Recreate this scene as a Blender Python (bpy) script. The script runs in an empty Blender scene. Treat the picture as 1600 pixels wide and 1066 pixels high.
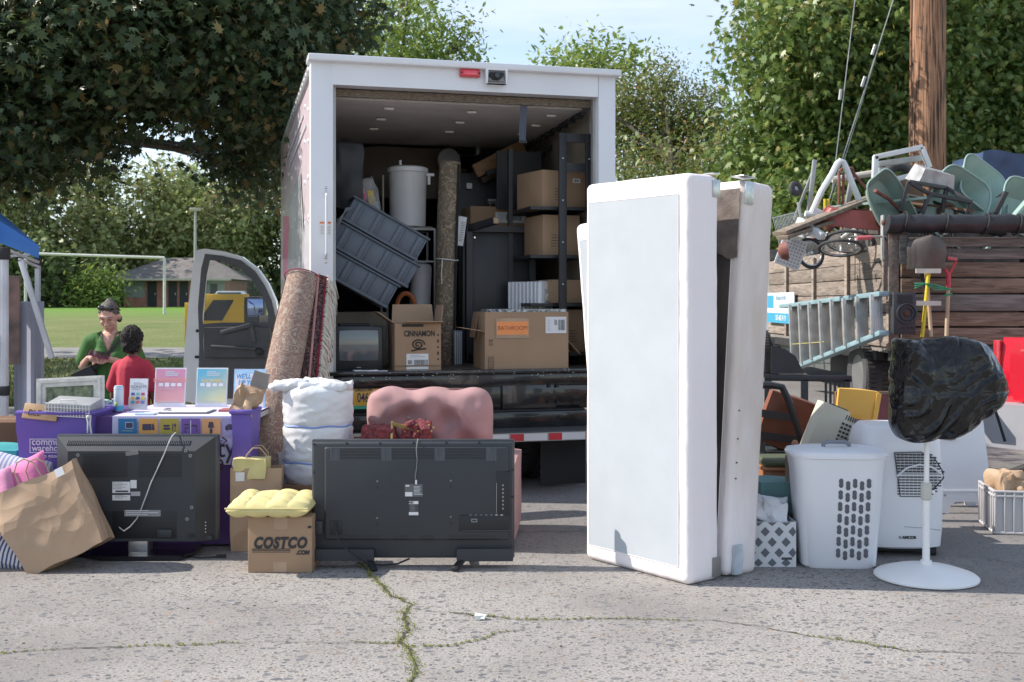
import bpy, bmesh, math, random
import numpy as np
from mathutils import Vector, Matrix, Euler, noise
R=math.radians; PI=math.pi
sc=bpy.context.scene; col=sc.collection
# ---------------- camera, world, sun, exposure ----------------
F=1744.0; H=1.42; HZ=470.0
cam_d=bpy.data.cameras.new('camera'); cam=bpy.data.objects.new('camera',cam_d); col.objects.link(cam)
cam.location=(0,0,H); cam.rotation_euler=(R(90),0,0)
cam_d.sensor_width=36; cam_d.lens=36*F/1600; cam_d.shift_y=-(533-HZ)/1600
cam_d.clip_end=2000; cam_d.dof.use_dof=True; cam_d.dof.focus_distance=6.6; cam_d.dof.aperture_fstop=6.3
sc.camera=cam
EL=R(41); SD=Vector((-0.995*math.cos(EL),0.098*math.cos(EL),math.sin(EL))).normalized()
w=bpy.data.worlds.new('World'); sc.world=w; w.use_nodes=True
nt=w.node_tree; nt.nodes.clear(); N=nt.nodes.new; L=nt.links.new
out=N('ShaderNodeOutputWorld'); bg=N('ShaderNodeBackground'); sky=N('ShaderNodeTexSky')
sky.sky_type='NISHITA'; sky.sun_disc=False; sky.sun_elevation=EL; sky.sun_rotation=R(275.6)
sky.air_density=1.0; sky.dust_density=0.35; sky.ozone_density=1.3
bg.inputs['Strength'].default_value=0.15
tc=N('ShaderNodeTexCoord'); mp=N('ShaderNodeMapping'); mp.inputs['Scale'].default_value=(1.2,1.2,9); mp.inputs['Rotation'].default_value=(0,R(6),0)
nz=N('ShaderNodeTexNoise'); nz.inputs['Scale'].default_value=1.7; nz.inputs['Detail'].default_value=7; nz.inputs['Roughness'].default_value=.55
rp=N('ShaderNodeValToRGB'); rp.color_ramp.elements[0].position=.44; rp.color_ramp.elements[1].position=.68
rp.color_ramp.elements[0].color=(0,0,0,1); rp.color_ramp.elements[1].color=(.85,.85,.85,1)
mx=N('ShaderNodeMix'); mx.data_type='RGBA'; mx.inputs[7].default_value=(4.3,4.7,5.3,1)
L(tc.outputs['Generated'],mp.inputs[0]); L(mp.outputs[0],nz.inputs['Vector']); L(nz.outputs['Fac'],rp.inputs[0])
L(rp.outputs[0],mx.inputs[0]); hs_=N('ShaderNodeHueSaturation'); hs_.inputs['Saturation'].default_value=.80; L(sky.outputs[0],hs_.inputs['Color']); L(hs_.outputs[0],mx.inputs[6]); L(mx.outputs[2],bg.inputs['Color']); L(bg.outputs[0],out.inputs[0])
sun_d=bpy.data.lights.new('sun','SUN'); sun_d.energy=4.4; sun_d.angle=R(.53); sun_d.color=(1,.93,.84)
sun=bpy.data.objects.new('sun',sun_d); col.objects.link(sun); sun.rotation_euler=SD.to_track_quat('Z','Y').to_euler(); sun.location=(-10,0,12)
sc.view_settings.view_transform='Standard'; sc.view_settings.look='None'; sc.view_settings.gamma=1; sc.view_settings.exposure=0.62
sc.render.engine='CYCLES'
# ---------------- helpers ----------------
def W(px,py,d): return Vector(((px-800)*d/F,d,H-(py-HZ)*d/F))
def G(px,py):
    d=H*F/(py-HZ); return Vector(((px-800)*d/F,d,0))
_m={}
def nodes(name):
    m=bpy.data.materials.new(name); m.use_nodes=True
    n=m.node_tree; b=n.nodes['Principled BSDF']; return m,n,b
def mat(name,c,rough=.6,metal=0,var=.12,vs=5,bump=.0,bs=60,coat=0,stretch=None,c2=None,spec=.5,alpha=1,emit=None):
    if name in _m: return _m[name]
    m,n,b=nodes(name); N=n.nodes.new; L=n.links.new
    b.inputs['Roughness'].default_value=rough; b.inputs['Metallic'].default_value=metal
    b.inputs['Coat Weight'].default_value=coat; b.inputs['Specular IOR Level'].default_value=spec
    if alpha<1: b.inputs['Alpha'].default_value=alpha
    tc=N('ShaderNodeTexCoord'); mp=N('ShaderNodeMapping'); L(tc.outputs['Object'],mp.inputs[0])
    if stretch: mp.inputs['Scale'].default_value=stretch
    if var>0 or c2:
        t=N('ShaderNodeTexNoise'); t.inputs['Scale'].default_value=vs; t.inputs['Detail'].default_value=6; L(mp.outputs[0],t.inputs['Vector'])
        rp=N('ShaderNodeValToRGB'); L(t.outputs['Fac'],rp.inputs[0])
        rp.color_ramp.elements[0].position=.33; rp.color_ramp.elements[1].position=.67
        a=c2 if c2 else tuple(max(0,x*(1-var)) for x in c); d=c if c2 else tuple(min(1,x*(1+var)) for x in c)
        rp.color_ramp.elements[0].color=(*a,1); rp.color_ramp.elements[1].color=(*d,1)
        L(rp.outputs[0],b.inputs['Base Color'])
        mr=N('ShaderNodeMapRange'); mr.inputs[3].default_value=max(0,rough-.07); mr.inputs[4].default_value=min(1,rough+.07)
        L(t.outputs['Fac'],mr.inputs[0]); L(mr.outputs[0],b.inputs['Roughness'])
    else: b.inputs['Base Color'].default_value=(*c,1)
    if bump>0:
        t2=N('ShaderNodeTexNoise'); t2.inputs['Scale'].default_value=bs; t2.inputs['Detail'].default_value=4; L(mp.outputs[0],t2.inputs['Vector'])
        bp=N('ShaderNodeBump'); bp.inputs['Strength'].default_value=bump; bp.inputs['Distance'].default_value=.01
        L(t2.outputs['Fac'],bp.inputs['Height']); L(bp.outputs[0],b.inputs['Normal'])
    if emit: b.inputs['Emission Color'].default_value=(*emit,1); b.inputs['Emission Strength'].default_value=1
    _m[name]=m; return m
def hexc(h):
    v=[int(h[i:i+2],16)/255 for i in (0,2,4)]
    return tuple(x/12.92 if x<.04045 else ((x+.055)/1.055)**2.4 for x in v)
def crease(m,scale=7,st=.6,dist=.02):
    n=m.node_tree; b=n.nodes['Principled BSDF']; N=n.nodes.new; L=n.links.new; tc=N('ShaderNodeTexCoord'); t=N('ShaderNodeTexNoise'); t.inputs['Scale'].default_value=scale*.5; L(tc.outputs['Object'],t.inputs['Vector'])
    vm=N('ShaderNodeVectorMath'); vm.operation='MULTIPLY_ADD'; vm.inputs[1].default_value=(.25,)*3; L(t.outputs['Color'],vm.inputs[0]); L(tc.outputs['Object'],vm.inputs[2])
    h=None
    for s_,w_ in ((scale,1),(scale*2.3,.45)):
        v=N('ShaderNodeTexVoronoi'); v.inputs['Scale'].default_value=s_; L(vm.outputs[0],v.inputs['Vector']); q=N('ShaderNodeMath'); q.operation='MULTIPLY_ADD'; q.inputs[1].default_value=w_; q.inputs[2].default_value=0; L(v.outputs['Distance'],q.inputs[0])
        if h: L(h.outputs[0],q.inputs[2])
        h=q
    p=N('ShaderNodeBump'); p.inputs['Strength'].default_value=st; p.inputs['Distance'].default_value=dist; L(h.outputs[0],p.inputs['Height']); L(p.outputs[0],b.inputs['Normal']); return m
class B:
    def __init__(s): s.V=[];s.F=[];s.M=[];s.ms=[];s.X=None
    def mi(s,m):
        if m not in s.ms: s.ms.append(m)
        return s.ms.index(m)
    def add(s,vs,fs,m,X=None):
        o=len(s.V)
        for v in vs:
            v=Vector(v)
            if X: v=X@v
            if s.X: v=s.X@v
            s.V.append(v[:])
        i=s.mi(m)
        for f in fs: s.F.append(tuple(o+k for k in f)); s.M.append(i)
        return s
    def box(s,c,z,m,r=(0,0,0),bev=0,seg=2):
        X=Matrix.Translation(c)@Euler(r).to_matrix().to_4x4()
        bm=bmesh.new(); bmesh.ops.create_cube(bm,size=1); bmesh.ops.scale(bm,vec=z,verts=bm.verts)
        if bev>0: bmesh.ops.bevel(bm,geom=bm.edges[:],offset=min(bev,min(z)*.49),segments=seg,affect='EDGES',profile=.5)
        bm.verts.index_update()
        s.add([v.co.copy() for v in bm.verts],[[v.index for v in f.verts] for f in bm.faces],m,X); bm.free(); return s
    def bar(s,a,b,w,t,m,up=(0,0,1),bev=0):
        a=Vector(a);b=Vector(b);d=b-a;l=d.length;d.normalize();u=Vector(up)
        x=d.cross(u)
        if x.length<1e-4: x=d.cross(Vector((1,0,0)))
        x.normalize(); u=x.cross(d)
        X=Matrix((x,d,u)).transposed().to_4x4(); X.translation=(a+b)/2
        bm=bmesh.new(); bmesh.ops.create_cube(bm,size=1); bmesh.ops.scale(bm,vec=(w,l,t),verts=bm.verts)
        if bev>0: bmesh.ops.bevel(bm,geom=bm.edges[:],offset=bev,segments=2,affect='EDGES',profile=.5)
        bm.verts.index_update()
        s.add([v.co.copy() for v in bm.verts],[[v.index for v in f.verts] for f in bm.faces],m,X); bm.free(); return s
    def tube(s,pts,r,m,n=8,closed=False,caps=True):
        pts=[Vector(p) for p in pts]; k=len(pts); rs=r if isinstance(r,(list,tuple)) else [r]*k
        vs=[];fs=[];px=None
        for i,p in enumerate(pts):
            a=pts[(i-1)%k] if (closed or i>0) else p; b=pts[(i+1)%k] if (closed or i<k-1) else p
            t=(b-a).normalized()
            if px is None:
                px=t.cross(Vector((0,0,1)))
                if px.length<.05: px=t.cross(Vector((1,0,0)))
            px=(px-t*px.dot(t)).normalized(); py=t.cross(px)
            for j in range(n):
                q=2*PI*j/n; vs.append(p+px*(rs[i]*math.cos(q))+py*(rs[i]*math.sin(q)))
        for i in range(k if closed else k-1):
            for j in range(n):
                a=i*n+j;b=i*n+(j+1)%n;c=((i+1)%k)*n+(j+1)%n;d=((i+1)%k)*n+j; fs.append((a,b,c,d))
        if caps and not closed: fs.append(tuple(range(n))[::-1]); fs.append(tuple((k-1)*n+j for j in range(n)))
        return s.add(vs,fs,m)
    def cyl(s,a,b,r,m,r1=None,n=20): return s.tube([a,b],[r,r if r1 is None else r1],m,n)
    def lathe(s,pr,m,c=(0,0,0),n=32,sx=1,sy=1,X=None):
        vs=[];fs=[];k=len(pr)
        for r,z in pr:
            for j in range(n):
                q=2*PI*j/n; vs.append((c[0]+r*sx*math.cos(q),c[1]+r*sy*math.sin(q),c[2]+z))
        for i in range(k-1):
            for j in range(n): fs.append((i*n+j,i*n+(j+1)%n,(i+1)*n+(j+1)%n,(i+1)*n+j))
        fs.append(tuple(range(n))[::-1]); fs.append(tuple((k-1)*n+j for j in range(n)))
        return s.add(vs,fs,m,X)
    def sph(s,c,r,m,n=16,X=None):
        if not isinstance(r,(tuple,list)): r=(r,r,r)
        k=n//2+1; pr=[(math.sin(PI*i/k)+1e-4,-math.cos(PI*i/k)) for i in range(k+1)]
        Y=Matrix.Translation(c)@(X or Matrix())@Matrix.Diagonal((*r,1))
        return s.lathe(pr,m,n=n,X=Y)
    def prism(s,p2,y0,y1,m,X=None):   # outline in xz, extruded along y
        n=len(p2); vs=[(x,y0,z) for x,z in p2]+[(x,y1,z) for x,z in p2]
        ar=sum(p2[i][0]*p2[(i+1)%n][1]-p2[(i+1)%n][0]*p2[i][1] for i in range(n))
        fs=[tuple(range(n)),tuple(range(2*n-1,n-1,-1))]+[(i,n+i,n+(i+1)%n,(i+1)%n) for i in range(n)]
        if ar<0: fs=[f[::-1] for f in fs]
        return s.add(vs,fs,m,X)
    def ring(s,o,i,y0,y1,m,X=None):   # frame between outlines o and i (same count)
        n=len(o); vs=[(x,y,z) for y in (y0,y1) for q in (o,i) for x,z in q]; fs=[]
        for k in range(n):
            l=(k+1)%n
            fs+= [(k,l,n+l,n+k),(2*n+k,3*n+k,3*n+l,2*n+l),(k,2*n+k,2*n+l,l),(n+k,n+l,3*n+l,3*n+k)]
        return s.add(vs,fs,m,X)
    def grid(s,f,nu,nv,m,cu=False,cv=False,X=None):
        vs=[f(i/(nu if cu else nu-1),j/(nv if cv else nv-1)) for i in range(nu) for j in range(nv)]; fs=[]
        for i in range(nu if cu else nu-1):
            for j in range(nv if cv else nv-1):
                a=i*nv+j;b=((i+1)%nu)*nv+j;c=((i+1)%nu)*nv+(j+1)%nv;d=i*nv+(j+1)%nv; fs.append((a,b,c,d))
        return s.add(vs,fs,m,X)
    def soft(s,c,z,m,n=12,amp=.01,sc=4,rnd=0,open_top=False,taper=1,seed=0,r=(0,0,0),ridge=0,X=None):
        vs=[];key={};fs=[]
        def V(x,y,w):
            k=(round(x,4),round(y,4),round(w,4))
            if k in key: return key[k]
            p=Vector((x,y,w))
            if rnd>0:
                q=p.normalized()*max(abs(x),abs(y),abs(w))*1.25; p=p.lerp(q,rnd)
            t=1+(taper-1)*(p.z+1)/2
            P=Vector((p.x*z[0]/2*t,p.y*z[1]/2*t,p.z*z[2]/2))
            nn=noise.noise_vector(P*sc+Vector((seed,seed*1.7,0)))
            if ridge: 
                q=noise.noise(Vector((P.x*sc*1.3,P.y*sc*1.3,P.z*sc*.5))+Vector((seed*3,0,seed))); P=P+p.normalized()*ridge*(.5-abs(q)*2)
            P=P+nn*amp; key[k]=len(vs); vs.append(P); return key[k]
        fl=[(0,1,2,1),(0,1,2,-1),(1,2,0,1),(1,2,0,-1),(0,2,1,-1),(0,2,1,1)]
        for a,b_,cc,sg in fl:
            if open_top and cc==2 and sg==1: continue
            for i in range(n):
                for j in range(n):
                    q=[]
                    for (u,v) in ((i,j),(i+1,j),(i+1,j+1),(i,j+1)):
                        p=[0,0,0];p[a]=-1+2*u/n;p[b_]=-1+2*v/n;p[cc]=sg;q.append(V(*p))
                    flip=(sg<0) ^ (a==0 and cc==1)
                    fs.append(tuple(q[::-1] if flip else q))
        Y=Matrix.Translation(c)@Euler(r).to_matrix().to_4x4()
        if X: Y=X@Y
        return s.add(vs,fs,m,Y)
    def pillow(s,w,h,t,m,X=None,tufts=(),td=.03,ts=.05,n=28,amp=.004,seed=0,p=4,pinch=.06,quilt=None,rc=0,wav=0):
        for sg in (1,-1):
            def f(u,v):
                x=2*u-1;y=2*v-1
                e=max(0,(1-abs(x)**p))**.5*max(0,(1-abs(y)**p))**.5
                z=e*t/2
                if quilt: z*=.62+.38*(abs(math.sin(PI*quilt[0]*u))*abs(math.sin(PI*quilt[1]*v))+.002)**.38
                X_=x*w/2*(1-pinch*(1-abs(y))*abs(x)) ; Y_=y*h/2*(1-pinch*(1-abs(x))*abs(y))
                X_*=1-rc*abs(y)**6; Y_*=1-rc*abs(x)**6; Y_+=wav*math.sin(x*8.5+1)*max(0,y)**2
                for (a,b_) in tufts: z-=td*math.exp(-((X_-a)**2+(Y_-b_)**2)/(ts*ts))*min(1,e*2)
                z+=amp*noise.noise(Vector((X_*9,Y_*9,seed+sg)))*min(1,e*3)
                return Vector((X_,Y_,sg*z))
            s.grid(f if sg>0 else (lambda u,v:f(1-u,v)),n,n,m,X=X)
        return s
    def build(s,name,parent=None,smooth=True,ang=38):
        me=bpy.data.meshes.new(name); me.from_pydata(s.V,[],s.F)
        for m in s.ms: me.materials.append(m)
        me.polygons.foreach_set('material_index',s.M)
        if smooth:
            me.polygons.foreach_set('use_smooth',[True]*len(s.F)); me.set_sharp_from_angle(angle=R(ang))
        me.update(); o=bpy.data.objects.new(name,me); col.objects.link(o)
        if parent: o.parent=parent
        return o
def tag(o,label=None,cat=None,group=None,kind=None):
    if label: o['label']=label
    if cat: o['category']=cat
    if group: o['group']=group
    if kind: o['kind']=kind
    return o
def thing(name,label,cat,loc=(0,0,0),rz=0,group=None,rot=None):
    o=bpy.data.objects.new(name,None); col.objects.link(o); o.empty_display_size=.1
    o.location=loc; o.rotation_euler=rot if rot else (0,0,rz); return tag(o,label,cat,group)
def copy_tree(o,parent=None):
    c=o.copy(); col.objects.link(c); c.parent=parent
    for ch in list(o.children): copy_tree(ch,c)
    return c
def text(body,size,m,parent,loc,rot=(PI/2,0,0),bold=0,shear=0,align='CENTER',ext=.0006,sx=1,name='lettering',sp=1):
    cu=bpy.data.curves.new('t','FONT'); cu.body=body; cu.size=size; cu.align_x=align; cu.align_y='CENTER'
    cu.offset=bold; cu.shear=shear; cu.extrude=ext; cu.resolution_u=3; cu.space_line=.95; cu.space_character=sp
    o=bpy.data.objects.new('t',cu); col.objects.link(o)
    dg=bpy.context.evaluated_depsgraph_get(); me=bpy.data.meshes.new_from_object(o.evaluated_get(dg))
    bpy.data.objects.remove(o); bpy.data.curves.remove(cu)
    me.name=name; me.materials.clear(); me.materials.append(m)
    o=bpy.data.objects.new(name,me); col.objects.link(o); o.parent=parent; o.location=loc; o.rotation_euler=rot; o.scale=(sx,1,1); return o
def organic(name,prims,voxel,m,parent,smooth=4,paint=None,extra=()):
    b=B()
    for p in prims:
        if p[0]=='c':
            a=Vector(p[1]);c=Vector(p[2]);ra,rc=p[3],p[4]; k=6
            pts=[a.lerp(c,i/k) for i in range(k+1)]; b.tube(pts,[ra+(rc-ra)*i/k for i in range(k+1)],m,12)
            b.sph(a,ra,m,12); b.sph(c,rc,m,12)
        else: b.sph(p[1],p[2],m,16,X=Euler(p[3]).to_matrix().to_4x4() if len(p)>3 else None)
    o=b.build('tmp'); md=o.modifiers.new('r','REMESH'); md.mode='VOXEL'; md.voxel_size=voxel
    s=o.modifiers.new('s','SMOOTH'); s.iterations=smooth; s.factor=.5
    dg=bpy.context.evaluated_depsgraph_get(); me=bpy.data.meshes.new_from_object(o.evaluated_get(dg)); bpy.data.objects.remove(o)
    me.name=name; me.materials.clear(); me.materials.append(m)
    for e in extra: me.materials.append(e)
    me.polygons.foreach_set('use_smooth',[True]*len(me.polygons))
    if paint:
        for f in me.polygons: f.material_index=paint(f.center)
    o=bpy.data.objects.new(name,me); col.objects.link(o)
    if parent: o.parent=parent
    return o
# leaves: thousands of small leaf faces spread through the crown
MAPLE=np.array([(.02,-.42),(.13,-.28),(.40,-.36),(.27,-.16),(.36,-.12),(.68,.02),(.34,.04),(.33,.14),(.46,.44),(.22,.26),(.13,.34),(0,.74),(-.12,.36),(-.22,.26),(-.44,.46),(-.32,.14),(-.34,.04),(-.66,.04),(-.37,-.12),(-.26,-.16),(-.40,-.34),(-.13,-.28)])
OVAL=np.array([(0,-.5),(.24,-.15),(.2,.2),(0,.5),(-.2,.2),(-.24,-.15)])
CLUMP=np.array([(0,-.5),(.2,-.22),(.5,-.2),(.26,.06),(.42,.4),(.06,.26),(-.2,.5),(-.24,.1),(-.52,.02),(-.2,-.2)])
def leafmat(name,c1,c2,c3=None,trans=.45):
    m,n,b=nodes(name); N=n.nodes.new; L=n.links.new
    g=N('ShaderNodeNewGeometry'); rp=N('ShaderNodeValToRGB'); e=rp.color_ramp.elements
    e[0].color=(*c1,1); e[1].color=(*c2,1); e[1].position=.85
    if c3: x=e.new(.96); x.color=(*c3,1)
    L(g.outputs['Random Per Island'],rp.inputs[0]); L(rp.outputs[0],b.inputs['Base Color']); b.inputs['Roughness'].default_value=.42
    b.inputs['Specular IOR Level'].default_value=.45
    t=N('ShaderNodeBsdfTranslucent'); h=N('ShaderNodeHueSaturation'); h.inputs['Value'].default_value=1.5; h.inputs['Hue'].default_value=.48
    L(rp.outputs[0],h.inputs['Color']); L(h.outputs[0],t.inputs['Color'])
    mx=N('ShaderNodeMixShader'); mx.inputs[0].default_value=trans*.6
    L(b.outputs[0],mx.inputs[1]); L(t.outputs[0],mx.inputs[2]); L(mx.outputs[0],n.nodes['Material Output'].inputs[0]); return m
def crown(name,blobs,n,size,m,parent,seed=0,tpl=MAPLE,per=14,spread=1.9,inner=.5,droop=.35,up=.6,szv=.42):
    g=np.random.default_rng(seed); bl=np.array([[*c,*r] for c,r in blobs],float)
    wt=(bl[:,3]*bl[:,4]+bl[:,3]*bl[:,5]+bl[:,4]*bl[:,5]); wt/=wt.sum()
    nc=max(1,n//per); bi=g.choice(len(bl),nc,p=wt); d=g.normal(size=(nc,3)); d/=np.linalg.norm(d,axis=1)[:,None]
    rr=g.uniform(inner,1.06,nc)**.6; rr=np.where(g.random(nc)<.14,rr*1.13,rr); cc=bl[bi,:3]+d*rr[:,None]*bl[bi,3:]
    ci=np.repeat(np.arange(nc),per); P=cc[ci]+g.normal(size=(len(ci),3))*size*spread; k=len(ci)
    nr=d[ci]*.35+g.normal(size=(k,3))*.6+np.array([0,0,up]); nr/=np.linalg.norm(nr,axis=1)[:,None]
    t=g.normal(size=(k,3))+np.array([0,0,-droop*2]); t-=nr*(t*nr).sum(1)[:,None]; t/=np.linalg.norm(t,axis=1)[:,None]; s=np.cross(nr,t)
    q=len(tpl); s=s*g.uniform(.42,1.0,k)[:,None]; sz=size*(1+szv*g.uniform(-1,1,k)); cup=g.uniform(.0,.75,k)
    r2=(tpl**2).sum(1)
    V=P[:,None,:]+sz[:,None,None]*(tpl[None,:,0,None]*s[:,None,:]+tpl[None,:,1,None]*t[:,None,:]-(r2[None,:,None]*cup[:,None,None])*nr[:,None,:])
    V=V.reshape(-1,3); me=bpy.data.meshes.new(name); me.vertices.add(k*q); me.vertices.foreach_set('co',V.ravel())
    me.loops.add(k*q); me.loops.foreach_set('vertex_index',np.arange(k*q,dtype=np.int32)); me.polygons.add(k)
    me.polygons.foreach_set('loop_start',np.arange(0,k*q,q,dtype=np.int32)); me.polygons.foreach_set('loop_total',np.full(k,q,dtype=np.int32))
    me.materials.append(m); me.update(calc_edges=True); o=bpy.data.objects.new(name,me); col.objects.link(o)
    if parent: o.parent=parent
    return o
# ---------------- ground and setting ----------------
def gz(x,y):
    if y<20: z=0
    elif y<38: z=.55*(y-20)/18
    elif y<95: z=.55+.35*(y-38)/57
    else: z=.9
    return z
def lotmat():
    m,n,b=nodes('worn_asphalt'); N=n.nodes.new; L=n.links.new
    tc=N('ShaderNodeTexCoord')
    def noise_(s,d=5,r=.6):
        t=N('ShaderNodeTexNoise'); t.inputs['Scale'].default_value=s; t.inputs['Detail'].default_value=d; t.inputs['Roughness'].default_value=r; L(tc.outputs['Object'],t.inputs['Vector']); return t
    def ramp(src,a,b_,ca,cb):
        r=N('ShaderNodeValToRGB'); r.color_ramp.elements[0].position=a; r.color_ramp.elements[1].position=b_
        r.color_ramp.elements[0].color=(*ca,1); r.color_ramp.elements[1].color=(*cb,1); L(src,r.inputs[0]); return r
    def mix(f,a,b_,bt='MIX'):
        x=N('ShaderNodeMix'); x.data_type='RGBA'; x.blend_type=bt; x.clamp_factor=True
        if isinstance(f,float): x.inputs[0].default_value=f
        else: L(f,x.inputs[0])
        for s,i in ((a,6),(b_,7)):
            if isinstance(s,tuple): x.inputs[i].default_value=(*s,1)
            else: L(s,x.inputs[i])
        return x.outputs[2]
    big=noise_(.55,4); fine=noise_(95,3,.8); mid=noise_(7,6)
    base=ramp(mid.outputs['Fac'],.3,.7,(.255,.236,.218),(.35,.328,.308)).outputs[0]
    base=mix(.62,base,ramp(fine.outputs['Fac'],.36,.62,(.13,.122,.115),(.50,.47,.445)).outputs[0],'MIX')
    base=mix(ramp(big.outputs['Fac'],.45,.66,(0,0,0),(.8,.8,.8)).outputs[0],base,(.185,.172,.162))
    # pebbles showing through
    def peb(scale,thr,cols,base,keep=.5):
        wv=N('ShaderNodeMapping'); wv.inputs['Scale'].default_value=(1,1.25,1); L(tc.outputs['Object'],wv.inputs[0])
        dn=N('ShaderNodeTexNoise'); dn.inputs['Scale'].default_value=scale*1.3; L(wv.outputs[0],dn.inputs['Vector'])
        vm=N('ShaderNodeVectorMath'); vm.operation='MULTIPLY_ADD'; L(dn.outputs['Color'],vm.inputs[0]); vm.inputs[1].default_value=(.6/scale,)*3; L(wv.outputs[0],vm.inputs[2])
        v=N('ShaderNodeTexVoronoi'); v.inputs['Scale'].default_value=scale; L(vm.outputs[0],v.inputs['Vector'])
        sp=N('ShaderNodeSeparateColor'); L(v.outputs['Color'],sp.inputs[0])
        th=N('ShaderNodeMath'); th.operation='MULTIPLY_ADD'; L(sp.outputs[0],th.inputs[0]); th.inputs[1].default_value=thr; th.inputs[2].default_value=thr*.25
        lt=N('ShaderNodeMath'); lt.operation='LESS_THAN'; L(v.outputs['Distance'],lt.inputs[0]); L(th.outputs[0],lt.inputs[1])
        k=N('ShaderNodeMath'); k.operation='GREATER_THAN'; L(sp.outputs[1],k.inputs[0]); k.inputs[1].default_value=keep
        a=N('ShaderNodeMath'); a.operation='MULTIPLY'; L(lt.outputs[0],a.inputs[0]); L(k.outputs[0],a.inputs[1])
        r=N('ShaderNodeValToRGB'); r.color_ramp.interpolation='LINEAR'; e=r.color_ramp.elements
        e[0].color=(*cols[0],1); e[1].color=(*cols[-1],1)
        for i,c in enumerate(cols[1:-1]): x=e.new((i+1)/(len(cols)-1)); x.color=(*c,1)
        L(sp.outputs[2],r.inputs[0]); return mix(a.outputs[0],base,r.outputs[0]),a
    base,a1=peb(55,.42,[(.07,.07,.075),(.15,.145,.145),(.28,.25,.22),(.12,.12,.125),(.40,.38,.36)],base,.14)
    base,a2=peb(22,.36,[(.10,.105,.115),(.16,.16,.17),(.2,.185,.17),(.4,.26,.17),(.13,.135,.14)],base,.42)
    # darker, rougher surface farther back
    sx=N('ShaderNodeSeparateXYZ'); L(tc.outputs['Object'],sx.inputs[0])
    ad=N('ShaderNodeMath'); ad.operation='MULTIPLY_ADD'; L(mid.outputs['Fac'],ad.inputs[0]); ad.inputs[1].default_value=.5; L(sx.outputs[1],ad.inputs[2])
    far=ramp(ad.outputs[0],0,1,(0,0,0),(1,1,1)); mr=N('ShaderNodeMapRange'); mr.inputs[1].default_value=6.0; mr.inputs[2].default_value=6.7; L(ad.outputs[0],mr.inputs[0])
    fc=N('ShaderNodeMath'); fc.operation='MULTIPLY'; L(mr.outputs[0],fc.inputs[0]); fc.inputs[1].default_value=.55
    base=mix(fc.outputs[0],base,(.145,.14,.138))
    L(base,b.inputs['Base Color']); b.inputs['Roughness'].default_value=.85; b.inputs['Specular IOR Level'].default_value=.3
    s=N('ShaderNodeMath'); s.operation='ADD'; L(a1.outputs[0],s.inputs[0]); L(fine.outputs['Fac'],s.inputs[1])
    bp=N('ShaderNodeBump'); bp.inputs['Strength'].default_value=.5; bp.inputs['Distance'].default_value=.006; L(s.outputs[0],bp.inputs['Height']); L(bp.outputs[0],b.inputs['Normal'])
    return m
def grassmat():
    m,n,b=nodes('lawn'); N=n.nodes.new; L=n.links.new
    tc=N('ShaderNodeTexCoord'); t=N('ShaderNodeTexNoise'); t.inputs['Scale'].default_value=.35; t.inputs['Detail'].default_value=8; t.inputs['Roughness'].default_value=.7; L(tc.outputs['Object'],t.inputs['Vector'])
    r=N('ShaderNodeValToRGB'); e=r.color_ramp.elements; e[0].position=.32; e[1].position=.68
    e[0].color=(.115,.17,.045,1); e[1].color=(.24,.24,.10,1); L(t.outputs['Fac'],r.inputs[0])
    sx=N('ShaderNodeSeparateXYZ'); L(tc.outputs['Object'],sx.inputs[0]); mr=N('ShaderNodeMapRange'); mr.inputs[1].default_value=45; mr.inputs[2].default_value=75; L(sx.outputs[1],mr.inputs[0])
    g2=N('ShaderNodeMix'); g2.data_type='RGBA'; L(mr.outputs[0],g2.inputs[0]); L(r.outputs[0],g2.inputs[6]); g2.inputs[7].default_value=(.15,.27,.05,1)
    f=N('ShaderNodeTexNoise'); f.inputs['Scale'].default_value=14; f.inputs['Detail'].default_value=4; L(tc.outputs['Object'],f.inputs['Vector'])
    x=N('ShaderNodeMix'); x.data_type='RGBA'; x.blend_type='MULTIPLY'; x.inputs[0].default_value=.6; r2=N('ShaderNodeValToRGB'); r2.color_ramp.elements[0].position=.35; r2.color_ramp.elements[0].color=(.45,.45,.4,1); r2.color_ramp.elements[1].position=.6
    L(f.outputs['Fac'],r2.inputs[0]); L(g2.outputs[2],x.inputs[6]); L(r2.outputs[0],x.inputs[7]); L(x.outputs[2],b.inputs['Base Color']); b.inputs['Roughness'].default_value=.9; b.inputs['Specular IOR Level'].default_value=.15
    return m
LOT=lotmat(); LAWN=grassmat()
b=B(); ys=[-30,0,10,16,20,26,32,38,50,70,95,130,250,700]; xs=[-500,-120,-40,-15,0,15,40,120,500]
def gf(u,v): x=xs[round(u*8)]; y=ys[round(v*13)]; return (x,y,gz(x,y)-.004)
b.grid(gf,9,14,LAWN); tag(b.build('ground'),kind='structure')
b=B(); b.add([(-40,-20,0),(60,-20,0),(60,24,.12),(2.2,24,.12),(2.2,20,0),(2.2,16,0),(-40,16,0)],[],LOT)
b.F=[(0,1,2,3,4,5,6)]; b.F=[];b.M=[]
b.V=[(-40,-20,0),(2.2,-20,0),(2.2,15,0),(-40,15,0),(60,-20,0),(60,20,0),(2.2,20,0),(60,24,.1222),(2.2,24,.1222)]
b.F=[(0,1,2,3),(1,4,5,6,2),(6,5,7,8)]; b.M=[0,0,0]; tag(b.build('parking_lot',smooth=False),kind='structure')
PATH=mat('path_concrete',(.22,.21,.20),.9,var=.15,vs=3,bump=.2)
b=B(); b.grid(lambda u,v:(-60+u*120,24.8+v*3.2,gz(0,24.8+v*3.2)+.004),2,6,PATH); tag(b.build('path'),kind='structure')
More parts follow.
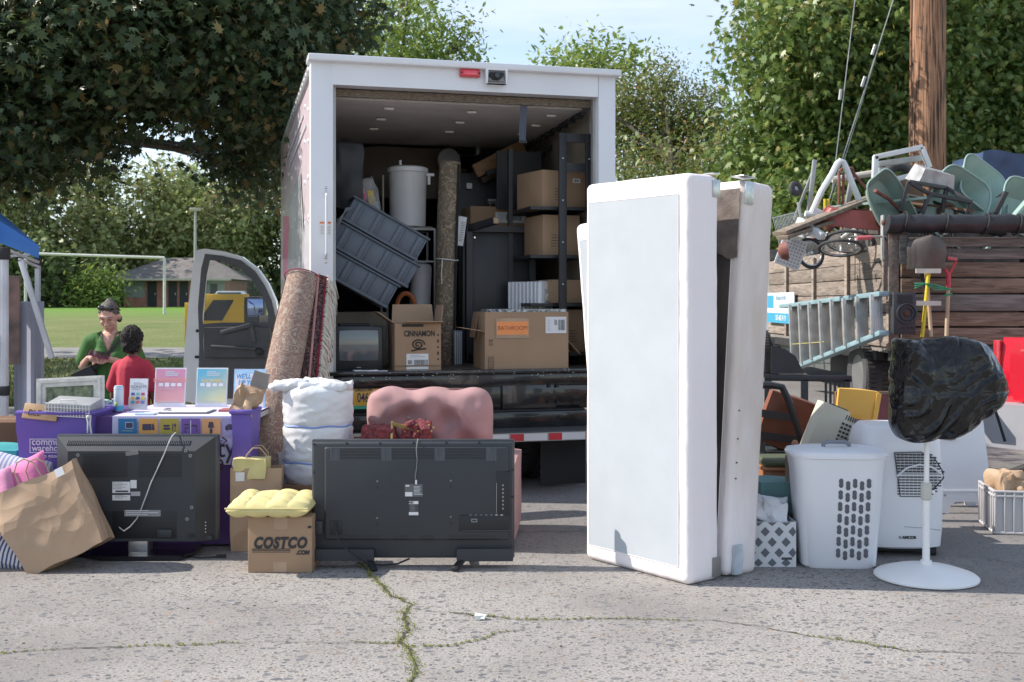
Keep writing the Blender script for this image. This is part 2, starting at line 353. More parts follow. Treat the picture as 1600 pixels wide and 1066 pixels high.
# grass tufts on the strip behind the lot
def tufts(name,pts,m,hh,wd,seed,blades=4):
    rnd=random.Random(seed); b=B(); V=[];Fc=[]
    for (x,y,z) in pts:
        for k in range(blades):
            a=rnd.uniform(0,2*PI); h=hh*rnd.uniform(.5,1.2); lx=math.cos(a)*h*.5; ly=math.sin(a)*h*.5; w_=wd*rnd.uniform(.6,1.3)
            px,py=-math.sin(a)*w_,math.cos(a)*w_; o=len(V)
            V+= [(x-px,y-py,z),(x+px,y+py,z),(x+lx*.4+px*.6,y+ly*.4+py*.6,z+h*.6),(x+lx,y+ly,z+h),(x+lx*.4-px*.6,y+ly*.4-py*.6,z+h*.6)]
            Fc.append((o,o+1,o+2,o+3,o+4))
    b.add(V,Fc,m); return tag(b.build(name),kind='stuff')
rnd=random.Random(4); GL=leafmat('grass_blades',(.10,.15,.04),(.22,.24,.09),(.32,.27,.14))
pts=[]
for i in range(11000):
    x=rnd.uniform(-12,2); y=15+rnd.random()**1.3*9.6
    pts.append((x,y,gz(x,y)-.01))
tag(tufts('grass',pts,GL,.075,.012,1,3),'short dry grass growing beside the path','grass')
# cracks
CR=mat('crack_dark',(.05,.045,.04),.95,var=.3,vs=20)
MOSS=leafmat('moss_green',(.19,.24,.045),(.36,.40,.10),(.45,.42,.18))
lines=[([(560,880),(575,893),(600,920),(612,932),(645,945),(632,958),(631,968),(640,985),(625,1003),(640,1020),(650,1040),(640,1066),(628,1110)],.013),
 ([(-60,1024),(0,1022),(40,1018),(120,1014),(200,1011),(290,1008),(400,1004),(440,1003),(520,1005),(625,1006)],.005),
 ([(645,952),(690,957),(750,963),(830,970),(950,967),(1050,970),(1110,970),(1180,978),(1260,994),(1330,1003),(1380,1012),(1420,1018),(1500,1020),(1600,1022),(1680,1026)],.006),
 ([(636,1012),(700,1010),(745,1002),(780,990),(840,981)],.004),([(700,837),(805,832),(920,831)],.008),([(1490,868),(1540,873),(1600,884),(1660,896)],.006)]
rnd=random.Random(9); b=B(); moss=[]
for li,(ln,wd) in enumerate(lines):
    P=[]; 
    for i in range(len(ln)-1):
        a=G(*ln[i]);c=G(*ln[i+1]); k=max(2,int((c-a).length/.03))
        for j in range(k): P.append(a.lerp(c,j/k)+Vector((rnd.gauss(0,.005),rnd.gauss(0,.006),0)))
    vs=[]
    for i,p in enumerate(P):
        t=(P[min(i+1,len(P)-1)]-P[max(i-1,0)]).normalized(); n_=Vector((-t.y,t.x,0)); ww=wd*rnd.uniform(.3,1.1)*(.35+1.1*abs(noise.noise(p*3)))
        vs+= [p+n_*ww+Vector((0,0,.004)),p-n_*ww+Vector((0,0,.004))]
        dens=noise.noise(p*1.7+Vector((li*5,0,0)))+.12+(.36 if li==0 else 0)
        if dens>-.02 and li<4:
            for q in range(int(12*min(1,dens+.3)*(1.2 if li==0 else .9))):
                s=wd*(.5+1.6*max(0,dens-.15))+.003; moss.append((p.x+rnd.gauss(0,s*.8),p.y+rnd.gauss(0,s*.9),.003))
    b.add(vs,[(2*i,2*i+1,2*i+3,2*i+2) for i in range(len(P)-1)],CR)
tag(b.build('pavement_cracks',smooth=False),kind='structure')
tag(tufts('moss',moss,MOSS,.0065,.0028,3,4),'green moss growing in the pavement cracks','moss')
# loose stones & litter
ST=mat('loose_stone',(.20,.19,.185),.8,var=.5,vs=1.2); b=B()
for i in range(420):
    x=rnd.uniform(-3.2,3.6);y=rnd.uniform(3.9,8.5);r_=rnd.uniform(.002,.006); b.sph((x,y,r_*.4),(r_*1.3,r_,r_*.7),ST,6)
tag(b.build('gravel'),'loose grit scattered on the pavement','gravel',kind='stuff')
b=B(); b.soft((0,0,.011),(.05,.03,.02),mat('litter_white',(.75,.76,.7),.8),6,.012,40)
o=b.build('paper_scrap'); o.location=G(750,968); tag(o,'small crumpled white scrap lying beside the pavement crack','litter')

# ---------------- trees ----------------
BARK=mat('bark',(.10,.08,.06),.9,var=.35,vs=4,bump=.8,bs=12,stretch=(1,1,.3))
def tree(name,label,cat_group,base,blobs,n,size,lm,seed,trunk_r=.25,tpl=MAPLE,**kw):
    t=thing(name,label,'tree',base,group=cat_group)
    rb=[((c[0]-base[0],c[1]-base[1],c[2]-base[2]),r) for c,r in blobs]
    g=random.Random(seed); b=B(); zs=sum(c[2] for c,r in rb)/len(rb); 
    cx=sum(c[0] for c,r in rb)/len(rb); cy=sum(c[1] for c,r in rb)/len(rb)
    h=min(zs*1.05,max(1.2,min(c[2]-r[2]*.3 for c,r in rb)))
    P=[Vector((g.gauss(0,.03)*k,g.gauss(0,.03)*k,h*k/5)) for k in range(6)]
    b.tube(P,[trunk_r*(1.25-.09*k) for k in range(6)],BARK,10)
    for c,r in rb:
        e=Vector(c); s=P[-1] if e.z>h else P[3]
        mid=s.lerp(e,.5)+Vector((g.gauss(0,.1),g.gauss(0,.1),.08*(e-s).length)); b.tube([s,mid,e],[trunk_r*.42,trunk_r*.22,trunk_r*.07],BARK,7)
        for k in range(5):
            q=e+Vector((g.uniform(-1,1)*r[0],g.uniform(-1,1)*r[1],g.uniform(-.8,.8)*r[2]))*.75; b.tube([mid.lerp(e,g.uniform(.3,1)),q],[trunk_r*.16,trunk_r*.04],BARK,5)
    b.build('trunk',t); crown('crown',rb,n,size,lm,t,seed,tpl,**kw); return t
def blobs_px(lst,d,depth=None):   # (px,py,rx_px,ry_px[,dd])
    o=[]; jr=random.Random(int(d*7))
    for q in lst:
        dd=d+(q[4] if len(q)>4 else (jr.uniform(-.06,.08)*d if 20<d<50 else 0)); c=W(q[0],q[1],dd); s=dd/F; rx,rz=q[2]*s,q[3]*s; o.append(((c.x,dd,c.z),(rx,depth or rx,rz)))
    return o
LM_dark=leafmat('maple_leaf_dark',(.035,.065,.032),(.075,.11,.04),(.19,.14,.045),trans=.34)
LM_mid=leafmat('maple_leaf_green',(.06,.12,.025),(.19,.27,.07),(.26,.25,.06),trans=.45)
LM_far=leafmat('far_leaf_green',(.17,.21,.08),(.34,.37,.15),(.38,.34,.16),trans=.4)
LM_far2=leafmat('far_leaf_dark',(.085,.12,.045),(.19,.24,.09),trans=.4)
LM_lite=leafmat('leaf_light_green',(.12,.19,.04),(.22,.32,.07),(.3,.33,.1),trans=.5)
LM_olive=leafmat('leaf_olive',(.085,.125,.03),(.19,.23,.06),(.32,.2,.09),trans=.45)
# big maple overhanging from the left (several limbs; lower edge hangs at 2.7-3 m)
bl=blobs_px([(20,70,270,130),(230,20,230,110,.6),(430,90,110,140,1.2),(330,-10,200,130,.3),(60,170,140,80,.8),(480,0,110,105,1.8),(-160,130,200,170,1),(345,130,110,50,1.6),(450,185,36,70,2.4),(-20,-120,250,150,1),(300,-130,250,140,1.0),(60,20,200,110,2.0),(388,250,42,50,3.4),(200,120,90,45,1.0),(0,235,95,45,1.2),(100,215,50,30,.6)],10.6,1.35)
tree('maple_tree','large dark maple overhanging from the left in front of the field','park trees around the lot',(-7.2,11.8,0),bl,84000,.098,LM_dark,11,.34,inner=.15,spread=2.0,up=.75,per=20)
tree('maple_tree','unseen maple tree added beyond the left edge to shade the grass strip','park trees around the lot',(-15.5,19,0),[((-15.5,19,7),(4.2,4.5,3.6)),((-14,24,7),(3.5,4,3.2)),((-17,15,7),(3.5,3,3))],5200,.42,LM_dark,13,.34,tpl=CLUMP,inner=.2)  # unseen tree, added so that its crown shades the grass strip
# light green crown above the truck box
tree('light_green_tree','light green tree rising behind the top left of the box truck','park trees around the lot',(-3.4,31,.25),blobs_px([(625,50,60,65),(580,40,50,60),(680,72,38,45),(610,130,90,90),(690,125,55,50),(728,65,14,40),(640,-10,35,40)],31,1.5),8000,.17,LM_lite,21,.22,tpl=OVAL,inner=.3,up=.5)
# mid right olive trees behind the box and mattresses
tree('olive_tree','olive green tree just right of the box truck roof','park trees around the lot',(4.6,33,.3),blobs_px([(1040,190,75,80),(1000,230,90,80),(1090,240,80,80),(1035,128,22,28),(970,175,50,50),(1110,185,45,45),(900,160,50,40)],33,1.8),26000,.13,LM_olive,22,.2,tpl=OVAL,inner=.1,per=26,spread=2.6)
tree('small_leaved_tree','yellow green tree low behind the mattresses','park trees around the lot',(3.8,29,.2),blobs_px([(990,310,80,90),(1070,330,90,90),(1130,300,80,110),(1010,420,110,90),(1140,420,110,90)],29,1.6),20000,.14,LM_olive,23,.2,tpl=OVAL,inner=.1,per=26,spread=2.6)
tree('pale_sprigged_tree','pale sprigged tree top peeking over the middle of the truck roof','park trees around the lot',(2.2,38,.5),blobs_px([(880,105,36,26),(930,100,45,30),(900,130,60,30),(985,105,30,25)],38,1.4),2600,.24,LM_lite,24,.2,tpl=OVAL,inner=.2)
# right maples
tree('leafy_maple','tall leafy maple filling the right behind the load of scrap','maples behind the stake truck',(9.2,27,.2),blobs_px([(1285,90,115,120),(1225,70,48,70),(1380,60,140,150),(1235,220,85,100),(1330,250,150,120),(1190,300,55,65),(1310,-40,130,100),(1240,350,100,80),(1400,180,120,120),(1400,330,140,90)],25,1.7),64000,.155,LM_mid,31,.34,inner=.12,up=.4,per=60,spread=3.0)
tree('broad_maple','broad maple right of the utility pole','maples behind the stake truck',(13.5,29,.2),blobs_px([(1560,90,130,140),(1510,200,100,100),(1600,250,120,120),(1500,40,90,120),(1660,100,140,160),(1560,-60,150,90),(1520,330,120,90)],27,1.9),50000,.165,LM_mid,32,.34,inner=.12,up=.4,per=60,spread=3.0)
# far row across the field
frow=[(-40,330,130,150,96,LM_far),(90,350,110,110,100,LM_far),(200,345,100,115,104,LM_far),(20,420,110,70,92,LM_far2),(290,330,60,85,112,LM_lite),(370,350,90,110,108,LM_far),(440,350,80,130,112,LM_far2),(280,400,90,80,118,LM_far2),(130,430,130,60,106,LM_far2),(330,440,120,60,122,LM_far2),(520,360,120,130,110,LM_far2),(1010,400,140,110,100,LM_far),(1180,400,140,120,96,LM_far2),(1400,400,160,130,96,LM_far2),(1600,400,160,140,96,LM_far2),(-190,350,130,140,100,LM_far2)]
lab=['leftmost pale green tree across the field','rounded pale tree left of centre across the field','pale tree just left of the light pole','low dark tree at the left edge of the field','bright green tree showing right above the light pole','tree behind the right of the restroom building','dark tree beside the truck box across the field','dark tree directly behind the restroom roof','low dark tree left of the restroom shrub','low dark tree farthest behind the restroom','dark tree hidden mostly by the truck box','pale tree seen beyond the mattress stack','dark tree beyond the stake truck bed','dark tree low behind the scrap load','dark tree low at the right edge','dark tree beyond the left edge of the field']
for i,(px,py,rx,ry,d,lm) in enumerate(frow):
    g=random.Random(50+i); base=W(px,HZ,d); base.z=.9
    L_=[(px,py,rx*.7,ry*.75)]+[(px+g.uniform(-.6,.6)*rx,py+g.uniform(-.6,.75)*ry,rx*g.uniform(.3,.5),ry*g.uniform(.25,.4),g.uniform(-3,1)) for k in range(9)]
    tree('park_tree',lab[i],'far trees across the field',base,blobs_px(L_,d),9000,.50,lm,60+i,.45,tpl=CLUMP,inner=.35,spread=1.1,per=10)
b=B(); HD=mat('hedge_dark',(.02,.03,.015),.95,var=.5,vs=1,bump=1,bs=3)
b.soft((0,0,1.6),(190,6,4.0),HD,40,1.3,.35); o=b.build('hedge'); o.location=(0,130,.9); tag(o,'dark hedge line closing the far side of the field','hedge')
# shrub by building
t=thing('shrub','bright green feathery shrub left of the restroom building','shrub',W(150,480,90)*1.0); t.location.z=.9
base=Vector(t.location); rb=[((c[0]-base.x,c[1]-base.y,c[2]-base.z),r) for c,r in blobs_px([(155,455,26,22),(140,442,16,14),(170,445,16,16),(150,470,32,12)],90)]
crown('foliage',rb,2600,.42,LM_lite,t,5,OVAL,inner=.2,up=.9)
b=B(); b.tube([(0,0,0),(.1,0,.8),(0,0,1.6)],[.12,.1,.05],BARK,8); b.build('stem',t)
# ---------------- restroom building ----------------
t=thing('restroom_building','low brick restroom building with grey hipped roof across the field','building',(0,0,0))
d=95;c=W(272,480,d); t.location=(c.x,d,.9); s=F/d
BRK=mat('pink_brick',(.42,.20,.15),.9,var=.15,vs=2); SID=mat('pale_siding',(.30,.33,.32),.8); RFM=mat('roof_shingle',(.17,.155,.145),.9,var=.2,vs=2)
DRK=mat('dark_door',(.03,.035,.035),.6); TRM=mat('cream_trim',(.5,.46,.38),.7)
b=B(); b.box((0,4,1.15),(8.6,8,2.3),BRK); b.build('wall',t)
b=B(); b.box((-3.4,-.02,1.55),(1.8,.05,1.5),SID); b.build('siding_panel',t)
b=B(); b.box((3.1,-.02,1.35),(2.4,.05,1.9),SID); b.build('siding_panel',t)
for x,wd in ((-1.85,.75),(-.1,.7),(.85,.7)):
    b=B(); b.box((x,-.05,1.1),(wd,.08,2.1),DRK); o=b.build('door',t)
    h_=B(); h_.box((x+wd*.35,-.12,1.1),(.06,.06,.2),TRM); h_.build('handle',o)
b=B(); b.box((3.4,-.07,1.5),(.6,.06,.9),DRK); b.build('window',t)
b=B(); b.add([(-5.6,-1.2,2.35),(5.2,-1.2,2.35),(5.2,9,2.35),(-5.6,9,2.35),(-1.8,3.6,4.3),(2.0,3.6,4.3)],[(0,1,5,4),(1,2,5),(2,3,4,5),(3,0,4),(3,2,1,0)],RFM)
b.box((-.2,-1.22,2.3),(10.7,.1,.16),TRM); b.add([(-.9+1.6,.2,3.05),(2.1,-.6,2.5),(3.4,.4,2.6),(2.0,1.9,3.9)],[(0,1,2,3)],RFM)
b.prism([(.7,3.95),(1.9,3.95),(1.5,4.45),(1.2,4.45)],2.6,3.4,TRM); b.build('roof',t)
# ---------------- light pole & goal ----------------
MW=mat('painted_white_metal',(.62,.62,.58),.5,var=.08); MG=mat('galvanised',(.38,.38,.37),.45,.5)
t=thing('light_pole','tall pale light pole standing in front of the restroom building','light pole',(W(305,480,80).x,80,.8))
b=B(); top=1.42+(470-330)/F*80-.8
b.tube([(0,0,0),(0,0,top)],[.13,.08],MG,10); b.build('pole',t); b=B(); b.box((0,0,top+.12),(.75,.4,.22),mat('lamp_box',(.42,.36,.3),.6),bev=.03); b.build('lamp_head',t)
t=thing('soccer_goal','white soccer goal frame on the grass field','soccer goal',(W(257,508,60).x,60,gz(0,60)))
zt=1.42+(470-403)/F*60-gz(0,60); zl=1.42+(470-396)/F*60-gz(0,60); xl=-(257-40)*60/F
b=B(); b.cyl((0,0,0),(0,0,zt),.075,MW); b.build('post',t); b=B(); b.cyl((xl,0,0),(xl,0,zl),.075,MW); b.build('post',t)
b=B(); b.tube([(-.0,0,zt),(xl,0,zl)],.075,MW,10); b.build('crossbar',t)
# ---------------- utility pole ----------------
def polemat():
    m,n,bb=nodes('pole_wood'); N=n.nodes.new; L=n.links.new; tc=N('ShaderNodeTexCoord'); mp=N('ShaderNodeMapping'); mp.inputs['Scale'].default_value=(34,34,1.3); L(tc.outputs['Object'],mp.inputs[0])
    t=N('ShaderNodeTexNoise'); t.inputs['Scale'].default_value=1; t.inputs['Detail'].default_value=7; t.inputs['Distortion'].default_value=.4; L(mp.outputs[0],t.inputs['Vector'])
    r=N('ShaderNodeValToRGB'); e=r.color_ramp.elements; e[0].position=.4;e[0].color=(.045,.026,.018,1);e[1].position=.66;e[1].color=(.42,.23,.13,1); x=e.new(.5);x.color=(.25,.125,.07,1)
    L(t.outputs['Fac'],r.inputs[0]);L(r.outputs[0],bb.inputs['Base Color']);bb.inputs['Roughness'].default_value=.85
    p=N('ShaderNodeBump');p.inputs['Strength'].default_value=.9;p.inputs['Distance'].default_value=.02;L(t.outputs['Fac'],p.inputs['Height']);L(p.outputs[0],bb.inputs['Normal']);return m
d=22; t=thing('utility_pole','weathered brown wooden utility pole behind the scrap load','utility pole',(W(1449,470,d).x,d,.1))
b=B(); b.tube([(0,0,0),(0,0,5),(.04,0,11)],[.37,.345,.31],polemat(),32); b.build('pole',t)
b=B(); 
for k,ch in enumerate('13'): pass
text('1\n3',.2,MG,t,(.22,-.32,3.3),name='pole_number')
b=B(); b.tube([(-.36,-.05,.3),(-.335,-.05,5),(-.30,-.05,11)],.012,mat('black_cable',(.02,.02,.02),.6,var=0)); b.build('ground_wire',t)
for nm,(p0,p1,cl) in {'a':((1300,300),(1343,-60),[(1313,148)]),'b':((1290,330),(1415,-60),[(1349,128),(1365,78)])}.items():
    t=thing('guy_wire',{'a':'steep thin steel guy wire left of the utility pole','b':'slanting steel guy wire carrying two clamps near the pole'}[nm],'wire',W(*p0,21),group='guy wires by the utility pole')
    a=W(*p0,21);c=W(*p1,21); b=B(); b.tube([(0,0,0),c-a],.009,MG,6); 
    if nm=='b': b.tube([(.06,0,0),c-a+Vector((-.02,0,0))],.006,MG,6)
    b.build('wire',t)
    for q in cl: 
        p=W(*q,21)-a; dr=(c-a).normalized(); b=B(); b.tube([p-dr*.10,p+dr*.10],.030,MG,10); b.build('clamp',t)
# ---------------- box truck ----------------
TH=R(14.4); TL=Vector((-1.436,8.0,0)); cs,sn=math.cos(TH),math.sin(TH)
def T(px,py,v=0):  # photo point on the plane v metres inside the truck box -> truck-local (u, v, z)
    k=(px-800)/F; u=(k*(TL.y+v*cs)-TL.x+v*sn)/(cs-k*sn); Y=TL.y+u*sn+v*cs
    return Vector((u,v,H-(py-HZ)*Y/F))
def TW(u,v,z): return Vector((TL.x+u*cs-v*sn,TL.y+u*sn+v*cs,z))
DECK=.905
WHT=mat('truck_white_paint',(.72,.73,.76),.35,var=.04,vs=2,coat=.3)
PNK=mat('truck_pink_vinyl',(.73,.60,.64),.32,var=.04,vs=1.2,coat=.3)
BLK=mat('black_gloss_steel',(.018,.018,.02),.22,var=.5,vs=4,coat=.5,bump=.12,bs=6)
BLM=mat('black_matt',(.02,.02,.022),.7,var=.3); DIRT=mat('dirty_edge',(.16,.13,.10),.9,var=.6,vs=30,stretch=(1,1,6))
PLY=mat('interior_plywood',(.26,.23,.19),.8,var=.25,vs=3); DOORIN=mat('roll_door_inside',(.66,.63,.60),.6,var=.08,vs=5)
RED=mat('red_plastic',(.55,.03,.05),.3,coat=.4); RUB=mat('tyre_rubber',(.03,.03,.032),.8,var=.2,bump=.2)
CHR=mat('bright_metal',(.6,.6,.6),.25,1,var=.1); AMB=mat('orange_sticker',(.75,.22,.06),.5)
BW=2.30; BL=4.7; BT=3.17; BB=.82
truck=thing('box_truck','white and pink box truck with its rear roll door open, packed with household goods','truck',TL,TH)
b=B(); b.box((.03,BL/2+.06,(BT+BB)/2-.02),(.05,BL-.1,BT-BB-.06),PNK)
b.prism([(0,0),(0,0.001),(.001,0)],0,.001,PNK)
rn=random.Random(3)
for v in (.35,.75,1.3,1.9,2.5,3.1,3.7,4.3):
    for z in [1.0+.27*k for k in range(8)]:
        b.sph((.002,v+rn.uniform(-.03,.03),z+rn.uniform(-.06,.06)),(.007,.02,.02),WHT,8)
for v in [.12+.2*k for k in range(22)]: b.sph((-.012,v,BT-.07),(.012,.018,.018),WHT,8)
for z in [1.0+.2*k for k in range(11)]: b.sph((-.002,.13,z),(.008,.014,.014),WHT,8)
b.build('side_panel',truck)
GV=mat('graphic_grey',(.50,.48,.51),.35,var=.15,vs=2,coat=.3); GP=mat('graphic_pink',(.80,.10,.33),.35,coat=.3); GS=mat('graphic_sofa',(.56,.53,.57),.4,var=.1,coat=.3)
def side_poly(pts,m,y=.003):
    b=B(); b.add([(-y,v,z) for v,z in pts],[tuple(range(len(pts)))],m); return b
def S(px,py):   # photo point on the side plane u=0
    k=(px-800)/F; v=(TL.x-k*TL.y)/(k*cs+sn); Y=TL.y+v*cs; return (v,H-(py-HZ)*Y/F)
for nm,pts,m in (('side_graphic',[(444,345),(444,545),(450,552),(478,552),(480,420),(474,345),(470,270),(458,295),(447,325)],GV),
  ('side_graphic',[(443,338),(443,430),(450,430),(452,338)],GP),('side_graphic',[(441,470),(441,580),(486,580),(486,500),(478,470),(462,480),(450,500)],GS),('side_graphic',[(477,340),(476,410),(484,430),(485,350)],GS)):
    pts2=[S(*p) for p in pts]; pts2=[(max(.15,min(4.5,v)),z) for v,z in pts2]
    go=globals().get('go',0)+1; side_poly(pts2,m,.0008+.0012*go).build(nm,truck,smooth=False)
b=B(); 
for q in (((448,252),(474,180)),((452,262),(478,196))):
    a,c=S(*q[0]),S(*q[1]); b.bar((-.005,a[0],a[1]),(-.005,c[0],c[1]),.004,.03,WHT)
b.build('side_lettering',truck)
b=B(); b.box((BW-.03,BL/2+.06,(BT+BB)/2-.02),(.05,BL-.1,BT-BB-.06),WHT); b.build('side_panel',truck)
b=B(); b.box((BW-.062,BL/2+.2,(2.95+DECK)/2),(.012,BL-.5,2.95-DECK-.02),PLY); b.build('inner_lining',truck)
b=B(); b.box((.062,BL/2+.2,(2.95+DECK)/2),(.012,BL-.5,2.95-DECK-.02),PLY); b.build('inner_lining',truck)
b=B(); b.box((BW/2,BL/2,BT-.02),(BW-.02,BL,.05),WHT,bev=.01); b.box((.0,BL/2+.1,BT-.07),(.035,BL-.1,.10),mat('grey_rail',(.42,.42,.43),.4,.6),bev=.01)
b.box((BW,BL/2+.1,BT-.07),(.035,BL-.1,.10),MG,bev=.01); b.build('roof',truck)
b=B(); b.box((BW/2,BL+.0,(BT+BB)/2),(BW-.1,.06,BT-BB-.06),WHT); b.build('front_bulkhead',truck)
b=B(); b.box((BW/2,BL-.06,(BT+BB)/2),(BW-.14,.03,BT-BB-.14),mat('bulkhead_shade',(.03,.027,.025),.9)); b.build('inner_bulkhead_shade',truck)  # near-black sheet over the end wall, colour stands in for deep shade
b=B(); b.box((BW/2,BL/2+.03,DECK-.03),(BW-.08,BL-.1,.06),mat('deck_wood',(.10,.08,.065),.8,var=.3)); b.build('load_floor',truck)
# rear frame
oL=.155; oR=2.165; oT=2.975
b=B(); b.box((oL/2-.005,.06,(BT+BB)/2-.0),(oL+.01,.14,BT-BB-.02),WHT,bev=.012); b.box(((oR+BW)/2,.06,(BT+BB)/2),(BW-oR+.006,.14,BT-BB-.02),WHT,bev=.012)
b.box((BW/2,.055,(oT+BT)/2-.005),(oR-oL+.01,.125,BT-oT-.012),WHT); b.box((BW/2,.04,BT-.012),(BW+.06,.22,.05),WHT,bev=.012)
b.box((oL+.012,.09,(oT+DECK)/2),(.022,.05,oT-DECK),MG); b.box((oR-.012,.09,(oT+DECK)/2),(.022,.05,oT-DECK),MG)
b.build('rear_frame',truck)
b=B(); b.box((BW/2,.15,oT-.03),(oR-oL,.03,.055),DIRT); 
b.box((BW/2,1.25,oT-.066),(oR-oL-.06,1.95,.022),DOORIN,r=(R(-1.4),0,0))
d_=b.build('roll_door',truck)
b=B()
for v in (.45,.9,1.35):
    for u in (.62,1.27,1.92): b=B(); b.box((u,v,oT-.066-.024*(v-.25)+.012-.02),(.075,.03,.018),DOORIN,bev=.005); b.build('hinge',d_)
for v in [.3+.2*k for k in range(8)]: b=B(); b.cyl((oR-.10,v,oT-.10-.02*v),(oR-.03,v,oT-.10-.02*v),.016,BLM); b.build('roller',d_)
b=B(); b.tube([(oR-.06,.2,oT-.09),(oR-.06,1.8,oT-.14),(oR-.06,2.2,oT-.2)],.016,BLM); b.build('roller_track',d_)
p=T(819,150,.12); q=T(819,223,.12); b=B()
b.grid(lambda u,v:(p.x+(u-.5)*.055+.006*math.sin(v*5),.14+.02*math.sin(v*3.1),p.z+.03+(q.z-p.z-.03)*v),3,14,mat('strap_webbing',(.07,.08,.11),.7)); b.box((p.x,.145,q.z+.01),(.06,.008,.02),BLM); b.build('pull_strap',truck)
# marker light & camera
p=T(733,116); b=B(); b.box((p.x,-.03,p.z),(.155,.03,.06),RED,bev=.008); b.box((p.x,-.047,p.z),(.10,.006,.035),mat('red_lens',(.75,.05,.08),.15,coat=1),bev=.002)
for s_ in (-1,1): b.cyl((p.x+s_*.068,-.05,p.z),(p.x+s_*.068,-.044,p.z),.006,BLM)
b.build('marker_light',truck)
p=T(773,120); b=B(); b.ring([(p.x-.085,p.z+.05),(p.x+.085,p.z+.05),(p.x+.08,p.z-.065),(p.x-.08,p.z-.065)],[(p.x-.065,p.z+.035),(p.x+.065,p.z+.035),(p.x+.07,p.z-.065),(p.x-.07,p.z-.065)],-.07,-.018,WHT); b.box((p.x,-.03,p.z),(.13,.012,.08),mat('grey_plastic_lt',(.4,.41,.43),.5)); hs=b.build('camera_housing',truck)
b=B(); b.prism([(p.x-.05,p.z+.02),(p.x+.05,p.z+.02),(p.x+.055,p.z-.005),(p.x+.02,p.z-.035),(p.x-.02,p.z-.035),(p.x-.055,p.z-.005)],-.068,-.04,BLM); b.cyl((p.x,-.085,p.z-.005),(p.x,-.06,p.z-.005),.018,BLK); b.build('camera_lens',hs)
# grab handle, stickers, marker lamps on left post
a=T(509,300);c=T(509,403); b=B(); b.tube([(a.x,-.01,a.z),(a.x,-.06,a.z-.03),(a.x,-.06,c.z+.03),(a.x,-.01,c.z)],.009,WHT,8)
for z in (a.z+.03,a.z,c.z,c.z-.03): b.sph((a.x,-.012,z),(.011,.006,.011),CHR,8)
b.build('grab_handle',truck)
STK=mat('white_sticker',(.72,.72,.72),.5,var=0); INK=mat('black_ink',(.02,.02,.02),.6,var=0); GINK=mat('grey_ink',(.3,.3,.3),.6,var=0)
for px in (503,513.5):
    a=T(px,347);c=T(px,369); b=B(); b.box((a.x,-.0125,(a.z+c.z)/2),(.032,.002,a.z-c.z),STK); b.box((a.x,-.0145,a.z-.006),(.032,.002,.014),AMB)
    for k in range(6): b.box((a.x,-.0142,a.z-.03-.011*k),(.022,.0015,.003),GINK)
    b.build('warning_sticker',truck)
for z_,mm,nm in ((474,mat('clear_lens',(.5,.5,.45),.2,coat=1),'clear_lens'),(547,RED,'red_lens')):
    p=T(510,z_); hw=.042;hh=.095
    def rr(w_,h_,r_,n=5): return [(p.x+sx*(w_-r_)+r_*math.cos(a0+q*PI/2/n),p.z+sz*(h_-r_)+r_*math.sin(a0+q*PI/2/n)) for sx,sz,a0 in ((1,1,0),(-1,1,PI/2),(-1,-1,PI),(1,-1,1.5*PI)) for q in range(n+1)]
    b=B(); b.ring(rr(hw,hh,.035),rr(hw-.014,hh-.014,.025),-.032,-.005,BLM); l_=b.build('lamp_bezel',truck)
    b=B(); b.prism(rr(hw-.012,hh-.012,.025),-.018,-.005,mm); b.sph((p.x,-.018,p.z),(.018,.01,.018),mm,10); b.build('lens',l_)
# deck lip, bumper, steps
p0=T(525,583); 
b=B(); b.box((BW/2,-.02,DECK-.01),(BW-.02,.10,.03),BLK,bev=.008); b.box((BW/2,.02,DECK-.075),(BW-.02,.04,.10),BLK,bev=.01)
for k in range(60): b.sph((rn.uniform(.2,2.1),-.068-rn.uniform(0,.004),DECK-rn.uniform(-.002,.06)),(rn.uniform(.002,.009),.002,.003),MG,6)
b.build('rear_sill',truck)
b=B(); b.box((BW/2,.06,.70),(BW-.04,.05,.20),BLK,bev=.006); b.box((BW/2,.03,.525),(BW-.06,.06,.125),BLK,bev=.006)
b.box((BW/2-.05,-.01,.597),(1.9,.02,.012),BLM)
for px,py in ((858,603),(870,603),(858,628),(871,628),(874,651),(874,669)):
    p=T(px,py,.0); b.cyl((p.x,-.015,p.z),(p.x,.04,p.z),.012,BLM,n=8)
for px in (905,): 
    b.box((1.62,.018,.70),(.42,.03,.195),BLK,bev=.004)
b.build('rear_crossmember',truck)
b=B(); b.box((BW/2,-.10,.455),(BW-.02,.30,.022),mat('tread_plate',(.09,.09,.092),.6,.3,bump=.6,bs=120)); b.box((BW/2,-.25,.425),(BW-.02,.012,.062),MG); b.build('rear_step',truck)
WR=mat('reflective_white',(.66,.66,.66),.3,var=.05); RR=mat('reflective_red',(.55,.04,.05),.3,var=.1); b=B()
for k in range(7):
    a=BW-.035-k*.29; b.box((a-.09,-.2575,.425),(.176,.003,.05),WR); b.box((a-.23,-.2575,.425),(.10,.003,.05),RR)
b.build('reflective_tape',truck)
# number plate
p=T(562,623); b=B(); b.box((p.x,.02,p.z),(.305,.006,.155),mat('plate_yellow',(.62,.36,.05),.4,var=.08,vs=20),bev=.002); pl=b.build('number_plate',truck)
NV=mat('plate_navy',(.03,.03,.09),.5,var=0)
text('OREGON',.03,NV,pl,(p.x+.03,.0155,p.z+.060),bold=.0006); text('0460',.098,NV,pl,(p.x+.040,.0155,p.z+.002),bold=.001,sx=.58)
b=B(); b.box((p.x+.0,.015,p.z-.065),(.12,.004,.024),mat('tag_green',(.05,.35,.2),.5,var=0)); b.build('registration_tag',pl)
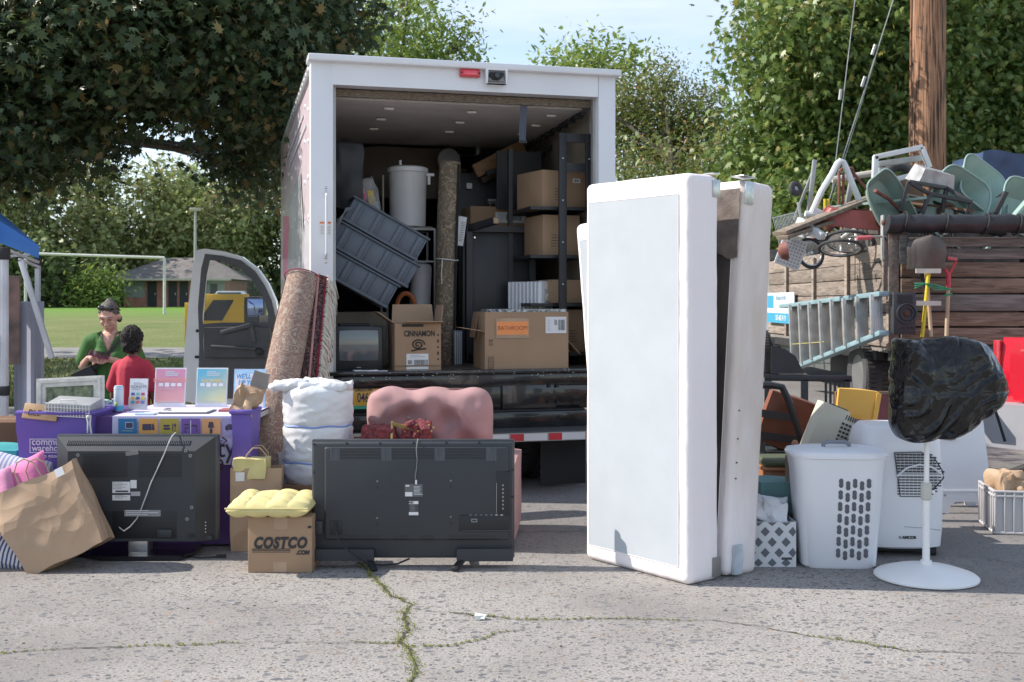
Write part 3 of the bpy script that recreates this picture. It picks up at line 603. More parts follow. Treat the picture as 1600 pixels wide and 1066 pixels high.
# mud flap, axle, wheels
b=B(); b.box((BW-.40,.06,.24),(.36,.015,.44),BLM); b.build('mud_flap',truck)
b=B(); b.box((BW/2,1.95,.62),(.9,3.4,.14),BLM); b.cyl((.3,.62,.41),(BW-.3,.62,.41),.07,BLM); b.sph((BW/2,.62,.41),(.17,.2,.17),BLM)
b.tube([(1.55,.5,.3),(1.62,.6,.22),(1.7,.7,.28),(1.62,.9,.4)],.012,MG); b.box((1.0,.3,.36),(.1,.3,.1),BLM); b.tube([(1.2,.35,.5),(1.35,.5,.28),(1.55,.55,.3)],.014,BLM); b.build('chassis',truck)
def wheel(parent,c,rad,wd,ax=0,name='wheel'):
    b=B(); X=Matrix.Translation(c)@(Matrix.Rotation(PI/2,4,'Y') if ax==0 else Matrix.Rotation(PI/2,4,'X'))@Matrix.Rotation(0,4,'Z')
    k=rad; pr=[(k*.58,-wd/2*.8),(k*.72,-wd/2),(k*.93,-wd/2*.95),(k*.99,-wd/2*.7),(k,-wd/2*.3),(k*.985,0),(k,wd/2*.3),(k*.99,wd/2*.7),(k*.93,wd/2*.95),(k*.72,wd/2),(k*.58,wd/2*.8)]
    b.lathe(pr,RUB,n=48,X=X); 
    for j in range(48):
        q=2*PI*j/48
        for s_ in (-1,1): b.box((k*.998*math.cos(q),k*.998*math.sin(q),s_*wd*.27),(.022,k*.075,wd*.26),RUB,r=(0,0,q),bev=0) if False else None
        Y=X@Matrix.Rotation(q,4,'Z')
        for s_ in (-1,1):
            vs=[(k*.985+a*.022,bb_*k*.045+s_*.01,s_*wd*.14+cc*wd*.3*s_) for a in (0,1) for bb_ in (-1,1) for cc in (0,1)]
            b.add(vs,[(0,1,3,2),(4,6,7,5),(0,4,5,1),(2,3,7,6),(1,5,7,3),(0,2,6,4)],RUB,Y)
    o=b.build(name,parent); b=B(); b.lathe([(k*.57,-wd*.42),(k*.60,-wd*.42),(k*.55,-wd*.3),(k*.3,-wd*.22),(k*.16,-wd*.3),(k*.001,-wd*.3),(.001,wd*.3),(k*.57,wd*.4)],mat('wheel_rim',(.22,.22,.22),.5,.5),n=32,X=X)
    for j in range(8):
        Y=X@Matrix.Rotation(j*PI/4,4,'Z'); b.sph((0,0,0),(k*.055,k*.055,.006),BLM,8,X=Y@Matrix.Translation((k*.43,0,-wd*.265)))
    b.build('rim',o); return o
for u in (.28,.56,BW-.58,BW-.29): wheel(truck,(u,.62,.41),.41,.25)
for u in (.35,BW-.35): wheel(truck,(u,5.6,.39),.39,.24)
# cab: body, driver's door swung open with mirror
GRY=mat('interior_grey',(.11,.11,.12),.6,var=.1); GRD=mat('interior_dark',(.035,.035,.038),.6); WPD=mat('door_white',(.88,.88,.90),.3,coat=.4,var=.03)
b=B(); b.prism([(4.8,.5),(4.8,2.1),(5.3,2.15),(5.95,1.45),(6.9,1.15),(7.0,.45)],-BW+.3,-.25,WPD,X=Matrix.Rotation(PI/2,4,'Z')); b.build('cab',truck)
GLS=mat('window_glass',(.35,.4,.42),.05,var=0,alpha=.18,spec=.6)
dD=13.4
def DP(px,py): p=W(px,py,dD); return (p.x,p.z)
dor_o=[(287,625),(289,560),(296,480),(303,415),(310,391),(322,389),(350,393),(380,402),(404,420),(420,443),(432,470),(438,500),(438,560),(438,630),(400,640),(340,640)]
dor_i=[(318,540),(318,530),(316,500),(318,470),(322,430),(328,405),(345,406),(372,413),(394,429),(409,450),(419,472),(424,492),(424,502),(424,506),(400,507),(350,505)]
ox,oz=DP(438,625); tl=truck.matrix_basis.copy() if False else None
door=B(); door.ring([DP(*p) for p in dor_o],[DP(*p) for p in dor_i],dD-.05,dD+.06,WPD)
inv=(Matrix.Translation(TL)@Matrix.Rotation(TH,4,'Z')).inverted()
def tob(b):
    b.V=[(inv@Vector(v))[:] for v in b.V]; return b
o=tob(door).build('cab_door',truck)
b=B(); b.ring([DP(*p) for p in [(312,620),(314,540),(312,480),(317,420),(323,397),(350,400),(378,407),(400,424),(415,446),(426,470),(433,500),(433,560),(433,620),(390,622),(350,622),(330,622)]],[DP(*p) for p in [(320,506),(319,500),(319,490),(321,470),(325,430),(330,407),(345,408),(371,415),(392,431),(407,452),(417,474),(421,492),(421,500),(421,504),(400,504),(350,504)]],dD-.075,dD-.052,GRY)
tob(b).build('door_trim',o)
b=B(); b.soft(W(372,535,dD-.1),(.80,.10,.36),mat('armrest_grey',(.085,.085,.09),.55),8,.004,4,rnd=.12); b.bar(W(345,520,dD-.17),W(392,508,dD-.17),.05,.05,GRY,bev=.01); b.bar(W(392,508,dD-.15),W(398,535,dD-.15),.05,.05,GRY,bev=.01); b.bar(W(330,541,dD-.17),W(400,545,dD-.17),.06,.03,GRY,bev=.01); b.sph(W(405,550,dD-.17),(.05,.03,.05),GRD); tob(b).build('armrest',o)
b=B(); b.add([W(320,405,dD)+Vector((0,.0,0)),W(372,412,dD),W(422,470,dD),W(424,505,dD),W(318,505,dD)],[(0,1,2,3,4)],GLS); tob(b).build('window_glass',o)
b=B(); b.sph(W(308,517,dD-.06),(.02,.01,.02),BLM,8); b.box(W(308,558,dD-.06),(.05,.02,.03),BLM); tob(b).build('door_latch',o)
b=B(); b.soft(W(399,485,dD+.25),(.25,.14,.33),BLM,8,0,1,rnd=.18); b.bar(W(405,500,dD+.2),W(428,500,dD+.05),.06,.12,BLM,bev=.01); o2=tob(b).build('side_mirror',o)
b=B(); b.box(W(399,481,dD+.172),(.19,.008,.22),mat('mirror_glass',(.25,.33,.55),.05,.9,var=0),bev=.003); tob(b).build('mirror_glass',o2)
# ---------------- goods inside the truck ----------------
CARD=mat('cardboard',(.36,.235,.145),.85,var=.07,vs=3,bump=.06,bs=20); CARD2=mat('cardboard_light',(.42,.28,.175),.85,var=.08,vs=3,bump=.06,bs=20); CARDD=mat('cardboard_inside',(.25,.165,.10),.9)
ROPE=mat('white_rope',(.6,.6,.58),.8,var=.1); BWD=mat('black_wood',(.022,.023,.027),.45,var=.3,vs=3); PLW=mat('white_plastic',(.80,.80,.82),.35,var=.03,coat=.2)
TOTE=mat('grey_tote',(.085,.105,.135),.42,var=.12,vs=4)
WD=mat('wood_warm',(.24,.14,.075),.6,var=.25,vs=2,stretch=(1,1,8))
def tt(name,label,cat,px,py,v,z=None,rz=0,group=None,rot=None):
    p=T(px,py,v); q=TW(p.x,v,p.z if z is None else z)
    if rot: 
        e=(Matrix.Rotation(TH,3,'Z')@Euler(rot).to_matrix()).to_euler(); return thing(name,label,cat,q,0,group,rot=e)
    return thing(name,label,cat,q,TH+rz,group)
def sz(p0,p1,v): a=T(*p0,v);c=T(*p1,v); return abs(c.x-a.x),abs(a.z-c.z)
def carton(b,w_,d_,h,m=CARD,open_=False,t=.004):
    if not open_:
        b.box((0,0,h/2),(w_,d_,h),m,bev=.004); b.box((0,0,h+.0006),(w_*.99,.05,.001),mat('packing_tape',(.40,.29,.19),.25,var=.05))
        return
    for s_ in (-1,1):
        b.box((0,s_*(d_/2-t/2),h/2),(w_,t,h),m); b.box((s_*(w_/2-t/2),0,h/2),(t,d_-2*t,h),m)
    b.box((0,0,t/2+.001),(w_-.01,d_-.01,t),m)
def flap(b,hinge_a,hinge_b,dirv,ln,m=CARD2,t=.004):
    a=Vector(hinge_a);c=Vector(hinge_b);d=Vector(dirv).normalized(); n=(c-a).normalized().cross(d)*t
    q=[a,c,c+d*ln-(c-a)*.03,a+d*ln+(c-a)*.03]; vs=q+[p+n for p in q]
    b.add(vs,[(0,1,2,3),(7,6,5,4),(0,4,5,1),(1,5,6,2),(2,6,7,3),(3,7,4,0)],m)
def barcode(b,x,y,z,w_,h,seed=0,m=None):
    r=random.Random(seed); q=x-w_/2
    while q<x+w_/2:
        k=r.uniform(.001,.004); b.box((q,y,z),(k,.0008,h),m or INK); q+=k+r.uniform(.0015,.004)
def lines(b,x,y,z,w_,n,dz,m=None,h=.003,seed=1):
    r=random.Random(seed)
    for k in range(n): ww=w_*r.uniform(.6,1); b.box((x-(w_-ww)/2,y,z-k*dz),(ww,.0008,h),m or GINK)
# cinnamon box
w_,h_=sz((612,506),(684,578),.08); w_=.345
t=tt('cardboard_box','open cardboard box with printed swirl logo standing beside the old television','box',648,578,.22,DECK,group='cartons in the truck')
b=B(); carton(b,w_,.30,h_+.0,open_=True); b.box((0,-.153,.033),(w_*.97,.002,.012),CARDD)
b.box((-.04,-.1512,h_-.012),(.16,.001,.022),INK); b.build('carton',t)
b=B(); flap(b,(-w_/2,-.15,h_),(-w_/2,.15,h_),(-.8,0,.55),.15); b.build('flap',t)
b=B(); flap(b,(w_/2,-.15,h_),(w_/2,.15,h_),(.12,-.0,.99),.14); b.build('flap',t)
b=B(); flap(b,(-w_/2+.02,.15,h_),(w_/2,.15,h_),(0,.25,1),.145); b.build('flap',t)
b=B(); flap(b,(-w_/2+.05,-.15,h_),(w_/2,-.15,h_),(.15,-1,.22),.09); b.build('flap',t)
text('CINNAMON',.058,INK,t,(0.01,-.1525,h_-.075),bold=.0015,sx=.72)
b=B(); b.tube([(.05*math.cos(a)*(1-a/14),-.1525,h_-.155+.04*math.sin(a)*(1-a/14)) for a in [k*.35 for k in range(34)]],.0055,INK,5); b.tube([(-.05,-.1525,h_-.20),(0,-.1525,h_-.19),(.06,-.1525,h_-.185)],.005,INK,5); b.build('swirl_logo',t)
b=B(); b.box((-.005,-.1525,.065),(.165,.001,.115),STK); barcode(b,.02,-.1535,.055,.10,.045,3); barcode(b,-.06,-.1535,.06,.03,.03,4); lines(b,0,-.1535,.112,.12,2,.012); b.build('shipping_label',t)
b=B(); 
for k in range(5): b.box((.15,-.1525,.08+.045*k),(.012,.001,.022 if k%2 else .012),INK)
b.build('handling_marks',t)
b=B(); b.soft((0,0,h_-.04),(.27,.22,.06),mat('blue_cloth',(.05,.12,.5),.7),8,.02,18); b.build('contents',t)
# bathroom box
w2,h2=sz((747,490),(878,578),.0); t=tt('cardboard_box','large cardboard box with an orange handwritten bathroom label at the edge of the truck deck','box',813,578,.23,DECK,group='cartons in the truck')
b=B(); carton(b,w2,.40,h2,open_=True); b.build('carton',t)
b=B(); flap(b,(-w2/2,-.2,h2*.66),(-w2/2,-.02,h2*.66),(-1,-.1,.16),.19,CARD2); b.build('flap',t)
b=B(); flap(b,(-w2/2,0,h2*.98),(-w2/2,.2,h2*.98),(-.1,.3,-1),.2,CARD); b.build('flap',t)
b=B(); flap(b,(w2/2,-.1,h2*.55),(w2/2,.2,h2*.6),(.75,0,-.75),.19,CARD2); b.build('flap',t)
b=B(); b.box((0,-.1,h2+.012),(w2*.96,.2,.022),mat('shiny_mixed_wrap',(.25,.27,.3),.2,.4,var=.9,vs=40)); b.build('contents',t)
def bx(px,py): p=T(px,py,.03); c=T(813,578,.03); return p.x-c.x,p.z-DECK
x,z=bx(790,513); b=B(); b.box((x,-.2045,z),(.26,.0006,.15),mat('clear_tape',(.40,.28,.19),.2)); b.box((x,-.2052,z),(.245,.0008,.10),mat('orange_paper',(.85,.30,.10),.7,var=.03)); lb=b.build('orange_label',t)
text('BATHROOM',.045,mat('pencil_ink',(.25,.07,.04),.7,var=0),lb,(x,-.2063,z),bold=-.0005,sx=.92)
x,z=bx(858,508); b=B(); b.box((x,-.2045,z),(.165,.001,.125),STK); barcode(b,x+.045,-.2055,z,.05,.08,5); barcode(b,x+.0,-.2055,z+.02,.02,.04,6); lines(b,x-.055,-.2055,z+.045,.03,8,.012,h=.002); b.build('shipping_label',t)
b=B(); x,z=bx(756,567)
b.ring([(x-.02,z-.045),(x+.02,z-.045),(x+.02,z+.045),(x-.02,z+.045)],[(x-.018,z-.043),(x+.018,z-.043),(x+.018,z+.043),(x-.018,z+.043)],-.2055,-.204,INK)
for k in range(7): b.box((x,-.205,z-.035+.011*k),(.03,.001,.0018),INK)
x,z=bx(756,535)
for s_ in (-.008,.008): b.box((x+s_,-.205,z),(.003,.001,.03),INK); b.add([(x+s_-.006,-.2055,z+.012),(x+s_+.006,-.2055,z+.012),(x+s_,-.2055,z+.024)],[(0,1,2)],INK)
b.box((x,-.205,z-.02),(.036,.001,.003),INK); b.build('handling_marks',t)
# CRT
wc,hc=sz((527,511),(592,580),.15); wc=.36; t=tt('crt_television','small old black tube television with reflecting screen at the left of the deck','television',556,580,.35,DECK)
b=B(); b.box((0,-.16,hc/2),(wc,.06,hc),mat('tv_black',(.03,.032,.036),.4,var=.15),bev=.015); b.soft((0,.06,hc/2+.005),(wc*.86,.34,hc*.9),BLM,8,0,1,rnd=.12); b.soft((-.02,-.02,hc+.005),(.22,.2,.02),BLM,6,0,1,rnd=.1); b.build('casing',t)
b=B(); b.grid(lambda u,v:((u-.5)*.29*(1-.03*(2*v-1)**2),-.192-.014*(1-(2*u-1)**2*.5-(2*v-1)**2*.5),hc/2+.02+(v-.5)*.225*(1-.03*(2*u-1)**2)),14,12,mat('crt_glass',(.11,.13,.14),.12,var=.05,coat=1)); b.build('screen',t)
b=B(); b.box((0,-.192,.022),(.03,.002,.005),MG); b.build('badge',t)
t=tt('books','white papers and a marker lying on the edge of the truck deck','papers',575,583,-.01,DECK+.006)
b=B(); b.box((-.02,0,.004),(.17,.07,.006),STK,r=(0,0,.1)); b.box((.06,-.01,.0),(.16,.06,.004),PLW,r=(0,0,-.15)); b.build('sheets',t); b=B(); b.cyl((-.05,-.02,.012),(.05,-.012,.012),.005,BLM); b.build('pen',t)
# beige box behind crt
def tbox(label,p0,p1,v,dep,z0=None,m=CARD,rz=0,rot=None,lab=None,name='cardboard_box',cat='box',group='cartons in the truck'):
    w_,h=sz(p0,p1,v); z=T(p0[0],p1[1],v).z if z0 is None else z0
    top=T(p0[0],p0[1],v).z; h=top-z; t=tt(name,label,cat,(p0[0]+p1[0])/2,p1[1],v+dep/2,z,rz,group)
    a=T(p0[0],p1[1],v);c=T(p1[0],p1[1],v); q=TW((a.x+c.x)/2,v+dep/2,z); t.location=q
    b=B(); carton(b,w_,dep,h,m); b.build('carton',t)
    if lab:
        for (lx,lz,lw,lh) in lab:
            b=B(); y=-dep/2-.0012; b.box((lx*w_,y,lz*h),(lw*w_,.0015,lh*h),STK); barcode(b,lx*w_+lw*w_*.1,y-.0014,lz*h,lw*w_*.5,lh*h*.55,int(lx*100)+7); lines(b,lx*w_-lw*w_*.3,y-.0014,lz*h+lh*h*.3,lw*w_*.25,4,lh*h*.16); b.build('shipping_label',t)
    return t
tbox('wide beige carton behind the old tube television','x' and (524,488),(604,560),.75,.4,DECK,mat('beige_card',(.24,.2,.15),.8))
t=tbox('cardboard box with a white label resting behind the upended black table','x' and (735,322),(822,400),1.35,.35,DECK,CARD,lab=[(.22,.93,.55,.07)])
# boxes on the shelf rack
sh=thing('shelf_unit','tall black open shelf unit loaded with cartons at the right of the truck','shelf',TW(1.9,.65,DECK),TH)
v0=.30
def SP(px,v): return T(px,400,v).x-1.9
ztop=T(880,208,v0).z-DECK
xa=SP(879,v0); xb=SP(920,v0)
for x in (xa,xb):
    b=B(); b.box((x,v0-.65,ztop/2),(.062 if x==xa else .055,.03,ztop),BWD,bev=.003)
    for k in range(6): b.sph((x,v0-.65-.016,ztop-.2-.33*k),(.007,.003,.007),CHR,8)
    b.build('upright',sh)
b=B(); b.box(((xa+xb)/2,v0-.65,ztop-.035),(xb-xa,.024,.07),BWD); b.build('cross_rail',sh); b=B(); b.box(((xa+xb)/2,v0-.65,ztop-.27),(xb-xa,.022,.07),BWD); b.build('cross_rail',sh)
shz=[]
for py in (322,398,474,552):
    z=T(880,py,v0).z-DECK; shz.append(z); b=B(); b.box(((xa+xb)/2-.07,.09,z-.012),(.56,.74,.025),BWD); b.build('shelf_board',sh)
b=B(); b.box((xa-.26,.3,ztop/2+.1),(.035,.05,ztop-.3),BWD); b.build('upright',sh)
b=B(); b.box((xa-.1,.62,ztop*.85),(.4,.02,.5),BWD); b.build('back_board',sh)
for i,(lab,p0,p1,zz,ww,ds) in enumerate((('carton on the upper shelf of the rack with a small white label',(836,265),(912,322),0,0,1),('carton on the second shelf of the black rack',(845,335),(905,398),1,0,0),('carton on the third shelf of the black rack',(858,437),(915,474),2,0,0),('carton with printed marks on the lowest shelf of the rack',(882,484),(925,552),3,0,0))):
    z=DECK+shz[zz]+.002; a=T(p0[0],p0[1],.44);c=T(p1[0],p1[1],.44); hh=a.z-z
    t=thing('cardboard_box',lab,'box',TW((a.x+c.x)/2,.68,z),TH+(.25 if i==0 else .1),group='cartons on the shelf rack'); b=B(); carton(b,c.x-a.x,.42,max(.15,hh)); b.build('carton',t)
    y=-.2115
    if ds: b=B(); b.box(((c.x-a.x)*.28,y,hh*.75),(.07,.001,.035),STK); barcode(b,(c.x-a.x)*.28,y-.001,hh*.75,.045,.02,9); b.build('shipping_label',t)
    b=B(); lines(b,-.05,y,hh*.5,.08,5,.022,INK,.004,i); b.build('printed_marks',t)
# upended black table
w_,h_=sz((724,350),(840,578),.8); ht=T(780,352,.85).z-DECK; t=tt('side_table','black wooden table stood on its edge with legs pointing out of the truck','table',782,578,.9,DECK)
b=B(); b.box((0,.05,ht/2),(w_,.03,ht),BWD,bev=.004); b.build('tabletop',t)
b=B(); b.box((0,0,ht-.03),(w_-.05,.06,.05),BWD); b.box((-w_/2+.045,0,ht/2),(.05,.06,ht-.06),BWD); b.box((w_/2-.045,0,ht/2),(.05,.06,ht-.06),BWD); b.build('apron',t)
for s_ in (-1,1):
    b=B(); a=(s_*(w_/2-.06)-.02,.02,ht-.03); c=(s_*(w_/2-.06)+.13,-.35,ht-.005+.02); b.bar(a,c,.055,.055,BWD,bev=.003); a=Vector(a);c=Vector(c);dd=(c-a).normalized(); b.bar(c,c+dd*.004,.045,.045,CARD2); b.build('leg',t)
    b=B(); b.cyl((s_*(w_/2-.1),.02,ht-.1),(s_*(w_/2-.1),.035,ht-.1),.008,CHR); b.build('bolt',t)
b=B(); b.box((-.02,.03,.43),(.07,.002,.022),STK); b.build('price_tag',t)
for s_ in (-1,1):
    b=B(); a=(s_*(w_/2-.06),.02,.06); b.bar(a,(a[0],-.25,.05),.05,.05,BWD); b.build('leg',t)
# radiator
wr=.26; z0=DECK; zr=T(825,440,.62).z-z0; t=tt('oil_radiator','white finned oil radiator heater behind the bathroom box','heater',826,560,.70,z0,rz=.55)
b=B()
for k in range(8): b.box((-.115+.033*k if False else 0,-.14+.042*k,zr/2+.04),(.155,.022,zr-.08),PLW,bev=.01,seg=2)
b.box((0,.0,zr/2),(.06,.34,.1),PLW); b.build('fins',t)
b=B(); b.box((0,-.18,zr/2+.03),(.16,.05,zr-.05),PLW,bev=.022,seg=3); b.box((0,-.208,zr/2+.02),(.085,.012,zr-.16),mat('panel_grey',(.45,.46,.48),.4),bev=.005); b.build('control_panel',t)
b=B(); b.cyl((.0,-.235,zr-.13),(0,-.2,zr-.13),.033,mat('knob_cream',(.55,.5,.38),.4)); b.build('dial',t)
b=B(); 
for y in (-.12,.12): b.cyl((-.09,y,.025),(.09,y,.025),.025,BLM)
b.build('feet',t)
# stacked grey totes, tilted
ang=R(29); v=.35; cc=[(603,358),(583,397),(556,432)]; wid=[(.64,.205),(.70,.205),(.64,.205)]
for i,((px,py),(ww,hh)) in enumerate(zip(cc,wid)):
    p=T(px,py,v); t=thing('storage_tote',['topmost of the tilted grey plastic totes','middle one of the tilted grey plastic totes','lowest of the tilted grey plastic totes'][i],'tote',(0,0,0),group='grey totes tilted in the truck')
    t.location=TW(p.x,v+.2,p.z); t.rotation_euler=(Matrix.Rotation(TH,3,'Z')@Euler((0,ang,0)).to_matrix()).to_euler()
    b=B(); b.box((0,0,-.0),(ww,.40,hh-.012),TOTE,bev=.01)
    for x in (-.26,-.09,.09,.26): b.box((x,-.205,-.005),(.035,.02,hh-.04),TOTE,bev=.006); b.box((x+.05,-.203,-.005),(.012,.012,hh-.04),TOTE,bev=.003)
    b.build('tub',t); b=B(); b.box((0,-.003,hh/2-.008),(ww+.03,.43,.018),mat('tote_rim',(.06,.075,.095),.4),bev=.005); b.box((0,-.206,-hh/2+.012),(ww+.01,.018,.024),TOTE,bev=.006); b.build('rim',t)
t=thing('cable_bundle','grey cable bundle hanging over the tilted totes by the left door post','cable'); p=T(540,330,.3); t.location=TW(p.x,.3,p.z); t.rotation_euler=(0,0,TH)
b=B(); 
for k in range(3): b.tube([(.06,0,.03),(.0,-.04,.0+.01*k),(-.05,-.05,-.06-.02*k),(-.09,-.04,-.13-.03*k)],.005,mat('cable_grey',(.12,.13,.14),.5),6)
b.build('cord',t)
# stand + white drum
zs=T(637,352,1.1).z; t=tt('metal_chair','wire framed stool with worn seat under the white drum','stool',637,578,1.3,DECK)
b=B(); hs=zs-DECK
for x in (-.2,.2):
    for y in (-.18,.18): b.tube([(x,y,0),(x,y,hs-.03)],.011,MG,8)
b.tube([(-.2,-.18,hs-.03),(.2,-.18,hs-.03),(.2,.18,hs-.03),(-.2,.18,hs-.03)],.011,MG,8,closed=True); b.tube([(-.2,-.18,hs-.3),(.2,-.18,hs-.3),(.2,.18,hs-.3),(-.2,.18,hs-.3)],.008,MG,8,closed=True); b.build('frame',t)
b=B(); b.box((0,0,hs-.02),(.38,.34,.03),mat('worn_seat',(.25,.22,.19),.8,var=.5,vs=20),bev=.01); b.build('seat',t)
hd=T(637,258,1.15).z-zs; wd=sz((607,300),(668,300),1.15)[0]
t=tt('plastic_drum','tall white plastic drum with lid standing on a wire framed stool','drum',637,352,1.3,zs)
b=B(); r_=wd/2; b.lathe([(r_*.9,0),(r_*.93,.02),(r_*.97,hd*.9),(r_,hd*.92),(r_,hd*.93)],PLW,n=40); b.build('drum',t)
b=B(); b.lathe([(r_*1.03,hd*.9),(r_*1.06,hd*.91),(r_*1.05,hd*.975),(r_*.9,hd),(0.001,hd)],PLW,n=40); b.cyl((-.07,-.05,hd),(-.07,-.05,hd+.05),.011,PLW); b.sph((.02,0,hd),(.02,.02,.015),PLW,8); b.build('lid',t)
b=B(); b.box((r_*1.1,0,hd*.88),(.09,.05,.025),PLW,bev=.006); b.box((r_*1.1,0,hd*.8),(.025,.04,.09),PLW,bev=.006); b.build('spout',t)
b=B(); b.tube([(-r_-.05,-.02,-.25),(-r_-.05,-.02,hd*.85)],.011,mat('brass_tube',(.3,.26,.2),.4,.7)); b.build('side_rod',t)
# patterned rug roll standing
def carpet(name,c1,c2,c3,s=9,stripe=None):
    m,n,bb=nodes(name); N=n.nodes.new; L=n.links.new; tc=N('ShaderNodeTexCoord')
    t=N('ShaderNodeTexNoise'); t.inputs['Scale'].default_value=s; t.inputs['Detail'].default_value=1.2; t.inputs['Distortion'].default_value=2.6; L(tc.outputs['Object'],t.inputs['Vector'])
    wv=N('ShaderNodeTexVoronoi'); wv.feature='DISTANCE_TO_EDGE'; wv.inputs['Scale'].default_value=s*.9
    vm=N('ShaderNodeVectorMath'); vm.operation='MULTIPLY_ADD'; vm.inputs[1].default_value=(.12,)*3; L(t.outputs['Color'],vm.inputs[0]); L(tc.outputs['Object'],vm.inputs[2]); L(vm.outputs[0],wv.inputs['Vector'])
    r=N('ShaderNodeValToRGB'); e=r.color_ramp.elements; e[0].position=.46;e[0].color=(*c1,1);e[1].position=.49;e[1].color=(*c2,1); x=e.new(.53);x.color=(*c2,1);x=e.new(.555);x.color=(*c1,1);L(t.outputs['Fac'],r.inputs[0])
    r2=N('ShaderNodeValToRGB'); e=r2.color_ramp.elements; e[0].position=.02;e[0].color=(1,1,1,1);e[1].position=.05;e[1].color=(0,0,0,1); L(wv.outputs[0],r2.inputs[0])
    mx=N('ShaderNodeMix');mx.data_type='RGBA';L(r2.outputs[0],mx.inputs[0]);L(r.outputs[0],mx.inputs[6]);mx.inputs[7].default_value=(*c3,1)
    f=N('ShaderNodeTexNoise'); f.inputs['Scale'].default_value=260; f.inputs['Detail'].default_value=2; L(tc.outputs['Object'],f.inputs['Vector'])
    m2=N('ShaderNodeMix');m2.data_type='RGBA';m2.blend_type='MULTIPLY';m2.inputs[0].default_value=.45;L(mx.outputs[2],m2.inputs[6]);L(f.outputs['Color'],m2.inputs[7]); 
    L(m2.outputs[2],bb.inputs['Base Color']);bb.inputs['Roughness'].default_value=.95;bb.inputs['Specular IOR Level'].default_value=.1
    p=N('ShaderNodeBump');p.inputs['Strength'].default_value=.4;p.inputs['Distance'].default_value=.004;L(f.outputs['Fac'],p.inputs['Height']);L(p.outputs[0],bb.inputs['Normal']);return m
def rollmesh(b,L_,r_,m,turns=3,seed=0,oval=1,n=44,cap=None):
    # spiral cross-section extruded along z (a rolled rug), slightly sagging
    k=n*turns; P=[]
    for i in range(k+1):
        a=2*PI*i/n; rr=r_*(1-.26*(1-i/k)*turns/turns)-(.012 if i<k-n else 0); rr=r_*(.55+.45*i/k); P.append((rr*math.cos(a)*oval,rr*math.sin(a)))
    m1=14
    def f(u,v):
        x,y=P[round(u*k)]; z=L_*v; q=1+.025*noise.noise(Vector((x*6,y*6,z*3+seed))); return (x*q+.006*math.sin(z*4+seed),y*q,z)
    b.grid(f,k+1,m1,m)
    x=[(p[0],p[1],L_-.002) for p in P[-n-1:]]; b.add(x+[(0,0,L_-.012)],[(i,i+1,len(x)) for i in range(len(x)-1)],cap or m); return b
hg=T(695,250,.55).z-DECK; t=tt('rolled_rug','brown and gold scroll patterned rug rolled up and standing upright, tied with white string','rug',693,574,.72,DECK,rot=(R(2),R(1.2),0))
b=B(); rollmesh(b,hg,.088,carpet('rug_brown',(.19,.15,.11),(.38,.31,.22),(.24,.20,.15),9),3,1); b.build('roll',t)
b=B(); b.grid(lambda u,v:(.055+.012*u*2,-.075+.02*u,.02+v*(hg-.04)),3,10,mat('rug_border',(.02,.018,.02),.9)); b.build('border_band',t)
b=B(); b.tube([(.095*math.cos(a),.095*math.sin(a),hg*.52+.005*math.sin(a*2)) for a in [2*PI*k/24 for k in range(24)]],.005,ROPE,6,closed=True); b.tube([(-.05,-.085,hg*.52),(-.055,-.095,hg*.45),(-.05,-.1,hg*.4)],.004,ROPE,6); b.build('string',t)
# white wrapped cylinder
t=tt('wrapped_roll','white plastic wrapped roll standing behind the open printed box','roll',651,578,.95,DECK,rot=(0,R(3),0))
hh=T(651,413,.95).z-DECK; b=B(); b.lathe([(.085,0),(.088,hh*.5),(.082,hh*.97),(.07,hh),(.001,hh)],mat('dull_white',(.48,.48,.5),.5),n=24); b.build('roll',t)
t=tt('rattan_hoop','small orange brown hoop tucked above the open printed box','basket',634,478,.8,None); t.location.z-=.0
b=B(); b.tube([(.07*math.cos(a),0,.1*math.sin(a)) for a in [PI*k/12 for k in range(13)]],.02,mat('orange_leather',(.40,.11,.03),.5),8); b.build('hoop',t)
# clear bag of soft things
t=tt('clear_bag','clear plastic bag of pink and yellow things propped above the totes','bag',578,340,.85,None,rot=(0,R(-14),0))
b=B(); b.soft((0,0,.14),(.20,.16,.34),mat('clear_poly',(.5,.5,.52),.12,var=.3,vs=20,alpha=.35),10,.03,12,rnd=.3); b.build('film',t)
b=B(); b.soft((-.03,-.03,.12),(.07,.07,.26),mat('hot_pink_cloth',(.6,.06,.22),.8),8,.02,15,rnd=.4); b.soft((.04,-.04,.15),(.06,.06,.12),mat('yellow_cloth',(.55,.42,.12),.8),8,.02,15,rnd=.5); b.soft((.045,-.02,.05),(.08,.08,.12),mat('blue_grey_cloth',(.2,.28,.35),.8),8,.02,15,rnd=.5); b.soft((0,0,.26),(.05,.05,.12),BLM,6,.02,12,rnd=.4); b.build('clothes',t)
BAGB=mat('black_bag_plastic',(.016,.016,.018),.5,var=.3,vs=9)
t=tt('rubbish_bag','black rubbish bag stuffed high at the left inside of the truck','bag',542,330,.8,None); b=B(); b.soft((0,0,.28),(.24,.3,.56),BAGB,14,.03,5,rnd=.4,ridge=.01); b.build('bag',t)
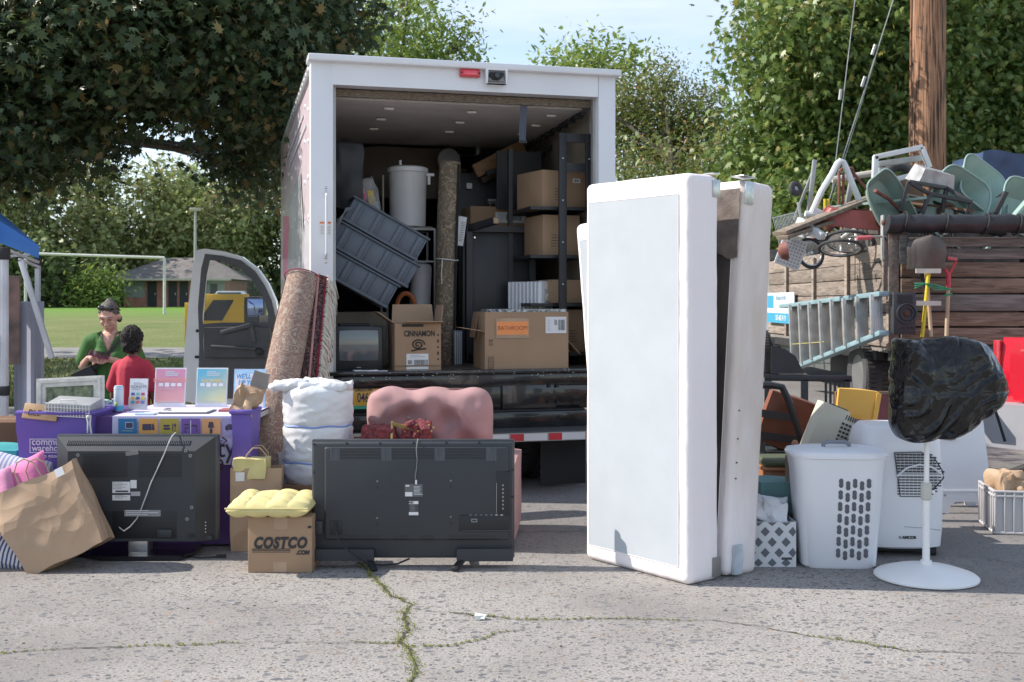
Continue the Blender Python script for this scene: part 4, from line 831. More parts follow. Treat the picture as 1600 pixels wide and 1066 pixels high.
# dark furniture silhouettes high at the back
BRN=mat('dark_brown_leather',(.05,.028,.018),.5,var=.3)
t=tt('armchair','dark brown armchair lying high at the back behind the white drum','armchair',630,300,2.4,None); b=B(); b.soft((0,0,.15),(.95,.5,.5),BRN,10,.02,4,rnd=.3); b.build('backrest',t)
b=B(); b.soft((-.45,-.1,0),(.2,.55,.42),BRN,8,.01,4,rnd=.3); b.build('armrest',t); b=B(); b.soft((.45,-.1,0),(.2,.55,.42),BRN,8,.01,4,rnd=.3); b.build('armrest',t)
t=tt('desk_fan','round grey fan head high at the back above the standing rug','fan',701,250,1.9,None); b=B(); b.lathe([(.001,-.03),(.1,-.02),(.11,0),(.1,.02),(.001,.03)],mat('fan_grey',(.12,.12,.13),.4),n=24,X=Matrix.Rotation(PI/2,4,'X')); b.build('fan_head',t); b=B(); b.cyl((0,.02,-.08),(0,.02,-.5),.015,BLM); b.build('stand',t)
t=tt('headboard','black panel board standing behind the upended table','board',768,578,1.75,DECK); hh=T(768,272,1.75).z-DECK; b=B(); b.box((0,0,hh/2),(.62,.04,hh),BWD,bev=.004); b.build('panel',t)
b=B(); b.box((.05,-.03,hh-.02),(.5,.02,.05),BWD); b.box((-.22,-.05,hh-.12),(.05,.04,.05),MG); b.build('rail',t)
for i,(lab,a,c,m,v,ww) in enumerate((('brown wooden plank slanting across the top of the load',(742,268),(822,226),WD,1.5,.12),('black metal bar slanting under the brown plank',(760,272),(900,215),BLM,1.4,.04),('pale wooden slat slanting below the planks',(785,273),(842,258),CARD2,1.35,.04),('long dark wooden slat slanting beside the brown plank',(752,282),(868,232),BRN,1.6,.06))):
    p=T(*a,v);q=T(*c,v); t=thing('plank',lab,'plank',TW(p.x,v,p.z),0,group='slanting boards on top of the load'); b=B(); b.bar((0,0,0),TW(q.x,v+.1,q.z)-TW(p.x,v,p.z),.04,ww,m,bev=.004); b.build('board',t)
t=tt('picture_frame','white slotted panel wedged between the rug and the upended table','panel',716,380,.85,None,rot=(0,R(8),0)); b=B(); b.box((0,0,.1),(.085,.02,.24),PLW,bev=.004)
for k in range(12): b.box((.015,-.0115,.02+.014*k),(.035,.002,.005),GINK)
b.build('panel',t)
t=tt('shutter_panel','narrow grey slatted panel standing on the deck beside the rug','panel',715,577,.6,DECK,rz=.1); hh=T(715,516,.6).z-DECK
b=B(); b.box((0,0,hh/2),(.075,.03,hh),TOTE,bev=.003)
for k in range(4): b.box((-.025+.016*k,-.017,hh/2),(.004,.004,hh-.02),PLW)
b.build('panel',t)
t=tt('metal_crate','dark metal mesh crate standing behind the upper cartons','crate',800,340,1.55,None); b=B()
for k in range(9): b.bar((-.2+.05*k,0,-.1),(-.2+.05*k,0,.14),.006,.006,MG)
for k in range(6): b.bar((-.22,0,-.1+.045*k),(.22,0,-.1+.045*k),.006,.006,MG)
b.bar((-.22,0,.15),(.22,0,.15),.02,.02,MG); b.build('mesh_side',t)
# ---------------- things on the ground, centre and left ----------------
TVB=mat('tv_back_plastic',(.032,.036,.042),.5,var=.08,vs=3,bump=.05,bs=300); TVD=mat('tv_recess',(.014,.015,.018),.5,var=0); SCR=mat('screw_metal',(.3,.3,.3),.35,.8,var=0); TVL=mat('tv_edge',(.05,.055,.062),.4)
KRAFT=mat('kraft_paper',(.42,.285,.185),.75,var=.06,vs=4,bump=.25,bs=9)
crease(KRAFT,4,.6,.05); YEL=mat('yellow_fabric',(.64,.56,.26),.9,var=.05,vs=14,bump=.25,bs=200); PINKF=mat('pink_velour',(.40,.235,.235),.85,var=.06,vs=9,bump=.3,bs=150)
PUR=mat('purple_fabric',(.13,.085,.36),.7,var=.08,vs=5,bump=.15,bs=30); PURD=mat('purple_cloth_dark',(.085,.045,.17),.85,var=.1)
BAN=mat('white_lilac_banner',(.56,.53,.72),.75,var=.03,vs=3)
# centre television seen from behind
c0=G(645,885); s_=F/c0.y
def lx(px): return (px-645)/s_
def lz(py): return H-(py-HZ)/s_
t=thing('flat_television','large flat television standing with its back to the street in front of the pink chair','television',c0)
x0,x1,z0,z1=lx(487),lx(804),lz(872),lz(687)
b=B(); b.box(((x0+x1)/2,.02,(z0+z1)/2),(x1-x0,.03,z1-z0),TVL,bev=.006); b.box(((x0+x1)/2,.037,(z0+z1)/2),(x1-x0-.02,.004,z1-z0-.02),mat('tv_screen_glass',(.01,.01,.012),.08,var=0)); b.build('screen_panel',t)
b=B(); b.box(((x0+x1)/2,-.008,(z0+z1)/2-.003),(x1-x0-.014,.04,z1-z0-.016),TVB,bev=.012,seg=3); b.box(((x0+x1)/2+.02,-.034,(z0+z1)/2+.035),(x1-x0-.11,.022,z1-z0-.14),TVB,bev=.011,seg=3)
b.soft(((x0+lx(582))/2+.015,-.035,.072),(lx(582)-x0,.045,.062),TVB,6,0,1,rnd=.07); b.soft((lx(758),-.035,.072),(x1-lx(716),.045,.066),TVB,6,0,1,rnd=.07); bc=b.build('back_cover',t)
b=B()
for g0,g1 in ((516,600),(614,680),(697,760)):
    n_=int((g1-g0)/3.0)
    for k in range(n_):
        for r_ in range(4): b.box((lx(g0+3.0*k+1),-.0455,lz(699.5+r_*4.7)),(.0045,.002,.0115),TVD)
for g0,g1 in ((517,595),(617,640),(657,680),(702,776)):
    for r_ in range(3): b.box(((lx(g0)+lx(g1))/2,-.0445 if True else 0,lz(835+r_*3.2)),((g1-g0)/s_,.002,.004),TVD)
b.build('vent_slots',bc)
for g0 in (517,597,680,760): b=B(); b.box((lx(g0+8),-.0458,lz(708)),(.055,.0015,.07),mat('vent_plain',(.065,.072,.083),.45,var=.3,vs=60,stretch=(3,1,.2))); b.build('vent_cover',bc)
for px,py,hl in [(492,693,1),(543,692,1),(595,692,1),(647,691,1),(698,691,1),(749,691,1),(492,737,1),(492,783,1),(801,733,1),(801,775,1),(591,750,0),(591,760,1),(705,749,0),(705,759,1),(591,807,0),(591,817,1),(705,805,0),(705,815,1),(607,865,1),(648,864,1),(690,863,1),(492,863,1),(797,857,1)]:
    b=B(); y=-.0275 if (py<700 or px<500 or px>795 or py>850) else -.0455; b.cyl((lx(px),y-.0015,lz(py)),(lx(px),y+.004,lz(py)),.0062 if hl else .0045,TVD if hl else SCR,n=10); b.build('screw',t)
b=B(); b.box((lx(787),-.04,(lz(735)+lz(805))/2),(.07,.02,lz(735)-lz(805)),TVD,bev=.003); b.box((lx(757),-.0405,lz(815)),(.26,.02,.085),TVD,bev=.003); b.box((lx(776),-.048,lz(776)),(.0025,.003,.16),MG); b.box((lx(760),-.0515,lz(826)),(.26,.003,.004),TVL)
b.build('port_recess',bc)
b=B()
for k in range(7): b.box((lx(786),-.0505,lz(756+6*k)),(.008,.002,.009),GINK); b.box((lx(736+8*k),-.0507,lz(802)),(.014,.002,.003),STK if k>4 else GINK)
b.ring([(lx(737),lz(813)),(lx(746),lz(813)),(lx(746),lz(808)),(lx(737),lz(808))],[(lx(738),lz(812)),(lx(745),lz(812)),(lx(745),lz(809)),(lx(738),lz(809))],-.0525,-.0505,GINK); b.build('port_markings',bc)
b=B(); b.box((lx(527),-.044,lz(822)),(.065,.008,.075),TVD,bev=.003); b.box((lx(527),-.049,lz(815)),(.02,.01,.02),BLM); b.box((lx(499),-.036,lz(822)),(.05,.02,.07),TVB,bev=.004); b.build('power_socket',bc)
lab=B(); lab.box((lx(647.5),-.0462,lz(764)),(.095,.001,.067),mat('label_grey',(.12,.125,.13),.5,var=0)); lab.box((lx(640),-.0472,lz(770)),(.038,.001,.022),STK); lab.box((lx(638),-.0472,lz(757)),(.02,.001,.008),STK)
lines(lab,lx(655),-.0472,lz(758),.05,7,.007,STK,.002,4); lab.build('rating_label',t)
lab=B(); lab.box((lx(647.5),-.0462,lz(792)),(.05,.001,.080),mat('label_dark',(.06,.065,.07),.5,var=0)); lab.box((lx(647.5),-.0472,lz(783)),(.05,.001,.016),STK); lab.box((lx(647.5),-.0472,lz(800)),(.05,.001,.016),STK); lines(lab,lx(647.5),-.0472,lz(788),.035,4,.008,GINK,.002,4)
lo=lab.build('serial_label',t); text('REC',.014,INK,lo,(lx(644),-.0482,lz(783)),bold=.0006)
for px in (575,726):
    b=B(); sg=1 if px<600 else -1; b.bar((lx(px),0,.05),(lx(px)+.05*sg,-.13,.012),.035,.022,TVD,bev=.005); b.bar((lx(px),0,.05),(lx(px)-.03*sg,.13,.012),.035,.022,TVD,bev=.005); b.build('foot',t)
b=B(); P=[(527,815,-.055),(528,825,-.08),(533,838,-.10),(548,852,-.11),(565,865,-.11),(580,874,-.10),(600,879,-.06),(622,879,-.03),(640,873,.0)]
b.tube([(lx(x),y,max(.006,lz(z) )) for x,z,y in P],.005,BLM,8); b.build('power_cord',t)
b=B(); P=[(653,686,.0),(653,690,-.045),(652,700,-.052),(653,715,-.05),(652,730,-.05),(650,742,-.052),(652,752,-.05)]; b.tube([(lx(x),y,lz(z)) for x,z,y in P],.0032,mat('cord_grey',(.2,.2,.2),.4),6); b.box((lx(651.5),-.052,lz(751)),(.01,.01,.022),STK); b.build('loose_cord',t)
# cardboard box with yellow cushion
c0=G(437,895); s2=F/c0.y
t=thing('cardboard_box','brown cardboard box with bold dark printed lettering under the yellow cushion','box',(c0.x,c0.y+.14,0),R(.5))
w_=100/s2; h_=H-(808-HZ)/s2
b=B(); carton(b,w_,.28,h_); b.box((.005,-.1405,h_-.035),(.07,.0008,.06),mat('clear_tape',(.4,.28,.19),.2)); b.box((.0,-.1405,.03),(.07,.0008,.055),mat('clear_tape',(.4,.28,.19),.2)); b.build('carton',t)
t1=text('COSTCO',.078,mat('print_dark',(.035,.032,.035),.7,var=0),t,(0.0,-.1425,h_*.53),bold=.0042,shear=.22,sx=.80,sp=1.12)
t1=text('.COM',.030,mat('print_dark',(.035,.032,.035),.7,var=0),t,(.118,-.1425,h_*.36),bold=.0016,shear=.2,sx=.9)
b=B()
for k in range(3): b.box((-.045,-.1418,h_*.425-.008*k),(.20-.0,.0012,.0042-.001*k),mat('print_dark',(.035,.032,.035),.7,var=0))
b.build('printed_stripes',t)
b=B(); b.box((w_/2-.012,-.1418,h_*.82),(.018,.001,.012),INK); b.build('print_mark',t)
t=thing('seat_cushion','bright yellow tufted seat cushion lying on top of the brown cardboard box','cushion',((421-800)/s2*1.0,c0.y+.12,h_+.052),0)
b=B(); tf=[(x,y) for x in (-.13,-.045,.045,.13) for y in (-.1,0,.1)]
b.pillow(.425,.38,.095,YEL,n=70,amp=.014,seed=2,p=6,pinch=-.05,quilt=(4,4),X=Matrix.Rotation(R(3),4,'X')); b.tube([(.21*math.cos(a)*1.0+.0,.19*math.sin(a),0) for a in ()] or [(-.215,-.195,.005),(.215,-.195,.005)],.005,YEL,6); b.build('cushion',t)
# paper bags
def paper_bag(label,loc,rz,sz_,seed,rot=None,handle=True,amp=.012,hl='#'):
    t=thing('paper_bag',label,'paper bag',loc,rz,'brown paper carrier bags',rot=rot); w_,d_,h_=sz_
    b=B(); b.soft((0,0,h_/2),(w_,d_,h_),KRAFT,16,amp,5,0,True,1.03,seed); 
    b.V=[(x,y*(1-.35*max(0,z/h_)**2) ,z) for x,y,z in b.V]; b.build('bag',t,ang=25)
    if handle:
        for s_ in (-1,1):
            b=B(); b.tube([(-.06,s_*d_*.3,h_-.01),(-.055,s_*d_*.32,h_+.07),(-.02,s_*d_*.33,h_+.11),(.02,s_*d_*.33,h_+.11),(.055,s_*d_*.32,h_+.07),(.06,s_*d_*.3,h_-.01)],.004,mat('twisted_paper',(.45,.33,.22),.8),6); b.build('handle',t)
    return t
g=G(396,862); t=paper_bag('upright brown paper bag holding a folded yellow towel behind the cardboard box',(g.x+.0,g.y+.10,0),.12,(.28,.17,.47),5)
b=B(); b.box((-.09,-.07,.42),(.05,.0015,.05),STK); b.build('sticker',t)
o=thing('folded_towel','folded pale yellow towel sticking out of the upright paper bag','towel',(g.x-.01,g.y+.09,.44)); b=B(); b.soft((-.02,0,.02),(.19,.12,.12),YEL,10,.014,14,rnd=.1); b.build('towel',o)
g=G(100,885)
t=paper_bag('big crumpled brown paper bag tipped to one side in front of the left television',(-2.34,5.94,.05),0,(.42,.24,.47),9,rot=(R(-8),R(-27),R(6)),amp=.028,hl=0)
b=B(); b.box((.16,-.095,.43),(.045,.002,.045),STK,r=(R(-8),0,0)); b.build('sticker',t)
# pillows left
TICK=mat('ticking',(.5,.5,.55),.9,var=.04)
def stripes(name,a,c,sc_=38,ax=0):
    m,n,bb=nodes(name); N=n.nodes.new; L=n.links.new; tc=N('ShaderNodeTexCoord'); wv=N('ShaderNodeTexWave'); wv.bands_direction='X' if ax==0 else 'Y'; wv.inputs['Scale'].default_value=sc_; wv.inputs['Distortion'].default_value=.3; L(tc.outputs['Object'],wv.inputs[0])
    r=N('ShaderNodeValToRGB'); e=r.color_ramp.elements; e[0].position=.52;e[0].color=(*a,1);e[1].position=.6;e[1].color=(*c,1);L(wv.outputs[0],r.inputs[0]);L(r.outputs[0],bb.inputs['Base Color']);bb.inputs['Roughness'].default_value=.9;return m
ST1=stripes('navy_ticking',(.55,.56,.60),(.06,.08,.17),14); ST2=stripes('pale_ticking',(.62,.62,.66),(.28,.33,.48),13)
def pil(label,loc,rot,sz_,m,seed,name='pillow',**kw):
    t=thing(name,label,'pillow',loc,group='pillows piled at the left edge',rot=rot); b=B(); b.pillow(sz_[0],sz_[1],sz_[2],m,amp=.016,seed=seed,p=3,pinch=.1,**kw); b.build('cushion',t); return t
PK=mat('pink_cotton',(.70,.20,.38),.9,var=.08,vs=8,bump=.3,bs=25)
pil('striped grey and navy ticking pillow lying lowest at the left edge',(-2.78,6.08,.13),(R(22),R(12),R(0)),(.66,.42,.22),ST1,1)
pil('bright pink pillow wedged between the tipped paper bag and the purple hamper',(-2.74,6.14,.335),(R(62),R(-24),R(6)),(.44,.40,.17),PK,2)
pil('pale blue striped pillow peeking out behind the pink pillow',(-2.84,6.36,.36),(R(70),R(10),R(2)),(.40,.38,.14),ST2,3)
t=pil('light pink embroidered cushion under the bright pink pillow at the left edge',(-2.86,5.99,.29),(R(50),R(-30),R(12)),(.46,.34,.15),mat('pink_pale',(.66,.27,.42),.9,var=.15,vs=6,bump=.3,bs=25),4)
b=B(); b.soft((0,0,.0),(.30,.3,.30),mat('teal_cloth',(.05,.33,.33),.9),8,.03,6,rnd=.4); o=b.build('teal_blanket'); o.location=(-3.02,6.6,.42); tag(o,'teal blanket just showing at the left edge behind the pillows','blanket')
t=thing('laundry_sack','plain grey sack under the pile of pillows at the left edge','sack',(-2.85,6.35,0)); b=B(); b.soft((0,0,.18),(.6,.5,.36),mat('sack_grey',(.3,.3,.33),.9),12,.05,5,rnd=.3); b.build('sack',t)
# left television (older, deep back)
c0=G(230,868); s3=F/c0.y
def ax_(px): return (px-212)/s3
def az_(py): return H-(py-HZ)/s3
c0.x=(212-800)/s3
t=thing('flat_television','older deep backed television on a glossy stand behind the tipped paper bag','television',c0)
x0,x1,z0,z1=ax_(84),ax_(338),az_(846),az_(680)
b=B(); b.box((0,.05,(z0+z1)/2),(x1-x0,.05,z1-z0),TVL,bev=.01); b.box((0,.077,(z0+z1)/2),(x1-x0-.05,.004,z1-z0-.05),mat('tv_screen_glass',(.01,.01,.012),.08,var=0)); b.build('screen_panel',t)
b=B(); o_=[(x0+.008,z0+.005),(x1-.008,z0+.005),(x1-.008,z1-.008),(x0+.008,z1-.008)]; i_=[(ax_(112),z0+.012),(ax_(309),z0+.012),(ax_(309),az_(703)),(ax_(112),az_(703))]
vs=[(x,.028,z) for x,z in o_]+[(x,-.055,z) for x,z in i_]; b.add(vs,[(0,1,5,4),(1,2,6,5),(2,3,7,6),(3,0,4,7),(4,5,6,7)],TVB)
b.box((0,.02,z0+.02),(x1-x0-.05,.06,.03),TVB,bev=.006); bc=b.build('back_cover',t,ang=20)
b=B()
for g0,g1 in ((135,204),(222,288)):
    for k in range(12): b.box(((ax_(g0)+ax_(g1))/2,-.0565,az_(708+3.1*k)),((g1-g0)/s3,.003,.0045),TVD)
for k in range(70): b.box((ax_(107+2.75*k),-.0125,az_(691)),(.004,.004,.034),mat('vent_light',(.075,.08,.085),.4),r=(R(-47),0,0))
for k in range(9): b.box((ax_(170),-.0565,az_(797+3.6*k)),(.09,.002,.004),TVD)
b.build('vent_slots',bc)
for px,py in ((128,709),(121,717),(295,702),(302,710),(304,790),(297,808)):
    b=B(); b.cyl((ax_(px),-.0585,az_(py)),(ax_(px),-.05,az_(py)),.0095,SCR,n=12); b.cyl((ax_(px),-.0595,az_(py)),(ax_(px),-.058,az_(py)),.004,TVD,n=8); b.build('screw',t)
b=B(); b.box((ax_(212),-.052,az_(706)),(.07,.02,.022),mat('grey_tape',(.2,.2,.2),.4),r=(0,R(-8),0)); b.build('tape',t)
b=B(); b.box((ax_(195),-.0565,az_(759)),(.098,.0015,.062),STK); b.box((ax_(195),-.0565,az_(775)),(.098,.0015,.03),STK); b.box((ax_(214),-.0565,az_(754)),(.034,.0015,.045),STK); b.box((ax_(217),-.0565,az_(769)),(.052,.0015,.024),mat('label_grey2',(.4,.4,.41),.5,var=0)); lines(b,ax_(193),-.0577,az_(752),.08,5,.008,GINK,.003,8); b.box((ax_(196),-.058,az_(765)),(.07,.001,.008),INK); lines(b,ax_(195),-.058,az_(771),.07,3,.008,GINK,.003,8); b.build('rating_label',t)
b=B(); b.box((ax_(231),-.049,az_(817)),(.36,.014,.155),TVD,bev=.004); b.box((ax_(228),-.0575,az_(799)),(.2,.002,.035),mat('label_grey3',(.27,.27,.28),.5,var=0)); lines(b,ax_(228),-.059,az_(795),.18,3,.011,STK,.0035,8); b.build('port_recess',bc)
b=B(); b.box((ax_(263),-.06,az_(830)),(.08,.02,.045),TVB,bev=.004); b.box((ax_(303),-.058,az_(834)),(.035,.006,.02),TVD)
for k in range(4): b.cyl((ax_(323),-.02,az_(815+5*k)),(ax_(323),-.028,az_(815+5*k)),.003,STK,n=6)
b.build('side_buttons',bc)
b=B(); P=[(272,677,.03),(271,681,-.03),(269,690,-.065),(262,708,-.068),(252,730,-.07),(243,750,-.075),(236,770,-.08),(228,792,-.085),(222,806,-.09),(212,818,-.09),(202,825,-.085),(193,820,-.07)]
b.tube([(ax_(x),y,az_(z)) for x,z,y in P],.0035,mat('cord_white',(.5,.5,.5),.4),6); b.build('loose_cord',t)
b=B(); 
p2=[(ax_(170),-.14),(ax_(292),-.14),(ax_(306),-.02),(ax_(300),.22),(ax_(120),.22),(ax_(122),-.02)]
b.add([(x,y,.004) for x,y in p2]+[(x,y,.026) for x,y in p2],[(0,1,2,3,4,5)[::-1],(6,7,8,9,10,11)]+[(i,(i+1)%6,6+(i+1)%6,6+i) for i in range(6)],mat('gloss_black_stand',(.012,.012,.014),.1,var=0,coat=1))
b.build('stand_base',t)
b=B(); b.box((ax_(218),.02,.065),(.11,.10,.1),mat('silver_stand',(.42,.42,.44),.3,.7),bev=.008); b.build('stand_neck',t)
b=B(); b.tube([(ax_(296),.05,.01),(ax_(306),-.06,.006),(ax_(320),-.08,.006),(ax_(345),-.06,.006)],.004,BLM,6); b.box((ax_(350),-.06,.01),(.05,.02,.015),BLM); b.build('power_cord',t)
# wood frame + black crate behind
g=G(325,848); t=thing('wooden_cabinet','small wooden speaker cabinet standing behind the right side of the left television','cabinet',(g.x-.0,g.y+.18,0))
b=B(); b.box((-.04,0,.23),(.22,.26,.46),WD,bev=.004); b.build('cabinet',t); b=B(); b.box((-.04,-.132,.23),(.16,.004,.42),mat('beige_card',(.24,.2,.15),.8)); b.box((-.04,-.136,.03),(.14,.003,.04),STK); b.build('front_panel',t)
t=thing('wire_crate','black plastic basket crate standing beside the wooden cabinet','crate',(g.x+.125,g.y+.18,0)); b=B()
b.box((0,.0,.22),(.07,.24,.44),TVD,bev=.003)
for k in range(9): b.box((0,-.125,.03+.05*k),(.068,.012,.018),TVL)
b.build('basket',t)
# white wrapped bedding roll on a stool
d=6.75; s4=F/d; x_=(497-800)/s4; zb=H-(752-HZ)/s4; zt=H-(600-HZ)/s4
t=thing('wooden_stool','low brown wooden stool under the white wrapped bedding roll','stool',(x_,d,0)); b=B(); b.box((0,0,zb-.02),(.36,.32,.04),WD,bev=.005); b.build('seat',t)
for sx in (-1,1):
    for sy in (-1,1): b=B(); b.cyl((sx*.16,sy*.13,0),(sx*.15,sy*.12,zb-.04),.018,WD); b.build('leg',t)
BEDW=mat('white_poly_wrap',(.70,.71,.73),.42,var=.04,vs=6,bump=.35,bs=22,coat=.15)
crease(BEDW,8,.4,.02)
t=thing('bedding_roll','bulky white plastic wrapped bedding roll tied with blue tape','bedding',(x_,d,zb))
hr=zt-zb; b=B(); nb=64
def bf(u,v):
    a=2*PI*u; z=v*hr; r_=.205*(1-max(0,(v-.90)/.10)**2*.22)*(1-max(0,(.10-v)/.1)**2*.12)
    q=1-.05*math.exp(-((v-.585)/.022)**2)-.035*math.exp(-((v-.22)/.02)**2)+.035*noise.noise(Vector((math.cos(a)*2,math.sin(a)*2,v*9)))+.007*math.sin(v*70+3*math.sin(a*2)+4*noise.noise(Vector((math.cos(a)*3,math.sin(a)*3,v*4))))+.012*noise.noise(Vector((math.cos(a)*7,math.sin(a)*7,v*14)))
    return Vector((r_*q*math.cos(a)*1.03,r_*q*math.sin(a)*.85,z))
b.grid(bf,nb,56,BEDW,cu=True); top=[bf(i/nb,1) for i in range(nb)]
b.grid(lambda u,v: top[round(u*nb)%nb]*(1-v)+Vector((0,0,hr+.03))*v+Vector((0,0,.03*noise.noise(Vector((u*9,v*4,1))))) ,nb,8,BEDW,cu=True); b.build('bundle',t,ang=180)
b=B(); b.soft((-.15,-.04,hr-.0),(.24,.16,.045),BEDW,10,.025,11,rnd=.4,r=(0,R(-8),0),ridge=.015); b.soft((.05,-.03,hr-.01),(.30,.22,.06),BEDW,10,.035,9,rnd=.4,ridge=.015); b.build('knotted_top',t,ang=180)
BT_=mat('blue_tape',(.20,.32,.70),.5)
for v,r1 in ((.585,.2045),(.22,.202)):
    b=B(); P=[bf(k/40,v)*1.0 for k in range(40)]; b.tube([Vector((p.x*1.012,p.y*1.012,p.z+.004*math.sin(i))) for i,p in enumerate(P)],.0055,BT_,6,closed=True); b.build('blue_band',t)
t=thing('white_board','white board and papers leaning between the paper bag and the wrapped roll','board',(-1.44,6.9,0)); b=B(); b.box((0,0,.24),(.13,.02,.48),STK,r=(R(-4),R(4),0)); b.box((-.02,-.05,.2),(.12,.01,.40),mat('blue_grey_board',(.15,.2,.3),.6),r=(R(-4),R(-6),0)); b.build('board',t)
# rolled rugs leaning on the truck
RUGP=carpet('rug_pink_floral',(.33,.215,.18),(.50,.42,.33),(.43,.34,.27),11); RUGD=carpet('rug_dark_floral',(.025,.025,.045),(.30,.22,.16),(.16,.03,.035),26); RUGR=mat('rug_red_edge',(.22,.02,.035),.9,var=.2); 
def lean(name,label,cat,base,top,group=None,roll=0):
    a=Vector(base);c=Vector(top); q=(c-a).to_track_quat('Z','Y'); e=(q.to_matrix()@Matrix.Rotation(roll,3,'Z')).to_euler(); t=thing(name,label,cat,a,group=group,rot=e); return t,(c-a).length
bp_=Vector((-1.60,6.72,.05)); tp=W(474,436,7.62)
t,L_=lean('rolled_rug','pink beige floral rug rolled up and leaning against the left corner of the truck','rug',bp_,tp,'rolled rugs leaning on the truck')
b=B(); rollmesh(b,L_,.128,RUGP,3,2,1,48,RUGR); b.tube([(.128*math.cos(a),.128*math.sin(a),L_) for a in [2*PI*k/30 for k in range(30)]],.004,RUGR,6,closed=True); b.build('roll',t,ang=60)
bp2=Vector((-1.36,6.95,.03)); tp2=W(494,436,7.66)
t,L_=lean('rolled_rug','dark navy and red patterned rug leaning beside the pink one with pale fringe','rug',bp2,tp2,'rolled rugs leaning on the truck')
b=B(); rollmesh(b,L_,.085,RUGD,3,5,1.0,40,RUGR); b.build('roll',t,ang=60)
iv=t.rotation_euler.to_matrix().inverted(); wx=iv@Vector((1,0,0)); wy=iv@Vector((0,-1,0)); wz=iv@Vector((0,0,-1)); ex=(wx-Vector((0,0,wx.z))).normalized(); ey=(wy-Vector((0,0,wy.z))); ey=(ey-ex*ey.dot(ex)).normalized()
e0=ex*.075+ey*.035
b=B(); b.tube([e0+Vector((0,0,.02)),e0+Vector((0,0,L_*.5)),e0+Vector((0,0,L_))],.013,RUGR,8); e1=ex*.03+ey*.08; b.tube([e1+Vector((0,0,.02)),e1+Vector((0,0,L_))],.008,mat('rug_pink_strip',(.4,.2,.18),.9),8); b.build('binding',t)
FR=mat('fringe_cream',(.62,.56,.47),.9,var=.15,vs=20); b=B(); r9=random.Random(8)
for k in range(260):
    z=L_-.0045*k
    if z<L_*.28: break
    p=e0+Vector((0,0,z)); q=r9.uniform(.02,.075); jj=r9.uniform(-.02,.02); b.tube([p,p+ex*.02+ey*(.015+jj)+wz*.01,p+ex*(.02+q*.6)+ey*(.02+jj)+wz*.05,p+ex*(.01+q)+ey*(.01+jj)+wz*r9.uniform(.10,.16)],[.0045,.004,.003,.0015],FR,5,caps=False)
b.build('fringe',t)
# pink tufted armchair
d=6.95; s5=F/d; x_=(672-800)/s5
t=thing('armchair','pink tufted armchair standing behind the centre television','armchair',(x_,d,0),R(-4))
tb=[(-.13,.11),(.095,.105),(-.02,-.03),(.20,-.03),(-.24,-.03)]; zt=H-(612-HZ)/s5
b=B(); X=Matrix.Translation((0,.0,zt-.27))@Matrix.Rotation(R(96),4,'X'); b.pillow(.80,.60,.27,PINKF,X=X@Matrix.Rotation(PI,4,'Y') if False else X,tufts=tb,td=.10,ts=.085,n=70,amp=.035,seed=3,p=5,pinch=.02,rc=.09,wav=.011); bk=b.build('backrest',t)
for (a,c_) in tb:
    b=B(); b.sph((a,-.045,zt-.27+c_),(.014,.008,.014),PINKF,8); b.build('button',bk)
b=B(); b.tube([X@Vector((x*.392*(1-.03*(1-abs(y))),y*.294*(1-.03*(1-abs(x))),0)) for x,y in [(math.copysign(abs(math.cos(a))**.28,math.cos(a)),math.copysign(abs(math.sin(a))**.28,math.sin(a))) for a in [2*PI*k/48 for k in range(48)]]],.006,mat('piping_dark',(.22,.10,.10),.8),6,closed=True); b.build('piping',bk)
b=B(); b.soft((0,-.28,.36),(.70,.62,.18),PINKF,10,.01,4,rnd=.08); b.build('seat_cushion',t)
b=B(); b.soft((0,-.22,.17),(.84,.78,.24),PINKF,10,.005,4,rnd=.03); b.build('base',t)
for s_ in (-1,1): b=B(); b.soft((s_*.43+ (.065 if s_>0 else 0),-.22,.26),(.13,.78,.46),PINKF,10,.01,4,rnd=.14); b.build('armrest',t)
# red and gold garland on the chair
t=thing('beaded_basket','red woven basket with gold metal handles resting on the pink armchair seat','basket',((628-800)*6.7/F,6.68,.425),0)
RW=mat('red_weave',(.20,.035,.04),.6,var=.6,vs=60,bump=.8,bs=120); GO=mat('gold_metal',(.55,.42,.16),.35,.8,var=.2)
b=B(); b.soft((-.13,0,.12),(.20,.16,.25),RW,12,.02,30,rnd=.2); b.soft((.09,0,.13),(.15,.14,.27),RW,12,.03,30,rnd=.35); b.soft((-.01,0,.08),(.3,.15,.16),RW,12,.02,30,rnd=.2); b.build('basket',t)
b=B(); b.bar((-.05,-.07,.27),(.13,-.05,.215),.014,.018,GO); b.bar((-.04,-.03,.255),(.14,-.02,.20),.01,.012,GO); b.bar((-.05,-.09,.18),(-.05,-.06,.28),.012,.012,GO); 
for k in range(16): b.sph((.0+.013*k,-.05-.02*math.sin(k),.24+.02*math.sin(k*2.1)),.007,GO,6)
b.build('gold_handle',t)
for k in range(0,1):
    pass
